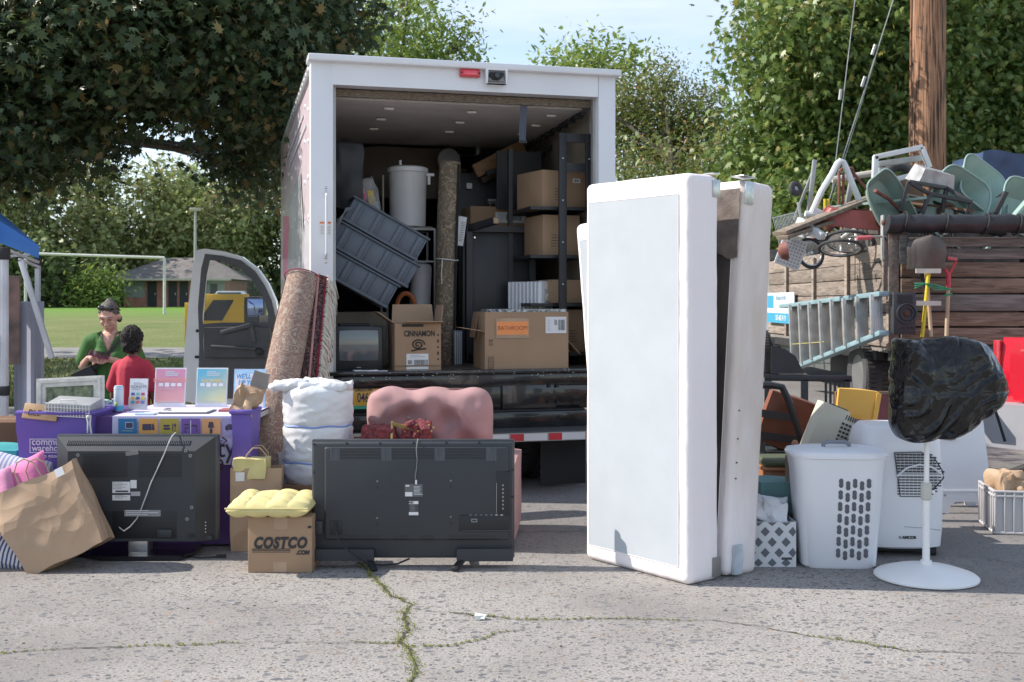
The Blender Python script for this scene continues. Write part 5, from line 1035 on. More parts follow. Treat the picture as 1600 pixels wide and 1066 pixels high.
# ---------------- table, banner, hampers ----------------
YT=6.45; sT=F/YT
def tx(px): return (px-800)/sT
def tz(py): return H-(py-HZ)/sT
xa,xb=tx(120),tx(388); zt=.748
t=thing('folding_table','long folding table under a purple cloth and lilac banner behind the televisions','table',((xa+xb)/2,YT+.36,0))
cx=(xa+xb)/2
b=B(); b.box((0,0,zt-.02),(xb-xa,.70,.03),mat('table_top',(.4,.4,.4),.6)); b.build('tabletop',t)
for sx in (-1,1):
    for sy in (-1,1): b=B(); b.cyl((sx*(xb-xa)*.44,sy*.28,0),(sx*(xb-xa)*.44,sy*.28,zt-.03),.014,MG,n=8); b.build('leg',t)
zb=tz(727)
def cloth(x0,x1,off,m,zb,seed,hang=True):
    b=B(); b.add([(x0,-.36-off,zt+.001+off),(x1,-.36-off,zt+.001+off),(x1,.355,zt+.001+off),(x0,.355,zt+.001+off)],[(0,1,2,3)],m)
    def f(u,v): x=x0+(x1-x0)*u; q=v; return (x,-.36-off-.012*q*math.sin(x*11+seed)-.02*q,zt+.001+off-(zt-zb)*v)
    b.grid(f,40,8,m); return b
tcs=thing('table_cloth','dark purple cloth under the lilac banner on the folding table','tablecloth',t.location); b=cloth(xa-cx,xb-cx,0,PURD,.015,1); b.build('cloth',tcs)
tb_=thing('table_banner','lilac printed banner with coloured furniture icons draped over the table','banner',t.location)
bx0,bx1=tx(176)-cx,tx(387)-cx; b=cloth(bx0,bx1,.004,BAN,zb,1); b.build('banner_cloth',tb_)
def BP(px,py,off=.0): return (tx(px)-cx,-.389-off,tz(py))
cols=['2f6f9f','d99f55','b59f45','7d57a0','dba070','9d96bd']; ink=mat('icon_ink',(.07,.055,.10),.7,var=0); ink2=mat('icon_outline',(.18,.25,.3),.7,var=0)
for i,px in enumerate((202,234.5,267,300,332,364)):
    c=BP(px,667); b=B(); b.box(c,(.106,.002,.10),mat('square_'+str(i),hexc(cols[i]),.7,var=.03)); sq=b.build('icon_square',tb_)
    b=B(); y=c[1]-.0022; x,z=c[0],c[2]
    if i==0: b.box((x+.01,y,z+.012),(.038,.001,.028),ink); b.ring([(x-.012,z-.006),(x+.033,z-.006),(x+.033,z+.03),(x-.012,z+.03)],[(x-.01,z-.004),(x+.031,z-.004),(x+.031,z+.028),(x-.01,z+.028)],y-.001,y,STK); b.box((x,y,z-.02),(.06,.001,.008),ink2)
    elif i==1: b.prism([(x-.034,z-.016),(x+.018,z-.016),(x+.018,z+.02),(x-.034,z+.02)],y-.001,y,ink); b.prism([(x+.02,z-.013),(x+.036,z-.018),(x+.03,z+.024),(x+.022,z+.018)],y-.001,y,ink)
    elif i==2: b.prism([(x-.036,z+.015),(x+.004,z+.015),(x-.004,z+.002),(x-.028,z+.002)],y-.001,y,ink); b.prism([(x-.036,z-.002),(x+.006,z-.002),(x,z-.014),(x-.03,z-.014)],y-.001,y,ink); b.box((x+.02,y,z),(.004,.001,.045),ink); b.sph((x+.033,y,z+.013),(.006,.001,.010),ink,8); b.box((x+.033,y,z-.01),(.003,.001,.03),ink)
    elif i==3: b.box((x-.022,y,z+.016),(.028,.001,.007),ink); b.box((x+.02,y,z+.01),(.03,.001,.009),ink); b.box((x-.018,y,z-.002),(.02,.001,.005),ink); b.box((x-.03,y,z-.015),(.003,.001,.03),ink); b.box((x+.002,y-.001,z),(.004,.002,.08),STK); b.box((x+.034,y,z-.01),(.003,.001,.03),ink)
    elif i==4: b.prism([(x-.018,z-.002),(x+.018,z-.002),(x+.011,z+.032),(x-.011,z+.032)],y-.001,y,ink); b.sph((x,y,z-.02),(.009,.001,.018),ink,8)
    else: b.box((x,y,z+.008),(.05,.001,.02),ink); b.box((x,y,z-.008),(.062,.001,.012),ink); b.box((x-.031,y,z-.002),(.01,.001,.024),ink); b.box((x+.031,y,z-.002),(.01,.001,.024),ink); b.box((x-.025,y,z-.018),(.004,.001,.01),ink); b.box((x+.025,y,z-.018),(.004,.001,.01),ink)
    b.build('icon',sq)
LI=mat('logo_ink',(.03,.02,.05),.7,var=0)
c=BP(370,700); text('community',.16,LI,tb_,(c[0]-.0,-.392,c[2]+.0),align='RIGHT',bold=.0008,sx=.84)
c=BP(352,722); text('warehouse',.14,LI,tb_,(c[0]+.005,-.397,c[2]-.0),align='RIGHT',bold=.0008,sx=.9)
b=B(); x1=BP(375,700)[0]; y=-.391; za=BP(0,688)[2]; b.box((x1,y,za-.08),(.006,.002,.16),LI); b.box((x1-.012,y,za),(.03,.002,.005),LI)
xx,_,zz=BP(352,688); b.box((xx-.06,y,zz),(.10,.002,.005),LI); b.bar((xx-.01,y,zz+.022),(xx+.018,y,zz+.0),.004,.011,LI,up=(0,1,0)); b.bar((xx-.01,y,zz-.022),(xx+.018,y,zz-.0),.004,.011,LI,up=(0,1,0)); b.build('logo_bracket',tb_)
# purple hampers
def hamper(label,loc,w_,d_,h_,seed,rz=0):
    t=thing('hamper',label,'hamper',loc,rz,'purple cloth hampers by the table'); b=B(); b.soft((0,0,h_/2),(w_,d_,h_),PUR,16,.014,5,0,True,1.12,seed); b.build('bin',t,ang=60)
    b=B(); k=1.12; P=[(-w_/2*k,-d_/2*k,h_),(w_/2*k,-d_/2*k,h_),(w_/2*k,d_/2*k,h_),(-w_/2*k,d_/2*k,h_)]; b.tube([Vector(P[i]).lerp(Vector(P[(i+1)%4]),j/5) for i in range(4) for j in range(5)],.014,PUR,8,closed=True); b.build('rim',t); return t
dh=6.42; sh_=F/dh; hx=(89-800)/sh_; hh=H-(645-HZ)/sh_
t=hamper('purple cloth hamper with white printed lettering holding frames left of the table',(hx,dh+.16,0),.395,.32,hh,2)
WI=mat('white_print',(.62,.60,.70),.6,var=0)
def HX(px,py): return ((px-89)/sh_,-.183,H-(py-HZ)/sh_)
c=HX(52,690); b_=text('community',.056,WI,t,(c[0],c[1],c[2]),align='LEFT',bold=.0008,sx=.95)
c=HX(52,700); text('warehouse',.052,WI,t,(c[0],c[1]+.004,c[2]),align='LEFT',bold=.0008,sx=.95)
a=HX(49,685);c=HX(125,707); b=B(); b.ring([(a[0],c[2]),(c[0],c[2]),(c[0],a[2]),(a[0],a[2])],[(a[0]+.004,c[2]+.004),(c[0]-.004,c[2]+.004),(c[0]-.004,a[2]-.004),(a[0]+.004,a[2]-.004)],-.183,-.180,WI); b.build('logo_frame',t)
c=HX(70,712); text('ooo good',.03,WI,t,(c[0]+.03,c[1],c[2]),bold=.0006)
b=B(); x=(143-89)/sh_; b.tube([(x-.015,-.2,hh-.01),(x,-.215,hh-.05),(x-.004,-.21,hh-.11)],.005,ROPE,6); b.tube([(x+.01,-.2,hh-.01),(x+.012,-.215,hh-.06),(x+.02,-.21,hh-.13)],.005,ROPE,6); b.sph((x,-.21,hh-.02),.012,ROPE,8); b.build('drawstring',t)
# things in the hamper
DW=mat('distressed_white',(.60,.58,.53),.7,var=.15,vs=25)
w_=(138-30)/sh_; t=thing('picture_frame','distressed white picture frame standing in the purple hamper','picture frame',(hx-.01,dh+.22,hh-.15),0,rot=(R(-8),R(-3),0))
b=B(); a=w_/2; b.ring([(-a,0),(a,0),(a,.34),(-a,.34)],[(-a+.055,.055),(a-.055,.055),(a-.055,.285),(-a+.055,.285)],-.015,.015,DW); b.ring([(-a+.012,.012),(a-.012,.012),(a-.012,.328),(-a+.012,.328)],[(-a+.03,.03),(a-.03,.03),(a-.03,.31),(-a+.03,.31)],-.024,-.014,DW); b.build('frame',t)
b=B(); b.box((0,.004,.17),(w_-.11,.006,.23),mat('picture_leafy',(.3,.32,.16),.25,c2=(.03,.05,.03),vs=25)); b.build('picture',t)
t=thing('wire_basket','white wire basket lying on top of the full purple hamper','basket',(hx+.07,dh+.08,hh-.02),0,rot=(R(8),R(3),0)); b=B()
b.box((0,.0,.05),(.255,.20,.07),mat('basket_inner',(.33,.34,.35),.6),bev=.004)
for k in range(15): b.bar((-.125+.0178*k,-.104,.015),(-.125+.0178*k,-.104,.09),.0035,.0035,STK)
for z in (.015,.04,.065,.09): b.bar((-.13,-.105,z),(.13,-.105,z),.0035,.0035,STK)
b.tube([(-.05,-.1,.09),(-.04,-.1,.11),(.04,-.1,.11),(.05,-.1,.09)],.004,STK,6); b.build('basket',t)
t=thing('wooden_sign','small wooden sign board with burnt lettering lying in the purple hamper','sign',(hx-.085,dh-.02,hh+.005),0,rot=(R(70),R(6),0)); b=B(); b.box((0,0,0),(.2,.09,.012),mat('light_wood',(.42,.27,.14),.6,var=.2),bev=.004); b.build('board',t); text('BLE',.05,mat('burnt',(.08,.04,.02),.8,var=0),t,(-.03,-.01,.0075),rot=(0,0,0))
# on the table
def on(name,label,cat,px,pyb,**kw):   # base point on the table top
    d_=(H-zt-.006)*F/(pyb-HZ); return thing(name,label,cat,((px-800)*d_/F,d_,zt+.006),**kw),F/d_
t,q=on('drink_can','tall white and blue drink can standing at the left end of the table','can',185.5,642.5)
h_=40/q; r_=7.3/q; b=B(); b.lathe([(r_*.85,0),(r_,.006),(r_,h_-.012),(r_*.82,h_),(0.001,h_-.002)],mat('can_white',(.55,.62,.68),.25,var=.1),n=24); b.build('can_body',t)
b=B(); b.lathe([(r_*1.01,.006),(r_*1.015,.02),(r_*1.015,.035),(r_*1.01,.036)],mat('can_blue',(.06,.38,.62),.3,var=.1),n=24); b.lathe([(r_*1.01,h_-.022),(r_*.9,h_-.004),(.001,h_-.002)],mat('can_blue',(.06,.38,.62),.3),n=24); b.sph((-.005,-r_*.9,.04),(.012,.006,.016),mat('lime',(.3,.5,.1),.4),8); b.build('printed_bands',t)
def flyer(label,px0,px1,py0,py1,fn,tilt=8):
    t,q=on('flyer_stand',label,'flyer stand',(px0+px1)/2,py1,group='printed flyers in clear stands on the table'); w_=(px1-px0)/q; h_=(py1-py0)/q
    t.rotation_euler=(R(-tilt),0,R(-2)); b=B(); b.box((0,.004,h_/2),(w_+.006,.004,h_+.006),mat('acrylic',(.6,.62,.66),.08,var=0,alpha=.35)); b.box((0,.06,.004),(w_,.12,.004),mat('acrylic',(.6,.62,.66),.08,var=0,alpha=.35)); b.build('acrylic_holder',t)
    fn(t,w_,h_); return t
def grad(name,ca,cb,hh,diag=0):
    m,n,bb=nodes(name); N=n.nodes.new; L=n.links.new; tc=N('ShaderNodeTexCoord'); sx=N('ShaderNodeSeparateXYZ'); L(tc.outputs['Object'],sx.inputs[0]); ad=N('ShaderNodeMath'); ad.operation='MULTIPLY_ADD'; L(sx.outputs[0],ad.inputs[0]); ad.inputs[1].default_value=-diag; L(sx.outputs[2],ad.inputs[2])
    mr=N('ShaderNodeMapRange'); mr.inputs[2].default_value=hh; L(ad.outputs[0],mr.inputs[0]); r=N('ShaderNodeMix'); r.data_type='RGBA'; L(mr.outputs[0],r.inputs[0]); r.inputs[6].default_value=(*cb,1); r.inputs[7].default_value=(*ca,1); L(r.outputs[2],bb.inputs['Base Color']); bb.inputs['Roughness'].default_value=.35; return m
PWH=mat('print_white',(.78,.78,.8),.5,var=0)
def f1(t,w_,h_):
    b=B(); b.box((0,0,h_/2),(w_,.002,h_),PWH); b.box((0,-.004,h_*.2),(w_+.008,.004,h_*.38),mat('acrylic2',(.6,.62,.66),.08,var=0,alpha=.3)); p=b.build('flyer',t); text('DONATE',.025,GINK,p,(0,-.002,h_*.74),bold=.0004,sx=.95); b=B(); lines(b,0,-.0015,h_*.88,w_*.6,3,.006,mat('lt_grey',(.5,.5,.55),.6,var=0),.003); lines(b,0,-.0015,h_*.66,w_*.8,1,.006); b.build('small_print',p)
    b=B()
    for i in range(3):
        for j in range(3): b.box(((i-1)*w_*.28,-.0075,h_*.5-j*.025),(w_*.2,.001,.017),mat('ic%d%d'%(i,j),[(.1,.15,.4),(.6,.4,.05),(.05,.3,.35),(.2,.5,.45),(.1,.12,.3),(.6,.15,.15),(.5,.1,.2),(.7,.5,.1),(.15,.2,.45)][(i*3+j)],.6,var=0))
    b.build('colour_icons',p)
flyer('narrow white flyer with small coloured squares in a clear stand beside the can',201,229,592,640,f1)
def f2(ca,cb,head,sub,hc,hn,sy,diag):
    def fn(t,w_,h_):
        b=B(); b.box((0,0,h_/2),(w_,.002,h_),PWH); p=b.build('flyer',t); b=B(); b.box((0,-.002,h_*.54),(w_*.93,.0016,h_*.86),grad(hn,ca,cb,h_,diag)); b.build('gradient_print',p)
        text(head,.026,hc,p,(0,-.004,h_*sy),bold=.0009,sx=.85); b=B(); lines(b,.012,-.0035,h_*.9,w_*.45,3,.011,mat('pale_print',(.55,.62,.68),.6,var=0),.006); 
        for i in range(4): b.box(((i-1.5)*w_*.2,-.0035,h_*.57),(w_*.14,.001,.02 if i!=1 else .026),PWH)
        lines(b,0,-.0035,h_*.47,w_*.7,1,.01,mat('pale_print2',(.6,.5,.55),.6,var=0),.004); lines(b,0,-.0035,h_*.14,w_*.85,3,.012,mat('pale_print',(.55,.62,.68),.6,var=0),.003,5); b.build('small_print',p)
    return fn
flyer('pink gradient flyer standing in the middle of the table',240,289,575,636,f2((.66,.27,.42),(.75,.40,.36),'DONATE FURNITURE','',mat('orange_print',(.78,.36,.30),.6,var=0),'pink_gradient',.68,0))
flyer('blue to yellow gradient volunteer flyer on the table',305,354,575,636,f2((.12,.45,.62),(.70,.66,.34),'VOLUNTEER','',mat('peach_print',(.72,.58,.30),.6,var=0),'blue_gradient',.66,.5))
def f4(t,w_,h_):
    b=B(); b.box((0,0,h_/2),(w_,.002,h_),mat('sky_print',(.40,.60,.80),.4,var=.15,vs=10)); p=b.build('flyer',t); b=B(); b.box((-.01,-.002,h_*.6),(w_*.8,.0016,h_*.55),PWH); b.box((0,-.002,h_*.12),(w_*.9,.0016,h_*.2),PWH); b.build('print_panel',p)
    text("WE'LL PICK\nUP YOUR\nITEMS",.042,mat('blue_print',(.10,.36,.68),.6,var=0),p,(0.0,-.004,h_*.64),bold=.0012,shear=.2,sx=.82)
flyer('sky blue pick up flyer in a clear stand at the right end of the table',364,414,577,637,f4)
t,q=on('clipboard','thin clipboard with papers and pen lying on the middle of the table','clipboard',293,644); b=B(); b.box((0,0,.004),(.30,.20,.005),GRY,bev=.002); b.build('board',t); b=B(); b.box((0,.0,.008),(.27,.18,.003),STK); b.build('paper',t); b=B(); b.box((-.12,0,.015),(.03,.06,.014),CHR,bev=.004); b.build('clip',t)
t,q=on('leaflet_stack','stack of pale leaflets lying on the table front edge','papers',228,648); b=B(); b.box((0,0,.004),(.11,.06,.007),mat('leaflet',(.4,.55,.62),.5)); b.build('leaflets',t)
t,q=on('booklet','dark red booklet lying at the right end of the table','booklet',362,642); b=B(); b.box((0,0,.006),(.13,.12,.011),mat('booklet_red',(.4,.12,.12),.5)); b.build('cover',t)
t,q=on('tissue_pile','pile of pale mint tissue packets at the left end of the table','packets',158,640); MN=mat('mint_tissue',(.45,.58,.60),.8,var=.1); r7=random.Random(2)
for k in range(6): b=B(); b.soft((-.07+.032*k,r7.uniform(-.02,.02),.025+.012*(k%2)),(.05,.05,.05),MN,6,.012,30,rnd=.3); b.build('packet',t)
# second hamper on the right end with crumpled paper
d2=6.5; t=hamper('purple cloth hamper stuffed with crumpled paper bags at the right end of the table',((384-800)*d2/F,d2,0),.10,.20,H-(641-HZ)*d2/F,6)
o=thing('crumpled_bag','crumpled brown paper bag stuffed into the hamper at the right end of the table','paper bag',((391-800)*d2/F,d2-.02,H-(641-HZ)*d2/F-.03)); b=B(); b.soft((-.02,0,.09),(.13,.12,.18),mat('kraft_crumple',(.40,.27,.17),.6,var=.1,bump=.8,bs=14),12,.04,13,rnd=.25,ridge=.02,r=(0,R(12),0)); b.build('bag',o,ang=20)
o=thing('crumpled_bag','grey brown crumpled paper tilted above the brown bag beside the pink rug','paper bag',((403-800)*d2/F,d2+.04,H-(618-HZ)*d2/F)); b=B(); b.soft((0,0,.07),(.09,.03,.13),mat('grey_board',(.25,.23,.22),.7,var=.2,bump=.6,bs=14),8,.015,13,rnd=.1,r=(0,R(14),0)); b.build('bag',o,ang=20)
# brown box at far left behind
g_=(15-800)*7.0/F; t=thing('cardboard_box','large brown cardboard box at the left edge beneath the tent','box',(g_-.25,7.2,0),0); b=B(); carton(b,.65,.4,H-(660-HZ)*7.0/F,mat('brown_fibre',(.17,.085,.05),.85,var=.1)); b.build('carton',t)
# ---------------- canopy tent ----------------
d=9.0; sT2=F/d
def P9(px,py,dd=0): return W(px,py,d+dd)
t=thing('canopy_tent','blue pop up canopy tent with white legs at the left edge','tent',(P9(60,470).x,d,0)); o_=Vector(t.location)
BLU=mat('blue_canopy',(.045,.17,.48),.6,var=.08,vs=3,bump=.1,bs=4); GPAN=mat('grey_fabric',(.30,.31,.38),.8,var=.05)
b=B(); R0=P9(60,374)-o_; 
q=[P9(61,380,.1)-o_,P9(61,404,.1)-o_,P9(-2,372,-1.2)-o_,P9(-2,345,-1.2)-o_]
b.add([P9(61,384,.9)-o_,P9(0,346,.9)-o_,Vector((-1.6,2.0,2.6)),P9(61,404,.9)-o_,P9(-5,378,.9)-o_,P9(-230,325,.3)-o_,P9(-230,384,-1.5)-o_,P9(-230,410,-1.5)-o_,P9(40,398,-.9)-o_],[(0,1,5,2),(3,0,1,4),(1,5,6,4),(4,6,7)],BLU)
b.build('canopy',t,smooth=False)
WM=mat('tent_white_metal',(.52,.52,.55),.5)
for px,py,dd,w_ in ((7,392,-.9,.045),(59,408,.9,.04)):
    p=P9(px,py,dd)-o_; b=B(); b.box((p.x,p.y,p.z/2),(w_,w_,p.z),WM,bev=.004); b.build('leg',t)
    b=B(); b.box((p.x,p.y,p.z-.02),(w_*1.4,w_*1.4,.09),BLM,bev=.006); b.build('leg_joint',t); b=B(); b.box((p.x,p.y,p.z*.43),(w_*1.35,w_*1.35,.07),BLM,bev=.006); b.build('leg_joint',t)
b=B(); b.bar(P9(33,408,.3)-o_,P9(81,560,.3)-o_,.03,.045,WM,bev=.004); b.build('brace',t)
b=B(); b.bar(P9(30,405,.4)-o_,P9(62,418,.8)-o_,.02,.02,WM); b.bar(P9(0,402,.4)-o_,P9(45,398,.8)-o_,.02,.02,WM); b.bar(P9(10,390,-.4)-o_,P9(60,410,.8)-o_,.02,.02,WM); b.build('truss',t)
b=B(); b.grid(lambda u,v:P9(22+47*u,471+150*v if False else 471,.7+.05*math.sin(u*8))-o_+Vector((0,0,-v*(H-.15-(471-HZ)/sT2))),10,6,GPAN); b.build('side_wall',t)
b=B(); c=P9(8,500,.45)-o_; b.box((c.x,c.y,c.z),(.25,.02,.75),mat('dark_poster',(.05,.035,.035),.4,c2=(.22,.12,.10),vs=6)); b.build('poster',t)
# lectern sign, yellow arrow board behind door
d=15.5; t=thing('arrow_board','yellow traffic board with a black diagonal stripe behind the open cab door','sign',(W(345,470,d).x,d,0))
YS=mat('sign_yellow',(.62,.38,.02),.5,var=.05); s6=F/d; cz=H-(482-HZ)/s6
b=B(); b.box((-.05,0,cz-.62),(1.0-.1,.03,1.4),YS,bev=.01); x=lambda px:(px-345)/s6; z=lambda py:H-(py-HZ)/s6
b.box((0,0,cz),((376-287)/s6,.04,.40),YS,bev=.015); b.build('board',t); b=B(); b.prism([(x(334),z(469)),(x(366),z(469)),(x(348),z(501)),(x(318),z(501)),(x(318),z(492))],-.028,-.021,BLM); b.prism([(x(290),z(500)),(x(318),z(500)),(x(318),z(475)),(x(300),z(470))][::1],-.004,-.003,BLM); b.build('stripe',t)
for px in (300,365): b=B(); b.cyl((x(px),.03,0),(x(px),.03,cz-.1),.02,MG); b.build('leg',t)
t=thing('parked_car','white car parked far off seen beyond the cab door','car',(W(364,500,78).x,78,gz(0,78))); CW=mat('car_white',(.6,.62,.65),.2,coat=.8,var=.02)
b=B(); b.soft((0,0,.55),(4.2,1.7,.6),CW,8,0,1,rnd=.06); b.soft((-.1,0,1.0),(2.3,1.5,.6),CW,8,0,1,rnd=.15,taper=.8); b.build('body',t); b=B(); b.soft((-.1,-.03,1.03),(1.9,1.5,.36),mat('car_glass',(.03,.04,.05),.08,var=0),8,0,1,rnd=.1,taper=.85); b.build('window',t)
for x_ in (-1.3,1.3): wheel(t,(x_,-.75,.31),.31,.2,ax=1)
# ---------------- people ----------------
SKIN=mat('skin_light',(.52,.30,.235),.5,var=.05,vs=30); SKIND=mat('skin_dark',(.115,.058,.038),.45,var=.08,vs=30)
GRN=mat('green_shirt',(.045,.135,.03),.85,var=.08,vs=8,bump=.3,bs=25); BLKC=mat('black_trousers',(.015,.015,.017),.85); REDC=mat('red_tee',(.42,.028,.055),.85,var=.06,vs=8,bump=.3,bs=20)
HAIR=mat('grey_hair',(.085,.075,.068),.6,var=.5,vs=60,bump=.6,bs=90,stretch=(3,3,.6)); HAIRB=mat('black_curls',(.016,.012,.010),.8,var=.6,vs=70,bump=1,bs=110)
LIP=mat('lips',(.38,.13,.11),.4,var=0); SHOE=mat('shoe',(.05,.05,.05),.6)
def fingers(w,dirv,side,up,ln=.07,r=.0085,curl=.5):
    w=Vector(w);d=Vector(dirv).normalized();s=Vector(side).normalized();u=Vector(up).normalized(); o=[]
    o.append(('c',w,w+d*.055,.019,.022)); o.append(('e',w+d*.045,(.03,.036,.03)))
    for i,(k,l) in enumerate(((-1.5,.88),(-.5,1),(.5,.95),(1.5,.75))):
        a=w+d*.07+s*k*.0175; m_=a+(d*(1-curl*.3)-u*curl*.5).normalized()*ln*l*.5; e=m_+(d*(1-curl)-u*curl*1.1).normalized()*ln*l*.45; o+= [('c',a-d*.03,m_,r,r*.95),('c',m_,e,r*.95,r*.8)]
    a=w+d*.02-s*.022; m_=a+(d*.6-s*.55+u*.2).normalized()*.035; o+= [('c',a,m_,.011,.010),('c',m_,m_+(d*.9-s*.1+u*.1).normalized()*.028,.0095,.008)]
    return o
d=8.6; t=thing('person','woman in a green short sleeved shirt with sunglasses on her hair looking at her phone','person',((172-800)*d/F,d,-.0),R(9))
Hc=Vector((-.0,-.035,1.30)); tl_=Euler((R(27),0,R(-5))).to_matrix()
def hp(x,y,z): return Hc+tl_@Vector((x,y,z))
rt=(R(27),0,R(-5))
body=[('e',Hc+tl_@Vector((0,.01,.02)),(.071,.088,.092),rt),('e',hp(0,-.02,-.045),(.055,.066,.062),rt),('e',hp(0,-.05,-.085),(.026,.024,.02),rt),
 ('c',hp(0,-.088,.012),hp(0,-.099,-.024),.008,.0115),('c',hp(-.012,-.093,-.03),hp(.012,-.093,-.03),.008,.008),('c',hp(-.04,-.078,.028),hp(.04,-.078,.028),.0125,.0125),
 ('c',hp(-.015,-.080,-.060),hp(.015,-.080,-.060),.0075,.0075),('c',hp(-.012,-.079,-.068),hp(.012,-.079,-.068),.0068,.0068),('e',hp(-.034,-.068,-.022),(.02,.016,.02),rt),('e',hp(.034,-.068,-.022),(.02,.016,.02),rt),
 ('e',hp(-.073,.01,-.005),(.010,.019,.03),rt),('e',hp(.073,.01,-.005),(.010,.019,.03),rt),
 ('c',(0,.02,1.24),(0,.035,1.12),.047,.055),('c',(-.12,.03,1.10),(.12,.03,1.10),.06,.06),('c',(0,.04,1.08),(0,.04,.78),.12,.12),
 ('c',(-.165,.03,1.09),(-.205,.03,.92),.043,.037),('c',(-.205,.03,.92),(-.125,-.17,.985),.034,.023),
 ('c',(.165,.03,1.09),(.20,.03,.92),.043,.037),('c',(.20,.03,.92),(.02,-.17,.975),.034,.023),
 ('c',(-.08,.04,.76),(-.09,.03,.42),.085,.056),('c',(-.09,.03,.42),(-.09,.05,.06),.052,.034),('c',(.08,.04,.76),(.09,.03,.42),.085,.056),('c',(.09,.03,.42),(.09,.05,.06),.052,.034),('c',(-.09,.05,.03),(-.10,-.1,.02),.034,.025),('c',(.09,.05,.03),(.10,-.1,.02),.034,.025)]
body+=fingers((-.125,-.17,.985),(.8,-.35,.1),(-.1,-.5,.8),(.3,.5,.6),.06,curl=.75)
body+=fingers((.02,-.17,.975),(-.85,-.3,.08),(-.1,.6,.8),(.1,-.6,.75),.06,curl=.6)
o=organic('body',body,.0055,SKIN,t,3)
b=B()
for s_ in (-1,1): b.sph(hp(s_*.031,-.079,.0105),(.0115,.006,.0045),mat('eye_lid',(.30,.15,.12),.5,var=0),10,X=Euler(rt).to_matrix().to_4x4()); b.tube([hp(s_*.016,-.092,.034),hp(s_*.034,-.09,.038),hp(s_*.05,-.08,.033)],.0028,HAIR,6)
b.sph(hp(0,-.0872,-.063),(.016,.003,.004),LIP,10,X=Euler(rt).to_matrix().to_4x4()); b.tube([hp(-.016,-.086,-.0635),hp(0,-.089,-.0645),hp(.016,-.086,-.0635)],.0011,mat('lip_line',(.12,.04,.04),.6,var=0),6); b.build('face_details',t)
hair=[('e',hp(0,.018,.038),(.076,.088,.080),rt),('e',hp(0,.05,-.01),(.068,.052,.07),rt),('e',hp(.0,.062,.098),(.032,.034,.026),rt),('c',hp(-.066,-.0,.04),hp(-.066,.03,.0),.014,.012),('c',hp(.066,-.0,.04),hp(.066,.03,.0),.014,.012),('e',hp(.05,.075,-.06),(.022,.025,.03),rt)]
o=organic('hair',hair,.0065,HAIR,t,2)
for v in o.data.vertices: v.co+=v.normal*.002*noise.noise(Vector((v.co.x*90,v.co.y*25,v.co.z*60)))
b=B()
for s_ in (-1,1): b.sph(hp(s_*.034,-.050,.098),(.031,.012,.020),mat('dark_lens',(.01,.008,.008),.08,var=0,coat=1),12,X=Euler((R(4),0,R(-5))).to_matrix().to_4x4()); b.tube([hp(s_*.060,-.045,.095),hp(s_*.079,.0,.07),hp(s_*.078,.04,.03)],.0038,mat('tortoise',(.12,.04,.02),.3),6)
b.tube([hp(-.01,-.06,.10),hp(.01,-.06,.10)],.004,BLM,6); b.build('sunglasses',t)
sh=[('c',(-.115,.03,1.105),(.115,.03,1.105),.072,.072),('c',(0,.045,1.08),(0,.045,.74),.135,.145),('e',(-.06,-.035,.98),(.08,.085,.08)),('e',(.06,-.035,.98),(.08,.085,.08)),('e',(0,.0,.83),(.155,.125,.16)),('c',(-.15,.03,1.10),(-.20,.03,.965),.062,.062),('c',(.15,.03,1.10),(.20,.03,.965),.062,.062),('e',(0,.02,.70),(.17,.14,.08))]
def cut(o,pts):  # remove faces near the neckline opening
    me=o.data; bm=bmesh.new(); bm.from_mesh(me); rm=[f for f in bm.faces if pts(f.calc_center_median())]; bmesh.ops.delete(bm,geom=rm,context='FACES'); bm.to_mesh(me); bm.free()
o=organic('shirt',sh,.009,GRN,t,5); cut(o,lambda c: (c.z>1.145 and abs(c.x)<.075) or (c.y<0 and abs(c.x)<.048*(c.z-1.02)/.12 and c.z>1.02) or (abs(c.x)>.17 and c.z<.925 and abs(c.x)>.195))
b=B()
for s_ in (-1,1): b.add([(s_*.05,-.045,1.17),(s_*.012,-.085,1.04),(s_*.055,-.078,1.075),(s_*.092,-.04,1.155),(s_*.075,.02,1.19)],[(0,1,2,3,4)],GRN)
b.tube([(-.0,-.122,.98),(0,-.127,.9),(0,-.128,.8),(0,-.12,.72)],.003,mat('green_seam',(.03,.09,.02),.9),6); b.build('collar',t)
organic('trousers',[('e',(0,.03,.72),(.16,.13,.09)),('c',(-.08,.04,.74),(-.09,.03,.42),.095,.068),('c',(-.09,.03,.42),(-.09,.05,.07),.066,.05),('c',(.08,.04,.74),(.09,.03,.42),.095,.068),('c',(.09,.03,.42),(.09,.05,.07),.066,.05)],.012,BLKC,t,4)
b=B(); 
for s_ in (-1,1): b.soft((s_*.1,-.03,.035),(.09,.24,.07),SHOE,8,0,1,rnd=.4)
b.build('shoes',t)
ph=thing('phone','dark pink phone held in the woman hands','phone',(0,0,0)); ph.matrix_world=Matrix.Translation(t.location)@Matrix.Rotation(R(9),4,'Z')@Matrix.Translation((-.035,-.215,1.015))@Euler((R(28),R(14),0)).to_matrix().to_4x4()
b=B(); b.box((0,0,0),(.15,.075,.011),mat('phone_pink',(.22,.02,.10),.35),bev=.004); b.box((0,0,.006),(.136,.066,.001),BLK); b.build('casing',ph)
bg_=thing('shoulder_bag','black crossbody bag hanging at the woman in green','bag',(0,0,0)); bg_.matrix_world=Matrix.Translation(t.location)@Matrix.Rotation(R(9),4,'Z')
b=B(); b.soft((-.155,-.13,.84),(.17,.08,.125),mat('black_nylon',(.02,.02,.022),.6,bump=.3,bs=30),10,.01,8,rnd=.2,r=(0,R(-25),0)); b.build('bag_body',bg_)
b=B(); P=[Vector(p) for p in ((-.10,-.155,.90),(-.03,-.15,.97),(.04,-.118,1.05),(.10,-.085,1.13),(.13,-.035,1.175),(.135,.03,1.185),(.10,.12,1.1))]
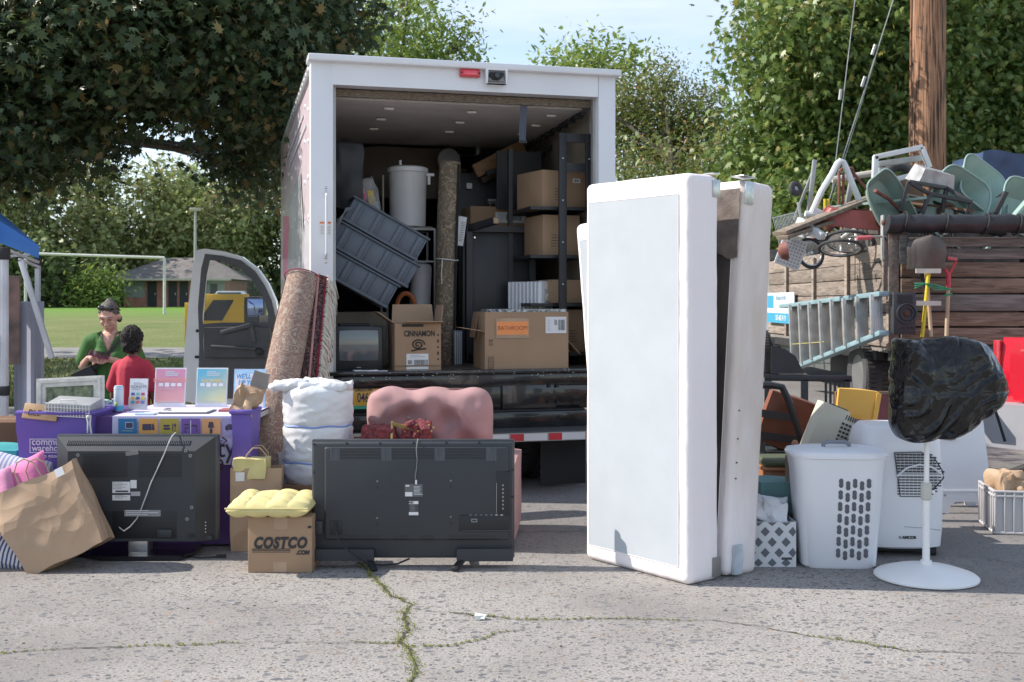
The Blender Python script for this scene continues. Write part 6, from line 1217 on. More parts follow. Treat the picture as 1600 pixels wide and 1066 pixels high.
b.grid(lambda u,v:P[round(u*6)]+Vector((.010,0.003,-.009))*(2*v-1),7,2,mat('black_nylon',(.02,.02,.022),.6)); b.build('strap',bg_)
b=B(); b.box((-.14,-.178,.82),(.06,.004,.004),MG,r=(0,R(-30),0)); b.build('zip',bg_)
# child seen from behind
d=7.85; t=thing('person','child with short black curls in a red tee shirt seen from behind','person',((207-800)*d/F,d,0),R(-8)); t.scale=(.92,.95,1)
K=Vector((0,0,1.135))
body=[('e',K,(.068,.083,.09)),('e',K+Vector((0,.035,-.05)),(.05,.05,.05)),('c',(0,.075,1.14),(0,.09,1.12),.009,.012),('e',K+Vector((-.07,.0,-.02)),(.01,.016,.026)),('e',K+Vector((.07,0,-.02)),(.01,.016,.026)),('c',(0,0,1.08),(0,0,.97),.036,.042),
 ('c',(-.09,0,.945),(.09,0,.945),.045,.045),('c',(0,0,.93),(0,0,.62),.09,.09),('c',(-.13,0,.93),(-.165,.02,.74),.034,.028),('c',(-.165,.02,.74),(-.13,.12,.66),.026,.018),('c',(.13,0,.93),(.165,.02,.74),.034,.028),('c',(.165,.02,.74),(.13,.12,.66),.026,.018),
 ('c',(-.06,0,.6),(-.065,0,.33),.06,.042),('c',(-.065,0,.33),(-.065,0,.05),.04,.027),('c',(.06,0,.6),(.065,0,.33),.06,.042),('c',(.065,0,.33),(.065,0,.05),.04,.027),('c',(-.065,-.01,.03),(-.07,.12,.02),.027,.02),('c',(.065,-.01,.03),(.07,.12,.02),.027,.02)]
body+=fingers((-.13,.12,.66),(.3,.9,-.1),(1,-.3,0),(0,.1,1),.045,.0075,.4)+fingers((.13,.12,.66),(-.3,.9,-.1),(-1,-.3,0),(0,.1,1),.045,.0075,.4)
organic('body',body,.0055,SKIND,t,3)
b=B()
for s_ in (-1,1): b.sph((s_*.028,.082,1.14),(.011,.006,.008),STK,8)
b.sph((0,.088,1.085),(.018,.006,.007),LIP,8); b.build('face_details',t)
o=organic('hair',[('e',K+Vector((0,-.012,.03)),(.083,.085,.084)),('e',K+Vector((0,-.03,-.03)),(.072,.06,.06))],.007,HAIRB,t,1)
for v in o.data.vertices: v.co+= v.normal*.011*noise.noise(v.co*85)+v.normal*.007*noise.noise(v.co*30)
organic('tee_shirt',[('c',(-.09,0,.955),(.09,0,.955),.057,.057),('c',(0,0,.93),(0,0,.60),.112,.125),('e',(0,0,.72),(.138,.11,.2)),('c',(-.11,0,.945),(-.165,.01,.82),.055,.052),('c',(.11,0,.945),(.165,.01,.82),.055,.052)],.009,REDC,t,5)
organic('shorts',[('c',(0,0,.60),(0,0,.56),.12,.12),('c',(-.06,0,.58),(-.07,0,.36),.075,.07),('c',(.06,0,.58),(.07,0,.36),.075,.07)],.012,mat('dark_shorts',(.03,.03,.05),.85),t,4)
b=B(); b.tube([(.050*math.cos(a),.046*math.sin(a),.996+.004*math.sin(a)) for a in [2*PI*k/24 for k in range(24)]],.007,REDC,6,closed=True); b.build('collar',t)
# ---------------- box springs ----------------
QUI=mat('box_spring_white',(.83,.775,.78),.8,var=.02,vs=3,bump=.8,bs=11,stretch=(1.2,1.2,.7)); FAB=mat('box_spring_fabric',(.42,.455,.485),.9,var=.035,vs=5,bump=.1,bs=400)
DUST=mat('dust_cover',(.035,.03,.027),.75,c2=(.09,.075,.06),vs=3,bump=.5,bs=12); QUI2=mat('box_spring_stained',(.80,.745,.75),.8,c2=(.60,.52,.46),vs=1.5,bump=.8,bs=11,stretch=(2.5,2.5,.8)); STAIN=mat('stain_tan',(.50,.42,.34),.9,var=.1,vs=9); PLT=mat('bracket_metal',(.45,.47,.47),.3,.8,var=.2,vs=30)
def rslab(b,w_,t_,h_,bev,m,seed=0,amp=.0022):
    bm=bmesh.new(); bmesh.ops.create_cube(bm,size=1); bmesh.ops.scale(bm,vec=(w_,t_,h_),verts=bm.verts)
    bmesh.ops.bevel(bm,geom=bm.edges[:],offset=bev,segments=5,affect='EDGES',profile=.5)
    for n_,L_,ax in ((int(h_/.05),h_,2),(int(w_/.06),w_,0),(3,t_,1)):
        for k in range(1,n_):
            c=[0,0,0];c[ax]=-L_/2+L_*k/n_; nn=[0,0,0];nn[ax]=1
            bmesh.ops.bisect_plane(bm,geom=bm.verts[:]+bm.edges[:]+bm.faces[:],plane_co=c,plane_no=nn)
    bm.normal_update(); 
    for v in bm.verts:
        v.co+=v.normal*(amp*noise.noise(v.co*5+Vector((seed,0,0)))+amp*.6*noise.noise(v.co*16+Vector((seed,0,0))))
    bm.verts.index_update(); b.add([v.co+Vector((0,0,h_/2)) for v in bm.verts],[[v.index for v in f.verts] for f in bm.faces],m); bm.free()
def spring(label,base,phi,tilt,tiltx,w_,t_,h_,face,seed,border=True):
    q=Matrix.Rotation(phi,3,'Z')@Matrix.Rotation(tiltx,3,'X')@Matrix.Rotation(tilt,3,'Y')
    t=thing('box_spring',label,'box spring',base,group='box springs stood on end',rot=q.to_euler())
    b=B(); rslab(b,w_,t_,h_,.038,QUI if seed!=2 else QUI2,seed); b.build('border',t,ang=60)
    b=B(); x0,x1,z0,z1=-w_/2+.040,w_/2-.066,.085,h_-.105
    b.grid(lambda u,v:(x0+(x1-x0)*u,-t_/2-.0030-.001*math.sin(PI*u)*math.sin(PI*v),z0+(z1-z0)*v),12,24,face); b.build('face_fabric',t)
    b=B(); q=[(x0,z0),(x1,z0),(x1,z1),(x0,z1)]; b.tube([Vector((q[i][0],-t_/2-.003,q[i][1])).lerp(Vector((q[(i+1)%4][0],-t_/2-.003,q[(i+1)%4][1])),j/8) for i in range(4) for j in range(8)],.0018,QUI,6,closed=True); b.build('piping',t); return t
A=G(913,873);Bc=G(1076,917); xd=(Bc-A).normalized(); yd=Vector((-xd.y,xd.x,0)); phi=math.atan2(xd.y,xd.x); wS=(Bc-A).length; tS=.232; hS=2.06
c=(A+Bc)/2+yd*tS/2
t=spring('tall white box spring stood on end, nearest of the three with pale blue fabric face',c,phi,0,0,wS,tS,hS,FAB,1)
b=B(); b.box((wS/2+.004,tS/2-.03,hS-.07),(.006,.055,.09),PLT,bev=.002); b.box((wS/2-.03,tS/2-.03,hS+.006),(.07,.055,.005),PLT); b.build('corner_bracket',t)
b=B(); b.box((wS/2+.005,tS/2-.03,.07),(.005,.06,.10),mat('grey_patch',(.2,.19,.18),.8,var=.2),bev=.002); b.build('corner_patch',t)
c2=(A+Bc)/2+yd*(tS+.03+.25/2)+xd*.01
t=spring('white stained box spring leaning right behind the nearest one, dark underside showing',c2,phi,0,-math.atan(.155/2.05),wS,.25,2.05,DUST,2)
b=B(); b.box((wS/2+.006,-.25/2+.03,2.05-.07),(.006,.07,.12),PLT,bev=.002); b.box((wS/2-.02,-.25/2+.01,2.06),(.09,.10,.005),PLT,bev=.002); b.build('corner_bracket',t)
b=B(); b.soft((wS/2+.012,-.05,.09),(.02,.06,.15),mat('plastic_scrap',(.45,.5,.55),.3,var=.3),6,.008,20); b.build('plastic_scrap',t)
r5=random.Random(5); b=B()
for k in range(7): 
    z=r5.uniform(.25,1.3); pass
b=B(); b.grid(lambda u,v:(wS/2-.02-.5*u,-.25/2-.012-.008*noise.noise(Vector((u*9,v*9,2))),2.0-.36*v-.10*u*v*math.sin(u*20)),16,14,mat('torn_lining',(.20,.165,.14),.8,c2=(.10,.08,.07),vs=9,bump=.8,bs=20)); b.build('torn_lining',t); b=B()
for k in range(4): b.cyl((wS/2-.002,-.085,.5+.11*k+.03*math.sin(k*5)),(wS/2+.006,-.085,.5+.11*k+.03*math.sin(k*5)),.004,INK,n=6)
b.build('stains',t)
p3=W(925,860,6.75); t=spring('white box spring mostly hidden behind the nearest one, tilted left',Vector((.80,6.62,0)),phi+R(4),R(-5.5),0,.72,.14,1.93,FAB,3)
t.location=Vector((.80,6.50,0))
# ---------------- laundry hamper, air conditioner, fan ----------------
def loft(b,prof,m,n=48,p=5,cap=True,cx=0,cy=0,X=None):
    vs=[];fs=[]
    for w_,d_,z in prof:
        for j in range(n):
            a=2*PI*j/n; ca,sa=math.cos(a),math.sin(a); vs.append((cx+w_/2*math.copysign(abs(ca)**(2/p),ca),cy+d_/2*math.copysign(abs(sa)**(2/p),sa),z))
    k=len(prof)
    for i in range(k-1):
        for j in range(n): fs.append((i*n+j,i*n+(j+1)%n,(i+1)*n+(j+1)%n,(i+1)*n+j))
    if cap: fs+= [tuple(range(n))[::-1],tuple((k-1)*n+j for j in range(n))]
    return b.add(vs,fs,m,X)
HAM=mat('hamper_plastic',(.74,.75,.79),.4,var=.02,coat=.15); HOL=mat('hamper_holes',(.10,.105,.12),.7,var=0)
g=G(1318,890); sH=F/g.y; t=thing('laundry_hamper','white plastic lidded laundry hamper with oval vent holes beside the patterned box','hamper',(g.x,g.y+.15,0),R(-4))
b=B(); hz=H-(716-HZ)/sH; loft(b,[(.37,.27,0),(.395,.285,.012),(.47,.335,hz-.08),(.49,.35,hz-.02),(.495,.355,hz)],HAM,64,5); b.build('bin',t)
b=B(); loft(b,[(.50,.36,hz-.006),(.515,.372,hz-.002),(.52,.376,hz+.012),(.50,.36,hz+.028),(.36,.24,hz+.042),(.02,.01,hz+.046)],HAM,64,4); ld=b.build('lid',t)
b=B(); b.tube([(-.07,-.02,hz+.03),(-.068,-.02,hz+.058),(-.045,-.02,hz+.07),(.045,-.02,hz+.07),(.068,-.02,hz+.058),(.07,-.02,hz+.03)],.011,mat('handle_grey',(.2,.22,.26),.4),10); b.build('handle',ld)
b=B()
for i in range(5):
    for j in range(7):
        z=hz-.13-.062*j-(.013 if i%2 else 0); k=(z)/(hz); yy=-(.1425+(.1675-.1425)*(z-.012)/(hz-.092))-.0015; x=-.005+.036*i-(.002*j)
        for dz in (-.012,.012): b.sph((x,yy,z+dz),(.012,.0025,.013),HOL,10)
        b.box((x,yy,z),(.020,.0044,.02),HOL)
b.build('vent_holes',t)
g=G(1420,872); sA=F/g.y; t=thing('air_conditioner','white portable air conditioner with curved front grille behind the covered fan','air conditioner',(g.x-.01,g.y+.22,0),R(-3))
ACW=mat('ac_white',(.76,.76,.79),.4,var=.02,coat=.15); hA=H-(668-HZ)/sA; z0=.045
b=B(); loft(b,[(.35,.38,z0),(.46,.40,z0+.01),(.475,.41,z0+.1),(.485,.41,.35),(.46,.39,hA-.10),(.42,.36,hA-.03),(.36,.32,hA),(.05,.05,hA+.006)],ACW,56,4.5); b.build('casing',t)
b=B(); 
for sx in (-1,1):
    for sy in (-1,1): b.cyl((sx*.17-.02,sy*.14,.022),(sx*.17+.02,sy*.14,.022),.022,BLM,n=14)
b.box((0,0,.04),(.38,.32,.025),BLM); b.build('castors',t)
b=B(); GD=mat('grille_dark',(.04,.045,.055),.6,var=0)
def ao(u): return .16*math.sqrt(max(0,1-((u-.02)/.26)**2)) 
xc,zc=.062,.46; n9=15
out=[(-.115,.12),(.03,.125),(.105,.09),(.15,.02),(.155,-.02),(.10,-.085),(.04,-.125),(-.085,-.125)]
b.ring([(xc+x,zc+z) for x,z in out],[(xc+x*.965,zc+z*.965) for x,z in out],-.2085,-.198,GD)
for k in range(n9):
    z=.108-.0155*k; xr=.03+.12*math.sqrt(max(0,1-((z)/.13)**2)); xl=-.105 if z>0 else -.10+.0
    q=xl; w=.022
    while q<xr-.012:
        b.box((xc+q+w/2,-.2065,zc+z-(.0 if k else 0)),(w*.82,.004,.0085 if z>0 else .0065),GD); q+=w
b.tube([(xc-.10,-.209,zc-.01),(xc-.05,-.21,zc+.035),(xc+.02,-.21,zc+.055),(xc+.09,-.209,zc+.04),(xc+.14,-.207,zc+.005)],.006,ACW,6); b.tube([(xc-.10,-.209,zc-.005),(xc+.15,-.207,zc-.005)],.005,ACW,6); b.build('grille',t)
text('AMCOR',.021,INK,t,(.028,-.2075,.11),bold=.001,sx=1.0); b=B(); b.ring([(-.028,.11),(-.022,.12),(-.016,.11),(-.022,.1)],[(-.026,.11),(-.022,.116),(-.018,.11),(-.022,.104)],-.2085,-.2065,INK); b.build('logo_diamond',t)
b=B(); b.tube([(-.0,-.2075,.17),(.10,-.2075,.165),(.2,-.19,.15),(.236,-.10,.15)],.002,mat('seam_grey',(.4,.4,.43),.6),6); b.build('panel_seam',t)
# fan with black bag
g=G(1447,903); t=thing('pedestal_fan','white pedestal fan with its head wrapped in a black rubbish bag','fan',(g.x,g.y,0)); FW=mat('fan_white',(.80,.80,.79),.45,var=.03,coat=.1)
b=B(); b.lathe([(.245,0),(.257,.006),(.257,.014),(.245,.024),(.17,.048),(.07,.065),(.028,.072),(.028,.09),(.001,.09)],FW,n=64); b.build('base',t)
b=B(); b.cyl((0,0,.07),(0,0,.46),.0185,FW); b.cyl((0,0,.43),(.01,0,.93),.013,FW); b.build('pole',t); b=B(); b.lathe([(.02,.40),(.027,.405),(.027,.475),(.022,.49),(.001,.49)],mat('collar_cream',(.48,.47,.42),.5),n=20); b.sph((.035,0,.44),(.012,.01,.01),FW,8); b.build('collar',t)
ol=[(1398,528),(1396,560),(1396,600),(1395,640),(1394,665),(1402,684),(1420,690),(1440,691),(1462,686),(1485,688),(1510,676),(1530,658),(1555,643),(1570,625),(1573,605),(1565,580),(1556,560),(1545,543),(1525,532),(1500,526),(1480,525),(1455,529),(1425,531)]
sF=F/g.y; bc_=(1478,607); pl=[((x-bc_[0])/sF,-(y-bc_[1])/sF) for x,y in ol]; an=[(math.atan2(z,x)%(2*PI),math.hypot(x,z)) for x,z in pl]; an.sort(); an=[(an[-1][0]-2*PI,an[-1][1])]+an+[(an[0][0]+2*PI,an[0][1])]
def rad(a):
    for i in range(len(an)-1):
        if an[i][0]<=a<=an[i+1][0]: q=(a-an[i][0])/(an[i+1][0]-an[i][0]+1e-9); return an[i][1]*(1-q)+an[i+1][1]*q
    return an[0][1]
BAGB2=mat('black_bag_gloss',(.006,.006,.007),.17,var=.2,vs=9,spec=.42); crease(BAGB2,9,.55,.02)
def bagf(u,v):
    a=2*PI*u; w=v*PI; q=math.sin(w)**.75; r_=rad(a%(2*PI))*q
    x=r_*math.cos(a); z=r_*math.sin(a); y=-math.cos(w)*.13*(1+.35*(x<0)*min(1,-x*4) if x<0 else 1)
    p=Vector((x,y,z)); 
    # long diagonal pull folds towards the gathered bottom left
    s=(x*.85-z*.55); f=noise.noise(Vector((s*10+noise.noise(Vector((x*5,y*5,z*5)))*1.5,(x*.5+z*.8)*2.8,y*2)))
    g2=noise.noise(Vector((x*9+5,z*9,y*6)))
    rg=1-min(1,abs(f)*2.6)**.55; h2=noise.noise(Vector((x*23-z*9,z*14+x*6,y*9+4))); rg2=1-min(1,abs(h2)*2.4)**.6
    m_=(.040*rg*(1.0 if x<.03 else .5)+.004*rg2+.026*g2)*min(1,q*1.2)
    y+=-m_*math.cos(w)/max(.25,abs(math.cos(w)))*.9 if abs(math.cos(w))>.05 else 0
    k=1+.02*noise.noise(Vector((a*4,0,y*9))); return Vector((x*k,y,z*k))
X=Matrix.Translation(((bc_[0]-1447)/sF,0,H-(bc_[1]-HZ)/sF)); b=B(); b.grid(bagf,220,130,BAGB2,cu=True,X=X); b.build('rubbish_bag',t,ang=180)
# ---------------- small goods on the right ----------------
g=G(1244,886); t=thing('storage_box','white storage box printed with grey diamonds at the foot of the box springs','box',(g.x-.165,g.y+.15,0)); wb=.33; hb=.24
b=B(); carton(b,wb,.3,hb,mat('box_white',(.60,.61,.63),.7,var=.03),True); b.build('carton',t)
DG=mat('diamond_grey',(.12,.13,.15),.7,var=.06); b=B()
for i in range(-3,5):
    for j in range(-1,5):
        x=i*.074+(.0 if j%2 else .037)-.0; z=j*.056+.02; q=.026; pts=[(x,z-q),(x+q*.95,z),(x,z+q),(x-q*.95,z)]
        pts=[(max(-wb/2,min(wb/2,a)),max(.002,min(hb-.002,c_))) for a,c_ in pts]
        if max(p[0] for p in pts)-min(p[0] for p in pts)>.01 and max(p[1] for p in pts)-min(p[1] for p in pts)>.01: b.prism(pts,-.1515,-.1502,DG)
b.build('diamond_print',t); b=B(); b.box((.115,-.152,.045),(.055,.002,.012),mat('label_slot',(.05,.05,.06),.5)); b.build('label_holder',t)
o=thing('tissue_paper','crumpled white tissue paper in the diamond printed storage box','paper',(g.x-.12,g.y+.14,.2)); b=B(); b.soft((-.0,0,.06),(.18,.16,.17),mat('tissue_white',(.66,.67,.70),.7,bump=.5,bs=18),12,.05,11,rnd=.4,ridge=.03); b.build('paper',o,ang=25)
t=thing('stool','teal upholstered stool beside the box springs','stool',W(1210,800,6.35)*1.0); t.location.z=0; zt=H-(748-HZ)*6.35/F
b=B(); b.soft((0,0,zt-.09),(.22,.26,.18),mat('teal_velvet',(.12,.23,.24),.85,var=.15,bump=.2),10,.006,6,rnd=.15); b.build('seat',t); b=B(); b.box((0,0,(zt-.18)/2),(.18,.2,zt-.18),mat('brown_tweed',(.12,.085,.07),.9,var=.3)); b.build('base',t)
t=thing('mirror','wood framed mirror leaning between the nightstand and the laundry hamper','mirror',W(1278,880,6.2)*1.0,rot=(R(-5),0,R(-6))); t.location=(W(1275,880,6.22).x,6.22,0); hm=H-(710-HZ)*6.3/F; wm=.32
FRW=mat('frame_taupe',(.20,.155,.11),.5,var=.15)
b=B(); b.ring([(-wm/2,0),(wm/2,0),(wm/2,hm),(-wm/2,hm)],[(-wm/2+.035,.035),(wm/2-.035,.035),(wm/2-.035,hm-.035),(-wm/2+.035,hm-.035)],-.015,.015,FRW); b.build('frame',t); b=B(); b.box((0,.004,hm/2),(wm-.07,.006,hm-.07),mat('mirror_dull',(.4,.45,.44),.15,.5,var=.05)); b.build('glass',t)
ORW=mat('orange_wood',(.36,.15,.065),.4,var=.2,vs=3,stretch=(1,1,6),coat=.2)
p=W(1228,775,6.75); t=thing('nightstand','orange brown wooden nightstand behind the teal stool','nightstand',(p.x,6.85,0)); zt=H-(735-HZ)*6.75/F; b=B(); b.box((0,0,zt/2+.03),(.26,.28,zt-.06),ORW,bev=.004); b.build('cabinet',t); b=B(); b.box((0,0,zt+.01),(.29,.31,.02),ORW,bev=.006); b.build('top',t); b=B(); b.box((0,-.143,zt*.75),(.22,.008,.12),ORW,bev=.003); b.sph((0,-.155,zt*.75),.012,CHR,8); b.build('drawer',t)
o=thing('green_cushion','dull green round seat pad lying on the nightstand','cushion',(p.x,6.85,zt+.02)); b=B(); b.soft((0,0,.025),(.27,.26,.05),mat('olive_vinyl',(.09,.11,.06),.5),8,0,1,rnd=.25); b.build('pad',o)
# spindle chair (finial) & black folding chair with brown cushion
t=thing('spindle_chair','turned orange wooden chair with a ball finial behind the laundry hamper','chair',(W(1262,700,6.6).x,6.6,0)); b=B()
def turned(x,y,zt): b.lathe([(.016,0),(.018,zt*.3),(.013,zt*.32),(.018,zt*.6),(.012,zt-.13),(.022,zt-.11),(.022,zt-.07),(.010,zt-.055),(.012,zt-.045),(.022,zt-.02),(.012,zt),(.001,zt+.002)],ORW,c=(x,y,0),n=16)
zt=H-(688-HZ)*6.6/F
for x in (-.075,.25): b=B(); turned(x,0,zt); b.build('back_post',t)
for x in (-.075,.25): b=B(); b.cyl((x,-.3,0),(x,-.28,.36),.016,ORW); b.build('leg',t)
b=B(); b.box((.09,-.14,.37),(.38,.36,.03),ORW,bev=.01); b.build('seat',t); b=B(); b.bar((-.075,0,zt-.2),(.25,0,zt-.2),.02,.05,ORW); b.build('back_rail',t)
t=thing('folding_chair','black wooden ladder back chair leaning right of the box springs','chair',(W(1228,740,7.4).x,7.4,0)); s7=F/7.4; cx7=W(1228,740,7.4).x
def c7(px,py,y=0): return ((px-1228)/s7,y,H-(py-HZ)/s7)
b=B(); b.tube([c7(1175,602),c7(1205,602),c7(1222,605),c7(1232,625),c7(1250,680),c7(1272,745),(.25,0,0)],.024,BWD,8); b.build('back_post',t)
b=B(); b.tube([c7(1165,602,.0),c7(1180,660),c7(1195,720),(-.08,0,0)],.022,BWD,8); b.build('back_post',t)
for py in (645,680,715): b=B(); b.bar(c7(1185,py),c7(1240+ (py-645)*.3,py+8),.02,.05,BWD); b.build('slat',t)
b=B(); b.box((0,.15,.40),(.40,.36,.03),BWD,bev=.01); b.build('seat',t)
for x in (-.15,.15): b=B(); b.cyl((x,.3,0),(x,.28,.4),.016,BWD); b.build('leg',t)
o=thing('leather_cushion','brown leather cushion resting in the black ladder back chair','cushion',(cx7+.02,7.52,.42)); b=B(); b.soft((0.02,.02,.18),(.36,.10,.36),mat('tan_leather',(.20,.065,.035),.5,var=.2),10,.01,6,rnd=.2,r=(0,R(18),0)); b.build('cushion',o)
# cabinet under, heater, yellow chair, maroon boards
t=thing('wooden_crate','dark wooden crate standing behind the laundry hamper under the cream heater','crate',(W(1300,700,6.75).x+.02,6.78,0)); zc_=H-(700-HZ)*6.75/F-.03; b=B(); carton(b,.36,.3,zc_-.001,mat('dark_walnut',(.07,.04,.025),.5,var=.2)); b.build('carcass',t)
CRM=mat('cream_plastic',(.62,.59,.48),.4,var=.03,coat=.1); s8=F/6.72
t=thing('fan_heater','cream plastic fan heater tilted on the crate behind the laundry hamper','heater',(W(1285,700,6.72).x-.045,6.72,zc_),rot=(0,R(22),0))
b=B(); b.soft((0,0,.15),(.17,.16,.32),CRM,10,0,1,rnd=.07); b.soft((.105,.0,.145),(.06,.15,.28),CRM,8,0,1,rnd=.07); b.build('casing',t)
b=B()
for i in range(5):
    for j in range(9): b.box((.085+.022*i-.05+.03,-.0815,.03+.025*j),(.015,.004,.014),GD)
for i in range(7): b.box((-.05+.018*i,-.05,.313),(.009,.06,.006),GD)
for i in range(6): b.box((.07+.014*i,-.078,.272),(.006,.004,.03),GD)
b.build('grille',t)
YL=mat('yellow_laminate',(.70,.40,.07),.35,var=.08,vs=4,coat=.2); d7=7.0; s9=F/d7
t=thing('school_chair','yellow orange moulded chair back standing behind the cream heater','chair',(W(1336,700,d7).x,d7,0)); zz=H-(608-HZ)/s9; b=B(); b.soft((0.0,0,zz-.17),(.245,.035,.34),YL,12,0,1,rnd=.10,r=(0,R(5),0)); b.soft((.115,.03,zz-.19),(.03,.12,.34),YL,8,0,1,rnd=.1,r=(0,R(10),0)); b.build('backrest',t)
b=B(); b.soft((0,-.15,.44),(.36,.36,.03),YL,8,0,1,rnd=.1); b.build('seat',t)
for sx in (-1,1): 
    b=B(); b.tube([(sx*.13,-.02,zz-.2),(sx*.14,.0,.44),(sx*.16,.05,0)],.011,CHR,8); b.build('leg',t); b=B(); b.cyl((sx*.14,-.28,.43),(sx*.16,-.32,0),.011,CHR); b.build('leg',t)
MAR=mat('maroon_board',(.13,.012,.035),.15,var=.1,coat=.6)
t=thing('framed_board','glossy maroon framed board standing behind the air conditioner','board',(W(1372,700,7.1).x,7.25,0)); zz=H-(615-HZ)*7.2/F; b=B(); b.box((0.0,0,zz/2),(.44,.02,zz),MAR); b.build('board',t); b=B(); b.ring([(-.23,0),(.23,0),(.23,zz+.01),(-.23,zz+.01)],[(-.215,.015),(.215,.015),(.215,zz-.005),(-.215,zz-.005)],-.02,.014,mat('frame_bronze',(.2,.12,.07),.4)); b.build('frame',t)
t=thing('maroon_cushion','small maroon slab leaning between the cream heater and the yellow chair','cushion',(W(1335,700,6.85).x,6.86,.0)); zz=H-(655-HZ)*6.85/F; b=B(); b.box((0,0,zz/2),(.13,.04,zz),MAR,r=(0,R(8),0),bev=.01); b.build('slab',t)
# A-frame sign
d=7.46; s_=F/d; p=W(1508,802,d); t=thing('sandwich_board','blank white plastic sandwich board standing beyond the covered fan','sandwich board',(p.x,d,0)); hS_=H-(660-HZ)/s_+.03; SBW=mat('signboard_white',(.74,.75,.78),.45,var=.02)
def sbp(tilt,y):
    b=B(); w0,w1=.185,.145; o=[(-w0,0),(-w0+.07,0),(-w0+.085,.05),(-w0+.12,.075),(w0-.12,.075),(w0-.085,.05),(w0-.07,0),(w0,0),(w1,hS_),(-w1,hS_)]
    X=Matrix.Translation((0,y,0))@Matrix.Rotation(tilt,4,'X'); b.prism(o,-.015,.015,SBW,X=X); b.prism([(-w0+.012,.14),(w0-.012,.14),(w0-.014,.152),(-w0+.014,.152)],-.02,-.015,SBW,X=X)
    for sx in (-1,1): b.cyl(X@Vector((sx*(w0-.05),-.02,.12)),X@Vector((sx*(w0-.05),-.01,.12)),.008,mat('seam_grey',(.4,.4,.43),.6),n=8)
    return b
sbp(R(-7),0).build('front_panel',t); sbp(R(7),.28).build('rear_panel',t)
b=B(); b.prism([(-.14,hS_-.14),(-.05,hS_-.15),(-.045,hS_-.12),(-.09,hS_-.09),(-.10,hS_-.105),(-.075,hS_-.125),(-.14,hS_-.12)],-.0,.006,mat('tan_print',(.45,.36,.22),.6,var=0),X=Matrix.Translation((0,-.03,0))@Matrix.Rotation(R(-7),4,'X')); b.build('printed_mark',t)
# crate
g=G(1569,838); t=thing('plastic_crate','light grey ribbed plastic crate full of crumpled paper at the right edge','crate',(g.x+.27,g.y+.2,0),R(-10)); GC=mat('crate_grey',(.50,.49,.50),.5,var=.03); hc=.265
b=B(); carton(b,.54,.38,hc,GC,True,.006); 
for z in (.008,hc-.035,hc-.008): b.box((0,-.196,z+.004),(.56,.014,.014),GC,bev=.003); b.box((-.276,0,z+.004),(.014,.38,.014),GC,bev=.003)
for k in range(11): b.box((-.27+.054*k,-.196,hc/2),(.010,.014,hc-.02),GC,bev=.002)
for k in range(7): b.box((-.276,-.18+.06*k,hc/2),(.014,.010,hc-.02),GC,bev=.002)
b.build('crate_body',t)
for i,(x,y,z,lb_) in enumerate(((-.14,-.05,.27,'crumpled kraft paper at the left of the ribbed crate'),(.06,.0,.29,'crumpled kraft paper in the middle of the ribbed crate'))):
    o=thing('crumpled_paper',lb_,'paper',t.matrix_basis@Vector((x,y,z))); b=B(); b.soft((0,0,.0),(.22,.2,.16),mat('kraft_crumple',(.40,.27,.17),.6,var=.1,bump=.8,bs=14),12,.06,9,rnd=.4,seed=i,ridge=.03); b.build('paper',o,ang=25)
t=thing('black_umbrella','black folded umbrella tip resting over the ribbed crate at the right edge','umbrella',(g.x+.24,g.y+.25,.37),rot=(R(80),0,R(60))); b=B(); b.lathe([(.005,-.1),(.03,0),(.04,.2),(.03,.5),(.001,.52)],BLM,n=12); b.build('canopy',t)
# ---------------- pickup ----------------
RP=mat('red_car_paint',(.58,.012,.03),.2,coat=.8,var=.03,vs=2); d=9.3; s_=F/d; px0=(1556-800)/s_
t=thing('pickup_truck','red pickup truck with pale bumper parked at the right edge','pickup truck',(px0,d,0),R(-50)); 
b=B(); b.soft((.93,2.6,.79),(1.86,5.1,.66),RP,20,0,1,rnd=.07); b.build('body',t)
b=B(); b.prism([(.16,.6),(.13,.72),(.13,.98),(.18,1.07),(1.66,1.07),(1.7,1.0),(1.7,.6)],-.02,.03,RP); tg=b.build('tailgate',t); text('TR',.13,mat('red_letter',(.66,.09,.11),.4,var=0),tg,(.30,-.024,.97),bold=.003)
b=B(); b.box((.93,-.012,.80),(1.5,.012,.02),mat('red_crease',(.35,.01,.02),.3)); b.build('tailgate_crease',tg)
b=B(); b.soft((.90,-.05,.40),(1.84,.26,.36),mat('bumper_grey',(.34,.34,.36),.4,var=.05),12,0,1,rnd=.05); b.box((.12,-.13,.42),(.025,.1,.30),BLM,r=(0,R(-18),0)); b.build('bumper',t)
b=B(); b.box((-.02,.1,.92),(.06,.10,.34),mat('tail_lamp',(.5,.02,.03),.15,coat=1),bev=.01); b.build('tail_light',t)
b=B(); b.soft((.93,3.0,1.35),(1.6,1.7,.62),RP,10,0,1,rnd=.08,taper=.86); cb=b.build('cab',t); b=B(); b.box((.93,2.17,1.42),(1.2,.02,.34),mat('car_glass',(.03,.04,.05),.08,var=0),r=(R(-6),0,0)); b.build('rear_window',cb)
for x in (.14,1.72):
    for y in (.95,4.2): wheel(t,(x,y,.37),.37,.24)
b=B(); b.box((-.12,-.3,.62),(.2,.3,.06),BLM); b.box((-.1,-.2,.53),(.22,.05,.06),mat('rust_red',(.35,.04,.03),.5)); b.box((-.13,-.1,.4),(.1,.1,.4),BLM); b.build('tow_gear',t)
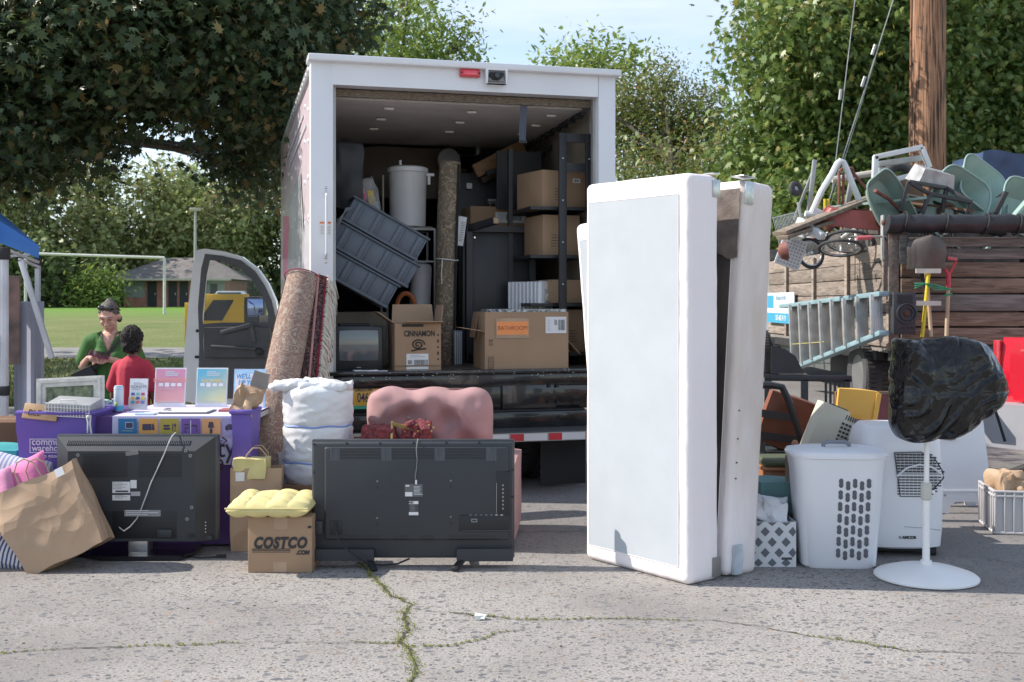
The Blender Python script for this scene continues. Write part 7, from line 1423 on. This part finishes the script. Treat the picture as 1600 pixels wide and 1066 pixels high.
# ---------------- stake bed truck ----------------
def plankmat(name,c1,c2,ax):
    m,n,bb=nodes(name); N=n.nodes.new; L=n.links.new; tc=N('ShaderNodeTexCoord'); mp=N('ShaderNodeMapping'); mp.inputs['Scale'].default_value=(.7,9,9) if ax==0 else (9,.7,9); L(tc.outputs['Object'],mp.inputs[0])
    t=N('ShaderNodeTexNoise'); t.inputs['Scale'].default_value=2.6; t.inputs['Detail'].default_value=8; t.inputs['Distortion'].default_value=1.2; L(mp.outputs[0],t.inputs['Vector'])
    g=N('ShaderNodeNewGeometry'); r=N('ShaderNodeValToRGB'); e=r.color_ramp.elements; e[0].position=.35;e[0].color=(*c1,1);e[1].position=.65;e[1].color=(*c2,1);L(t.outputs['Fac'],r.inputs[0])
    h=N('ShaderNodeHueSaturation'); mr=N('ShaderNodeMapRange'); mr.inputs[3].default_value=.6; mr.inputs[4].default_value=1.25; L(g.outputs['Random Per Island'],mr.inputs[0]); L(mr.outputs[0],h.inputs['Value']); L(r.outputs[0],h.inputs['Color']); L(h.outputs[0],bb.inputs['Base Color']); bb.inputs['Roughness'].default_value=.85
    p=N('ShaderNodeBump'); p.inputs['Strength'].default_value=.5; p.inputs['Distance'].default_value=.01; L(t.outputs['Fac'],p.inputs['Height']); L(p.outputs[0],bb.inputs['Normal']); return m
PS=plankmat('side_planks',(.165,.13,.108),(.32,.262,.22),1); PR=plankmat('rear_planks_brown',(.12,.082,.058),(.28,.20,.145),0); PG=plankmat('rear_planks_grey',(.14,.125,.115),(.30,.27,.245),0)
SX=4.67; SY=13.8; SYF=20.2; SW=2.35
t=thing('stake_truck','old stake bed truck with weathered plank sides heaped with scrap','truck',(SX,SY,0))
b=B(); zz=[2.13,1.91,1.70,1.49,1.27,1.05,.84]
for k in range(6): b.box((.0,(SYF-SY)/2+.05,(zz[k]+zz[k+1])/2),(.04,SYF-SY-.02,zz[k]-zz[k+1]-.012),PS,bev=.004)
b.build('side_planks',t)
for y in (1.6,3.3,5.0): b=B(); b.box((-.045,y,1.45),(.05,.11,1.25),PS,bev=.004); b.build('stake',t); b=B(); b.cyl((-.08,y,1.35),(-.06,y,1.35),.012,MG,n=8); b.cyl((-.08,y,1.75),(-.06,y,1.75),.012,MG,n=8); b.build('bolt',t)
b=B(); b.box((.02,-.04,1.55),(.13,.09,1.46),PS,bev=.006); b.box((-.07,-.03,1.82),(.06,.07,.7),PS,bev=.005); b.box((.13,-.07,2.12),(.09,.06,.5),PG,bev=.005); b.build('corner_post',t)
b=B(); zr=[(2.21,2.08,PG),(2.07,1.93,PG),(1.90,1.71,PR),(1.70,1.51,PR),(1.50,1.29,PG),(1.28,1.10,PR),(1.09,.87,PR)]
for a,c,m in zr: b.box((SW/2+.1,.0 if m is PG else .03,(a+c)/2),(SW-.1,.04,a-c-.012),m,bev=.004)
b.build('rear_planks',t)
b=B(); b.box((SW,(SYF-SY)/2,1.5),(.04,SYF-SY,1.3),PS); b.build('side_planks',t); b=B(); b.box((SW/2,SYF-SY+.05,1.6),(SW,.05,1.5),PG); b.build('front_planks',t)
b=B(); b.box((SW/2,(SYF-SY)/2,.80),(SW-.02,SYF-SY,.06),PG); b.build('bed_floor',t)
b=B(); b.box((SW/2,(SYF-SY)/2+.4,.66),(.9,SYF-SY+1.5,.18),BLM); b.box((SW/2,-.05,.74),(SW+.05,.08,.12),BLM); b.box((.03,3.2,.72),(.1,5.5,.12),BLM); b.soft((.25,3.3,.55),(.4,1.1,.35),mat('steel_tank',(.12,.13,.13),.5),6,0,1,rnd=.1); b.build('chassis',t)
RUB=mat('truck_tyre',(.055,.055,.057),.8,var=.2,bump=.2)
for x in (.06,SW-.06):
    for y in (1.0,6.9): wheel(t,(x,y,.44),.44,.34)
b=B(); b.soft((SW/2,7.9,1.45),(2.1,2.0,1.5),mat('cab_grey',(.25,.27,.3),.4),8,0,1,rnd=.06); b.build('cab',t)
b=B(); b.box((-.10,-.03,2.2),(.02,.09,.55),mat('galv_pale',(.45,.45,.44),.5,.3,var=.2),bev=.003); b.cyl((-.25,-.05,2.21),(-.02,-.05,2.21),.015,MG); b.cyl((-.42,-.05,2.19),(-.24,-.05,2.2),.028,mat('faded_red',(.5,.12,.13),.5),n=12); b.sph((-.1,-.07,2.38),(.03,.03,.04),mat('rust',(.2,.09,.05),.8),8); b.build('winch_arm',t)
def S_(px,py,d): p=W(px,py,d); return p-Vector((SX,SY,0))
b=B(); P=[S_(1386+ (1640-1386)*k/20,350+5*noise.noise(Vector((k*.7,0,0))),13.62) for k in range(21)]; b.tube(P,[.115+.02*noise.noise(Vector((k*.9,3,0))) for k in range(21)],mat('black_vinyl',(.022,.023,.026),.5,var=.3,bump=.8,bs=9),16); 
for k in (2,7,12,16): b.tube([P[k]+Vector((.08*math.sin(q)*0+.03*math.sin(q),-.128*math.cos(q),.128*math.sin(q))) for q in [2*PI*j/16 for j in range(16)]],.010,BLM,6,closed=True)
b.build('rolled_tarpaulin',t,ang=80)
# sign on the planks
p=W(1232,480,SX/((1232-800)/F)); t=thing('company_sign','small white and blue company sign fixed to the stake truck planks','sign',(SX-.075,p.y,0)); dd=p.y; z1=H-(457-HZ)*dd/F; z0=H-(505-HZ)*dd/F; b=B()
b.box((0,.25,(z0+z1)/2),(.012,1.9,z1-z0),mat('sign_face',(.62,.66,.70),.5,var=.05)); b.box((-.008,.25,z0+.08),(.004,1.9,.17),mat('sign_blue',(.05,.32,.50),.5,var=0)); b.box((-.008,.95,(z0+z1)/2+.1),(.004,.45,.22),mat('sign_blue',(.05,.32,.50),.5,var=0)); b.build('sign_panel',t)
text('A place of old',.12,mat('sign_ink',(.1,.25,.4),.6,var=0),t,(-.012,.2,z1-.09),rot=(PI/2,0,-PI/2)); text('503-482-9119',.13,STK,t,(-.012,.2,z0+.08),rot=(PI/2,0,-PI/2),bold=.002)
# step ladder hung on the side
LB=mat('ladder_blue',(.22,.33,.37),.5,var=.15); AL=mat('aluminium',(.48,.49,.49),.4,.55,var=.15,vs=8)
t=thing('step_ladder','pale blue and aluminium step ladder hung sideways on the stake truck','ladder',(4.45,13.45,0))
def ld(y,f): # f 0 top rail 1 bottom
    return Vector((0,y,1.50-.17*y/4.8)) if f==0 else Vector((0,y,1.02-.68*y/4.2))
for f,y1 in ((0,4.9),(1,4.2)): b=B(); b.bar(ld(-.1,f),ld(y1,f),.12,.06,LB,bev=.006); b.build('rail',t)
for k in range(8):
    y=.10+.57*k; a=ld(y+.05,0);c=ld(y*.97,1); b=B(); b.bar(a+Vector((-.02,0,0)),c+Vector((-.02,0,0)),.15,.05,AL,up=(0,1,0),bev=.003)
    for j in range(5): b.bar(a+Vector((-.08+.03*j,-.028,0)),c+Vector((-.08+.03*j,-.028,0)),.010,.006,AL,up=(0,1,0))
    b.bar(a+Vector((-.055,-.06,-.02)),a.lerp(c,.2)+Vector((-.03,.02,0)),.012,.02,AL); b.build('step',t)
b=B(); b.bar(ld(4.1,0)+Vector((-.07,0,-.62)),ld(2.2,1)+Vector((-.07,0,.18)),.008,.008,mat('yellow_cord',(.55,.5,.12),.6)); b.build('cord',t)
b=B(); c=S_(1411,490,13.35)+Vector((SX-4.45,SY-13.45,0)); CAP=mat('black_cap_plastic',(.035,.038,.045),.5,var=.2); b.box((c.x,c.y,c.z),(.27,.12,.50),CAP,bev=.015); b.box((c.x,c.y-.062,c.z+.17),(.18,.012,.10),mat('cap_inner',(.02,.022,.026),.6))
for r_,w in ((.115,.014),(.075,.012)): b.tube([(c.x+.02+r_*math.cos(q),c.y-.066,c.z+.0+r_*math.sin(q)) for q in [2*PI*j/24 for j in range(24)]],w,CAP,6,closed=True)
b.sph((c.x+.02,c.y-.06,c.z),(.04,.02,.04),mat('hole_brown',(.10,.05,.03),.8),10)
for j in range(4): b.sph((c.x-.06+.05*j,c.y-.062,c.z-.17),(.012,.008,.012),BLM,8)
b.build('top_cap',t)
# tools hung on the rear
def R_(px,py,y=13.55): p=W(px,py,y); return p
HW=mat('tool_handle_wood',(.50,.38,.26),.6,var=.12); YH=mat('yellow_fibreglass',(.70,.55,.03),.4,var=.05); STL=mat('dark_steel',(.10,.085,.075),.5,.4,var=.2,vs=5)
def shovel(label,px,pxh,top,bot,hm,y,wd,hb):
    a=R_(px,top,y); t=thing('shovel',label,'shovel',a,group='shovels hung on the stake truck'); s=F/y; w=wd/s/2; h=hb/s
    b=B()
    def f(u,v):
        x=(2*u-1); z=-h*v; ww=w*((max(0,1-(1-min(1,v/.38))**2)+.0025)**.5)*(1-.10*max(0,v-.4)+(.05 if v>.9 else 0)); return (x*ww,-.03+.05*x*x*(1)-.02*math.sin(v*PI),z)
    b.grid(f,12,16,STL); b.grid(lambda u,v:Vector(f(1-u,v))+Vector((0,.008,0)),12,16,STL); b.build('blade',t)
    b=B(); e=R_(pxh,bot,y)-a; st=Vector((e.x*.2,.01,-h)); b.tube([st,st.lerp(e,.15),e],[.028,.022,.022],hm,10); b.build('handle',t)
shovel('dark steel shovel with a yellow handle, blade up, frontmost on the rear planks',1455,1441,367,527,YH,13.40,47,53)
shovel('shovel with a pale wooden handle hung just behind the frontmost blade',1446,1455,369,526,HW,13.46,44,52)
shovel('shovel with black handle hung behind the others at the corner post',1437,1448,371,470,BLM,13.52,40,50)
t=thing('garden_fork','garden fork with dark tines hung above the shovels','garden fork',R_(1437,362,13.5)); b=B()
for k in range(11): b.tube([((k)*.04,0,-.02),((k)*.04-.005,-.03,-.17),((k)*.04-.02,0,-.3)],.005,STL,5)
b.bar((0,0,-.28),(.40,0,-.28),.02,.02,STL); b.build('tines',t)
t=thing('spade','garden spade with a faded red D grip and wooden shaft on the rear planks','spade',R_(1479,525,13.5)); o_=Vector(t.location); RG=mat('faded_pink_red',(.50,.045,.07),.5,var=.15)
b=B(); e=R_(1482,440,13.5)-o_; b.tube([(0,0,-.3),(0,0,0),e],[.024,.024,.024],HW,10); b.build('shaft',t)
b=B(); a=e+Vector((0,0,.02)); q=[R_(1476,420,13.5)-o_,R_(1494,409,13.5)-o_]; b.tube([e-Vector((0,0,.1)),a,a+Vector((0,0,.06)),q[0]],[.03,.03,.03,.016],RG,8); b.tube([a+Vector((0,0,.05)),q[1]],.016,RG,8); b.tube([R_(1480,403,13.5)-o_,R_(1495,406,13.5)-o_],.024,mat('faded_red',(.5,.12,.13),.5),10); b.build('grip',t)
b=B(); b.soft((0,0,-.45),(.2,.02,.3),STL,6,0,1,rnd=.05); b.build('blade',t)
t=thing('tool_rack','pale metal brackets with green twine holding the shovels','rack',R_(1448,424,13.36)); o_=Vector(t.location)
for y0,y1 in ((420,427),(470,478)):
    b=B(); a=R_(1431,(y0+y1)/2,13.33)-o_;c=R_(1470,(y0+y1)/2,13.33)-o_; b.bar(a,c,.02,.055,mat('bracket_cream',(.6,.58,.5),.5)); b.build('bracket',t)
b=B(); TWN=mat('green_twine',(.04,.28,.14),.7)
for dz in (0,.03,-.03): b.tube([R_(1429,447,13.34)-o_+Vector((0,0,dz)),R_(1445,443,13.32)-o_,R_(1460,449,13.33)-o_+Vector((0,0,-dz)),R_(1487,452,13.4)-o_],.008,TWN,5)
b.tube([R_(1475,462,13.4)-o_,R_(1488,459,13.4)-o_],.012,TWN,5); b.build('twine',t)
# ---------------- scrap load ----------------
GT=mat('green_tub_paint',(.26,.38,.33),.4,var=.08,vs=4,c2=(.33,.45,.40)); GRI='scrap heaped on the stake truck'
FWT=mat('white_frame_paint',(.64,.65,.66),.45,var=.06,vs=9); RST=mat('rusty_red',(.20,.07,.055),.7,var=.3,vs=9); BKF=mat('black_frame',(.035,.035,.038),.5,var=.2); PLK=mat('weathered_plank',(.20,.16,.125),.85,var=.3,vs=4,stretch=(8,1,8))
b=B(); b.soft((0,0,.5),(1.75,5.4,1.7),mat('scrap_dark',(.06,.055,.05),.8,c2=(.12,.10,.09),vs=3),16,.2,2.2,rnd=.12); 
rs=random.Random(12)
for k in range(110):
    c=Vector((rs.uniform(-1.05,1.1),rs.uniform(-2.7,1.5),rs.uniform(.85,1.35)+ .25)); v=Vector((rs.uniform(-1,1),rs.uniform(-.8,.8),rs.uniform(-.25,.75))).normalized()*rs.uniform(.25,.75)
    m_=rs.choice([BKF,MG,RST,PLK,FWT,BKF,GT,mat('rust_brown',(.16,.09,.055),.9)])
    if rs.random()<.5: b.tube([c-v,c+v*.3+Vector((0,0,.05)),c+v],rs.uniform(.012,.028),m_,6)
    elif rs.random()<.6: b.bar(c-v,c+v,rs.uniform(.03,.09),rs.uniform(.02,.04),m_)
    else: b.box(c,(rs.uniform(.2,.5),rs.uniform(.2,.4),rs.uniform(.02,.2)),m_,r=(rs.uniform(-1,1),rs.uniform(-1,1),rs.uniform(0,3)),bev=.01)
o=b.build('scrap_heap'); o.location=(SX+SW/2,SY+3.5,1.15); tag(o,'mixed dark scrap filling the stake truck bed','scrap',kind='stuff')
def tub(label,c,rot,w_,l_,dp,m,rust=False,taper=.72,stripe=False):
    t=thing('wheelbarrow_tub',label,'wheelbarrow tub',c,group='wheelbarrow tubs on the load',rot=rot); b=B(); n=40
    def ring(k,inn=0):
        o=[]
        for j in range(n):
            a=2*PI*j/n; ca,sa=math.cos(a),math.sin(a); s=1-(1-taper)*k; o.append(((w_/2*s-inn)*math.copysign(abs(ca)**.36,ca)*(1-.16*sa),(l_/2*s-inn)*math.copysign(abs(sa)**.4,sa),-dp*k+(inn*.6 if k>.9 else 0)))
        return o
    R1=[ring(k) for k in (0,.1,.35,.65,.88,1)]; R2=[ring(k,.012) for k in (1,.88,.65,.35,.1,0)]
    vs=[v for r in R1+R2 for v in r]; fs=[]
    for i in range(11):
        for j in range(n): fs.append((i*n+j,i*n+(j+1)%n,(i+1)*n+(j+1)%n,(i+1)*n+j)) if i!=5 else None
    fs+= [tuple(5*n+j for j in range(n)),tuple(6*n+j for j in range(n))[::-1]]
    b.add(vs,fs,m); b.build('tub',t); b=B(); b.tube([Vector(v)+Vector((0,0,.0)) for v in ring(0,-.008)],.014,m,6,closed=True); b.build('rolled_rim',t)
    if rust: b=B(); b.tube([(.12*math.cos(a)*1.1+.02,.15*math.sin(a)-.03,-dp+.022+.003) for a in [PI*1.6*k/18-1 for k in range(18)]],[.02+.014*abs(math.sin(k*1.3)) for k in range(18)],mat('rust_brown',(.16,.09,.055),.9),5); b.build('rust_patch',t)
    return t
def eu(x,y,z): return (R(x),R(y),R(z))
tub('long pale green wheelbarrow tub standing steeply at the corner post',W(1398,330,14.6),eu(104,-38,12),.50,1.15,.20,GT)
tub('green wheelbarrow tub with a rusty ring mark in the middle of the load',W(1497,322,14.7),eu(74,32,5),.80,1.05,.26,GT,True)
tub('big green wheelbarrow tub with white scuffs, highest of the green tubs',W(1540,292,15.2),eu(50,35,8),.78,1.1,.30,GT)
tub('pale green wheelbarrow tub cut off by the right edge of the photo',W(1606,325,14.9),eu(62,20,0),.7,.9,.28,GT)
tub('red wheelbarrow tub lying upside down left of the corner post',W(1325,352,15.0),eu(186,-10,84),.48,.85,.22,mat('tub_red',(.36,.085,.075),.5,var=.12,vs=5))
def frame(label,segs,m,r,d,name='scrap_stand',cat='scrap metal',square=False,dd=None):
    a=W(segs[0][0][0],segs[0][0][1],d); t=thing(name,label,cat,a,group=GRI); b=B()
    for i,s in enumerate(segs):
        pts=[W(*p[:2],d+(p[2] if len(p)>2 else 0))-a for p in s]
        if square:
            for j in range(len(pts)-1): b.bar(pts[j],pts[j+1],r*2,r*2,m,bev=.003)
        else: b.tube(pts,r,m,8)
    b.build('frame',t); return t
frame('white bent tube frame leaning at the left of the load',[[(1268,334),(1283,300),(1300,272),(1308,256),(1313,252),(1318,254),(1322,262),(1332,288),(1343,314)],[(1258,334),(1280,336)],[(1270,326),(1284,334)]],FWT,.042,15)
frame('white bolted steel frame rising highest on the load',[[(1364,330),(1368,244)],[(1366,246),(1441,230)],[(1440,230),(1452,262)],[(1370,288),(1432,272)]],FWT,.034,15.3,square=True)
frame('short grey bar bolted behind the white steel frame',[[(1372,257,.3),(1440,247,.3)],[(1377,262,.3),(1377,285,.3)]],MG,.04,15.3,square=True)
frame('red tubular hand truck handle at the left of the load',[[(1311,325),(1311,268),(1317,263),(1332,263),(1335,272),(1361,304)],[(1317,322),(1318,272),(1330,268),(1334,278)]],RST,.02,15.6,name='hand_truck',cat='hand truck')
frame('dark grey steel post leaning at the far left of the load',[[(1262,345),(1273,250)]],MG,.028,15.8,square=True,name='steel_post',cat='post')
frame('thin grey steel post slanting beside the first post',[[(1241,342),(1270,268)]],MG,.018,15.9,square=True,name='steel_post',cat='post')
frame('light steel post behind the wire shelf',[[(1247,316),(1257,372)]],AL,.022,15.2,name='steel_post',cat='post')
frame('dark post standing right of the red hand truck',[[(1324,318),(1332,272)]],MG,.03,15.7,square=True,name='steel_post',cat='post')
frame('cream painted pipe lying across behind the frames',[[(1300,281),(1395,266)]],mat('cream_pipe',(.5,.46,.4),.6,var=.15),.048,16.5,name='pipe',cat='pipe')
for i,px in enumerate((1289,1294.5)): frame(['left one of the two short yellow rods','right one of the two short yellow rods'][i],[[(px,335),(px,311)]],YH,.02,15.4,name='yellow_rod',cat='rod')
frame('black cube shaped steel frame in the middle of the load',[[(1406,330),(1420,284)],[(1420,284),(1452,303)],[(1452,303),(1441,334)],[(1420,284),(1479,294,.3)],[(1452,303),(1518,316,.1)],[(1479,294,.3),(1518,316,.1)],[(1518,316,.1),(1508,338,.1)],[(1479,294,.3),(1472,332,.3)]],BKF,.024,14.35,square=True)
frame('black bar crossing between the green tubs',[[(1555,334),(1572,300)]],BKF,.03,14.5,square=True,name='steel_post',cat='post')
t=thing('wooden_plank','long weathered plank lying across the left of the load','plank',W(1218,365,14.5),group=GRI); a=Vector(t.location); b=B(); b.bar((0,0,0),W(1388,298,15.2)-a,.30,.05,PLK,bev=.005); b.build('board',t)
t=thing('wooden_plank','shorter weathered plank under the long one at the left','plank',W(1222,372,14.4),group=GRI); a=Vector(t.location); b=B(); b.bar((0,0,0),W(1300,345,14.9)-a,.2,.05,PLK,bev=.005); b.build('board',t)
t=thing('white_board','white painted board slanting below the planks','board',W(1248,345,14.8),group=GRI); a=Vector(t.location); b=B(); b.bar((0,0,0),W(1285,370,14.5)-a,.1,.10,FWT,bev=.004); b.build('board',t)
GB=mat('galvanised_sheet',(.38,.38,.38),.5,.4,var=.25,vs=6)
t=thing('metal_box','dented galvanised metal box on top of the load behind the black frame','box',W(1456,278,14.8),group=GRI,rot=eu(18,12,8)); b=B(); b.soft((0,0,0),(.52,.40,.22),GB,10,.012,6,taper=.8); b.build('box_body',t)
t=thing('spare_tyre','small dark tyre lying behind the white steel frame','tyre',W(1408,282,15.9),group=GRI,rot=eu(70,10,0)); b=B(); b.tube([(.22*math.cos(a),.22*math.sin(a),0) for a in [2*PI*k/30 for k in range(30)]],.07,RUB,10,closed=True); b.build('tyre',t)
t=thing('trolley','small dark wheel at the left edge of the load','wheel',W(1243,295,15.8),group=GRI,rot=eu(75,20,20)); b=B(); b.tube([(.07*math.cos(a),.07*math.sin(a),0) for a in [2*PI*k/20 for k in range(20)]],.045,RUB,8,closed=True); b.lathe([(.06,-.02),(.06,.02)],MG,n=12); b.build('wheel',t)
def bike(label,c,rot,r_):
    t=thing('bicycle_wheel',label,'bicycle wheel',c,group='bicycle wheels on the load',rot=rot); b=B(); b.tube([(r_*math.cos(a),r_*math.sin(a),0) for a in [2*PI*k/44 for k in range(44)]],.02,RUB,8,closed=True); b.build('tyre',t)
    b=B(); b.tube([((r_-.03)*math.cos(a),(r_-.03)*math.sin(a),0) for a in [2*PI*k/44 for k in range(44)]],.013,CHR,6,closed=True); b.build('rim',t)
    b=B()
    for k in range(24): a=2*PI*k/24; b.tube([(.02*math.cos(a+1),.02*math.sin(a+1),.03*(-1)**k),((r_-.03)*math.cos(a),(r_-.03)*math.sin(a),0)],.002,CHR,4)
    b.cyl((0,0,-.04),(0,0,.04),.02,CHR); b.build('spokes',t)
bike('upper chrome bicycle wheel lying flat under the red tub',W(1328,378,14.55),eu(-22,12,0),.30)
bike('lower chrome bicycle wheel lying flat on the side plank',W(1314,388,14.3),eu(-18,6,0),.27)
bike('small dark bicycle wheel standing at the left of the load',W(1266,396,15.0),eu(78,0,20),.20)
t=thing('wire_shelf','white wire shelf standing at the left end of the load','shelf',W(1234,370,15.0),group=GRI,rot=eu(0,-14,10)); b=B()
for k in range(18): b.bar((-.17+.02*k,0,-.3),(-.17+.02*k,0,.3),.005,.005,FWT)
for k in range(4): b.bar((-.18,0,-.3+.2*k),(.18,0,-.3+.2*k),.012,.012,FWT)
b.build('wire_grid',t)
t=thing('white_grille','white perforated plastic grille below the wire shelf','panel',W(1236,395,14.9),group=GRI,rot=eu(0,20,0)); b=B(); b.box((0,0,0),(.34,.03,.4),FWT,bev=.005)
for i in range(7):
    for j in range(8): b.box((-.13+.043*i,-.0165,-.16+.045*j),(.02,.003,.02),GINK)
b.build('panel',t)
t=thing('metal_bowl','rusty dark bowl lying on its side at the left end of the load','bowl',W(1228,392,14.2),group=GRI,rot=eu(0,80,0)); b=B(); b.lathe([(.02,-.1),(.09,-.07),(.13,0),(.125,0),(.085,-.06),(.01,-.09)],RST,n=20); b.build('bowl',t)
t=thing('blue_tarp','dark blue tarpaulin bundle at the top right of the load','tarpaulin',W(1575,275,17.0),group=GRI); b=B(); b.soft((0,0,-.1),(1.3,1.2,.75),mat('navy_tarp',(.035,.06,.13),.5,var=.2,bump=.4,bs=4),14,.08,2.5,rnd=.1,r=(0,R(4),0)); b.build('tarp',t)
t=thing('rusty_tub','rusty brown metal scrap sheet behind the white frame','sheet',W(1420,300,15.4),group=GRI,rot=eu(60,10,20)); b=B(); b.soft((0,0,0),(.5,.5,.04),mat('rust_brown',(.16,.09,.055),.9),8,.03,5); b.build('sheet',t)
# black steel rack in front of the stake truck
d=10.8; t=thing('steel_rack','black steel rack frame standing in front of the stake truck wheel','rack',(W(1262,590,d).x,d,0)); s_=F/d
def rk(px,py,y=0): return ((px-1262)/s_,y,H-(py-HZ)/s_)
b=B(); b.bar(rk(1195,590),rk(1330,592),.06,.06,BKF,bev=.006); b.prism([(rk(1205,584)[0],rk(1205,584)[2]),(rk(1256,584)[0],rk(1256,584)[2]),(rk(1242,556)[0],rk(1242,556)[2]),(rk(1225,545)[0],rk(1225,545)[2]),(rk(1205,540)[0],rk(1205,540)[2])],-.02,.02,BKF); b.build('beam',t)
for px in (1200,1257,1322): b=B(); x=rk(px,590)[0]; b.box((x,0,.33),(.06,.06,.66),BKF,bev=.004); b.build('upright',t)
b=B(); 
for k in range(6): x=rk(1290+7*k,600)[0]; b.bar((x,-.01,.63),(x,-.01,.3),.02,.02,BKF)
b.build('bars',t)
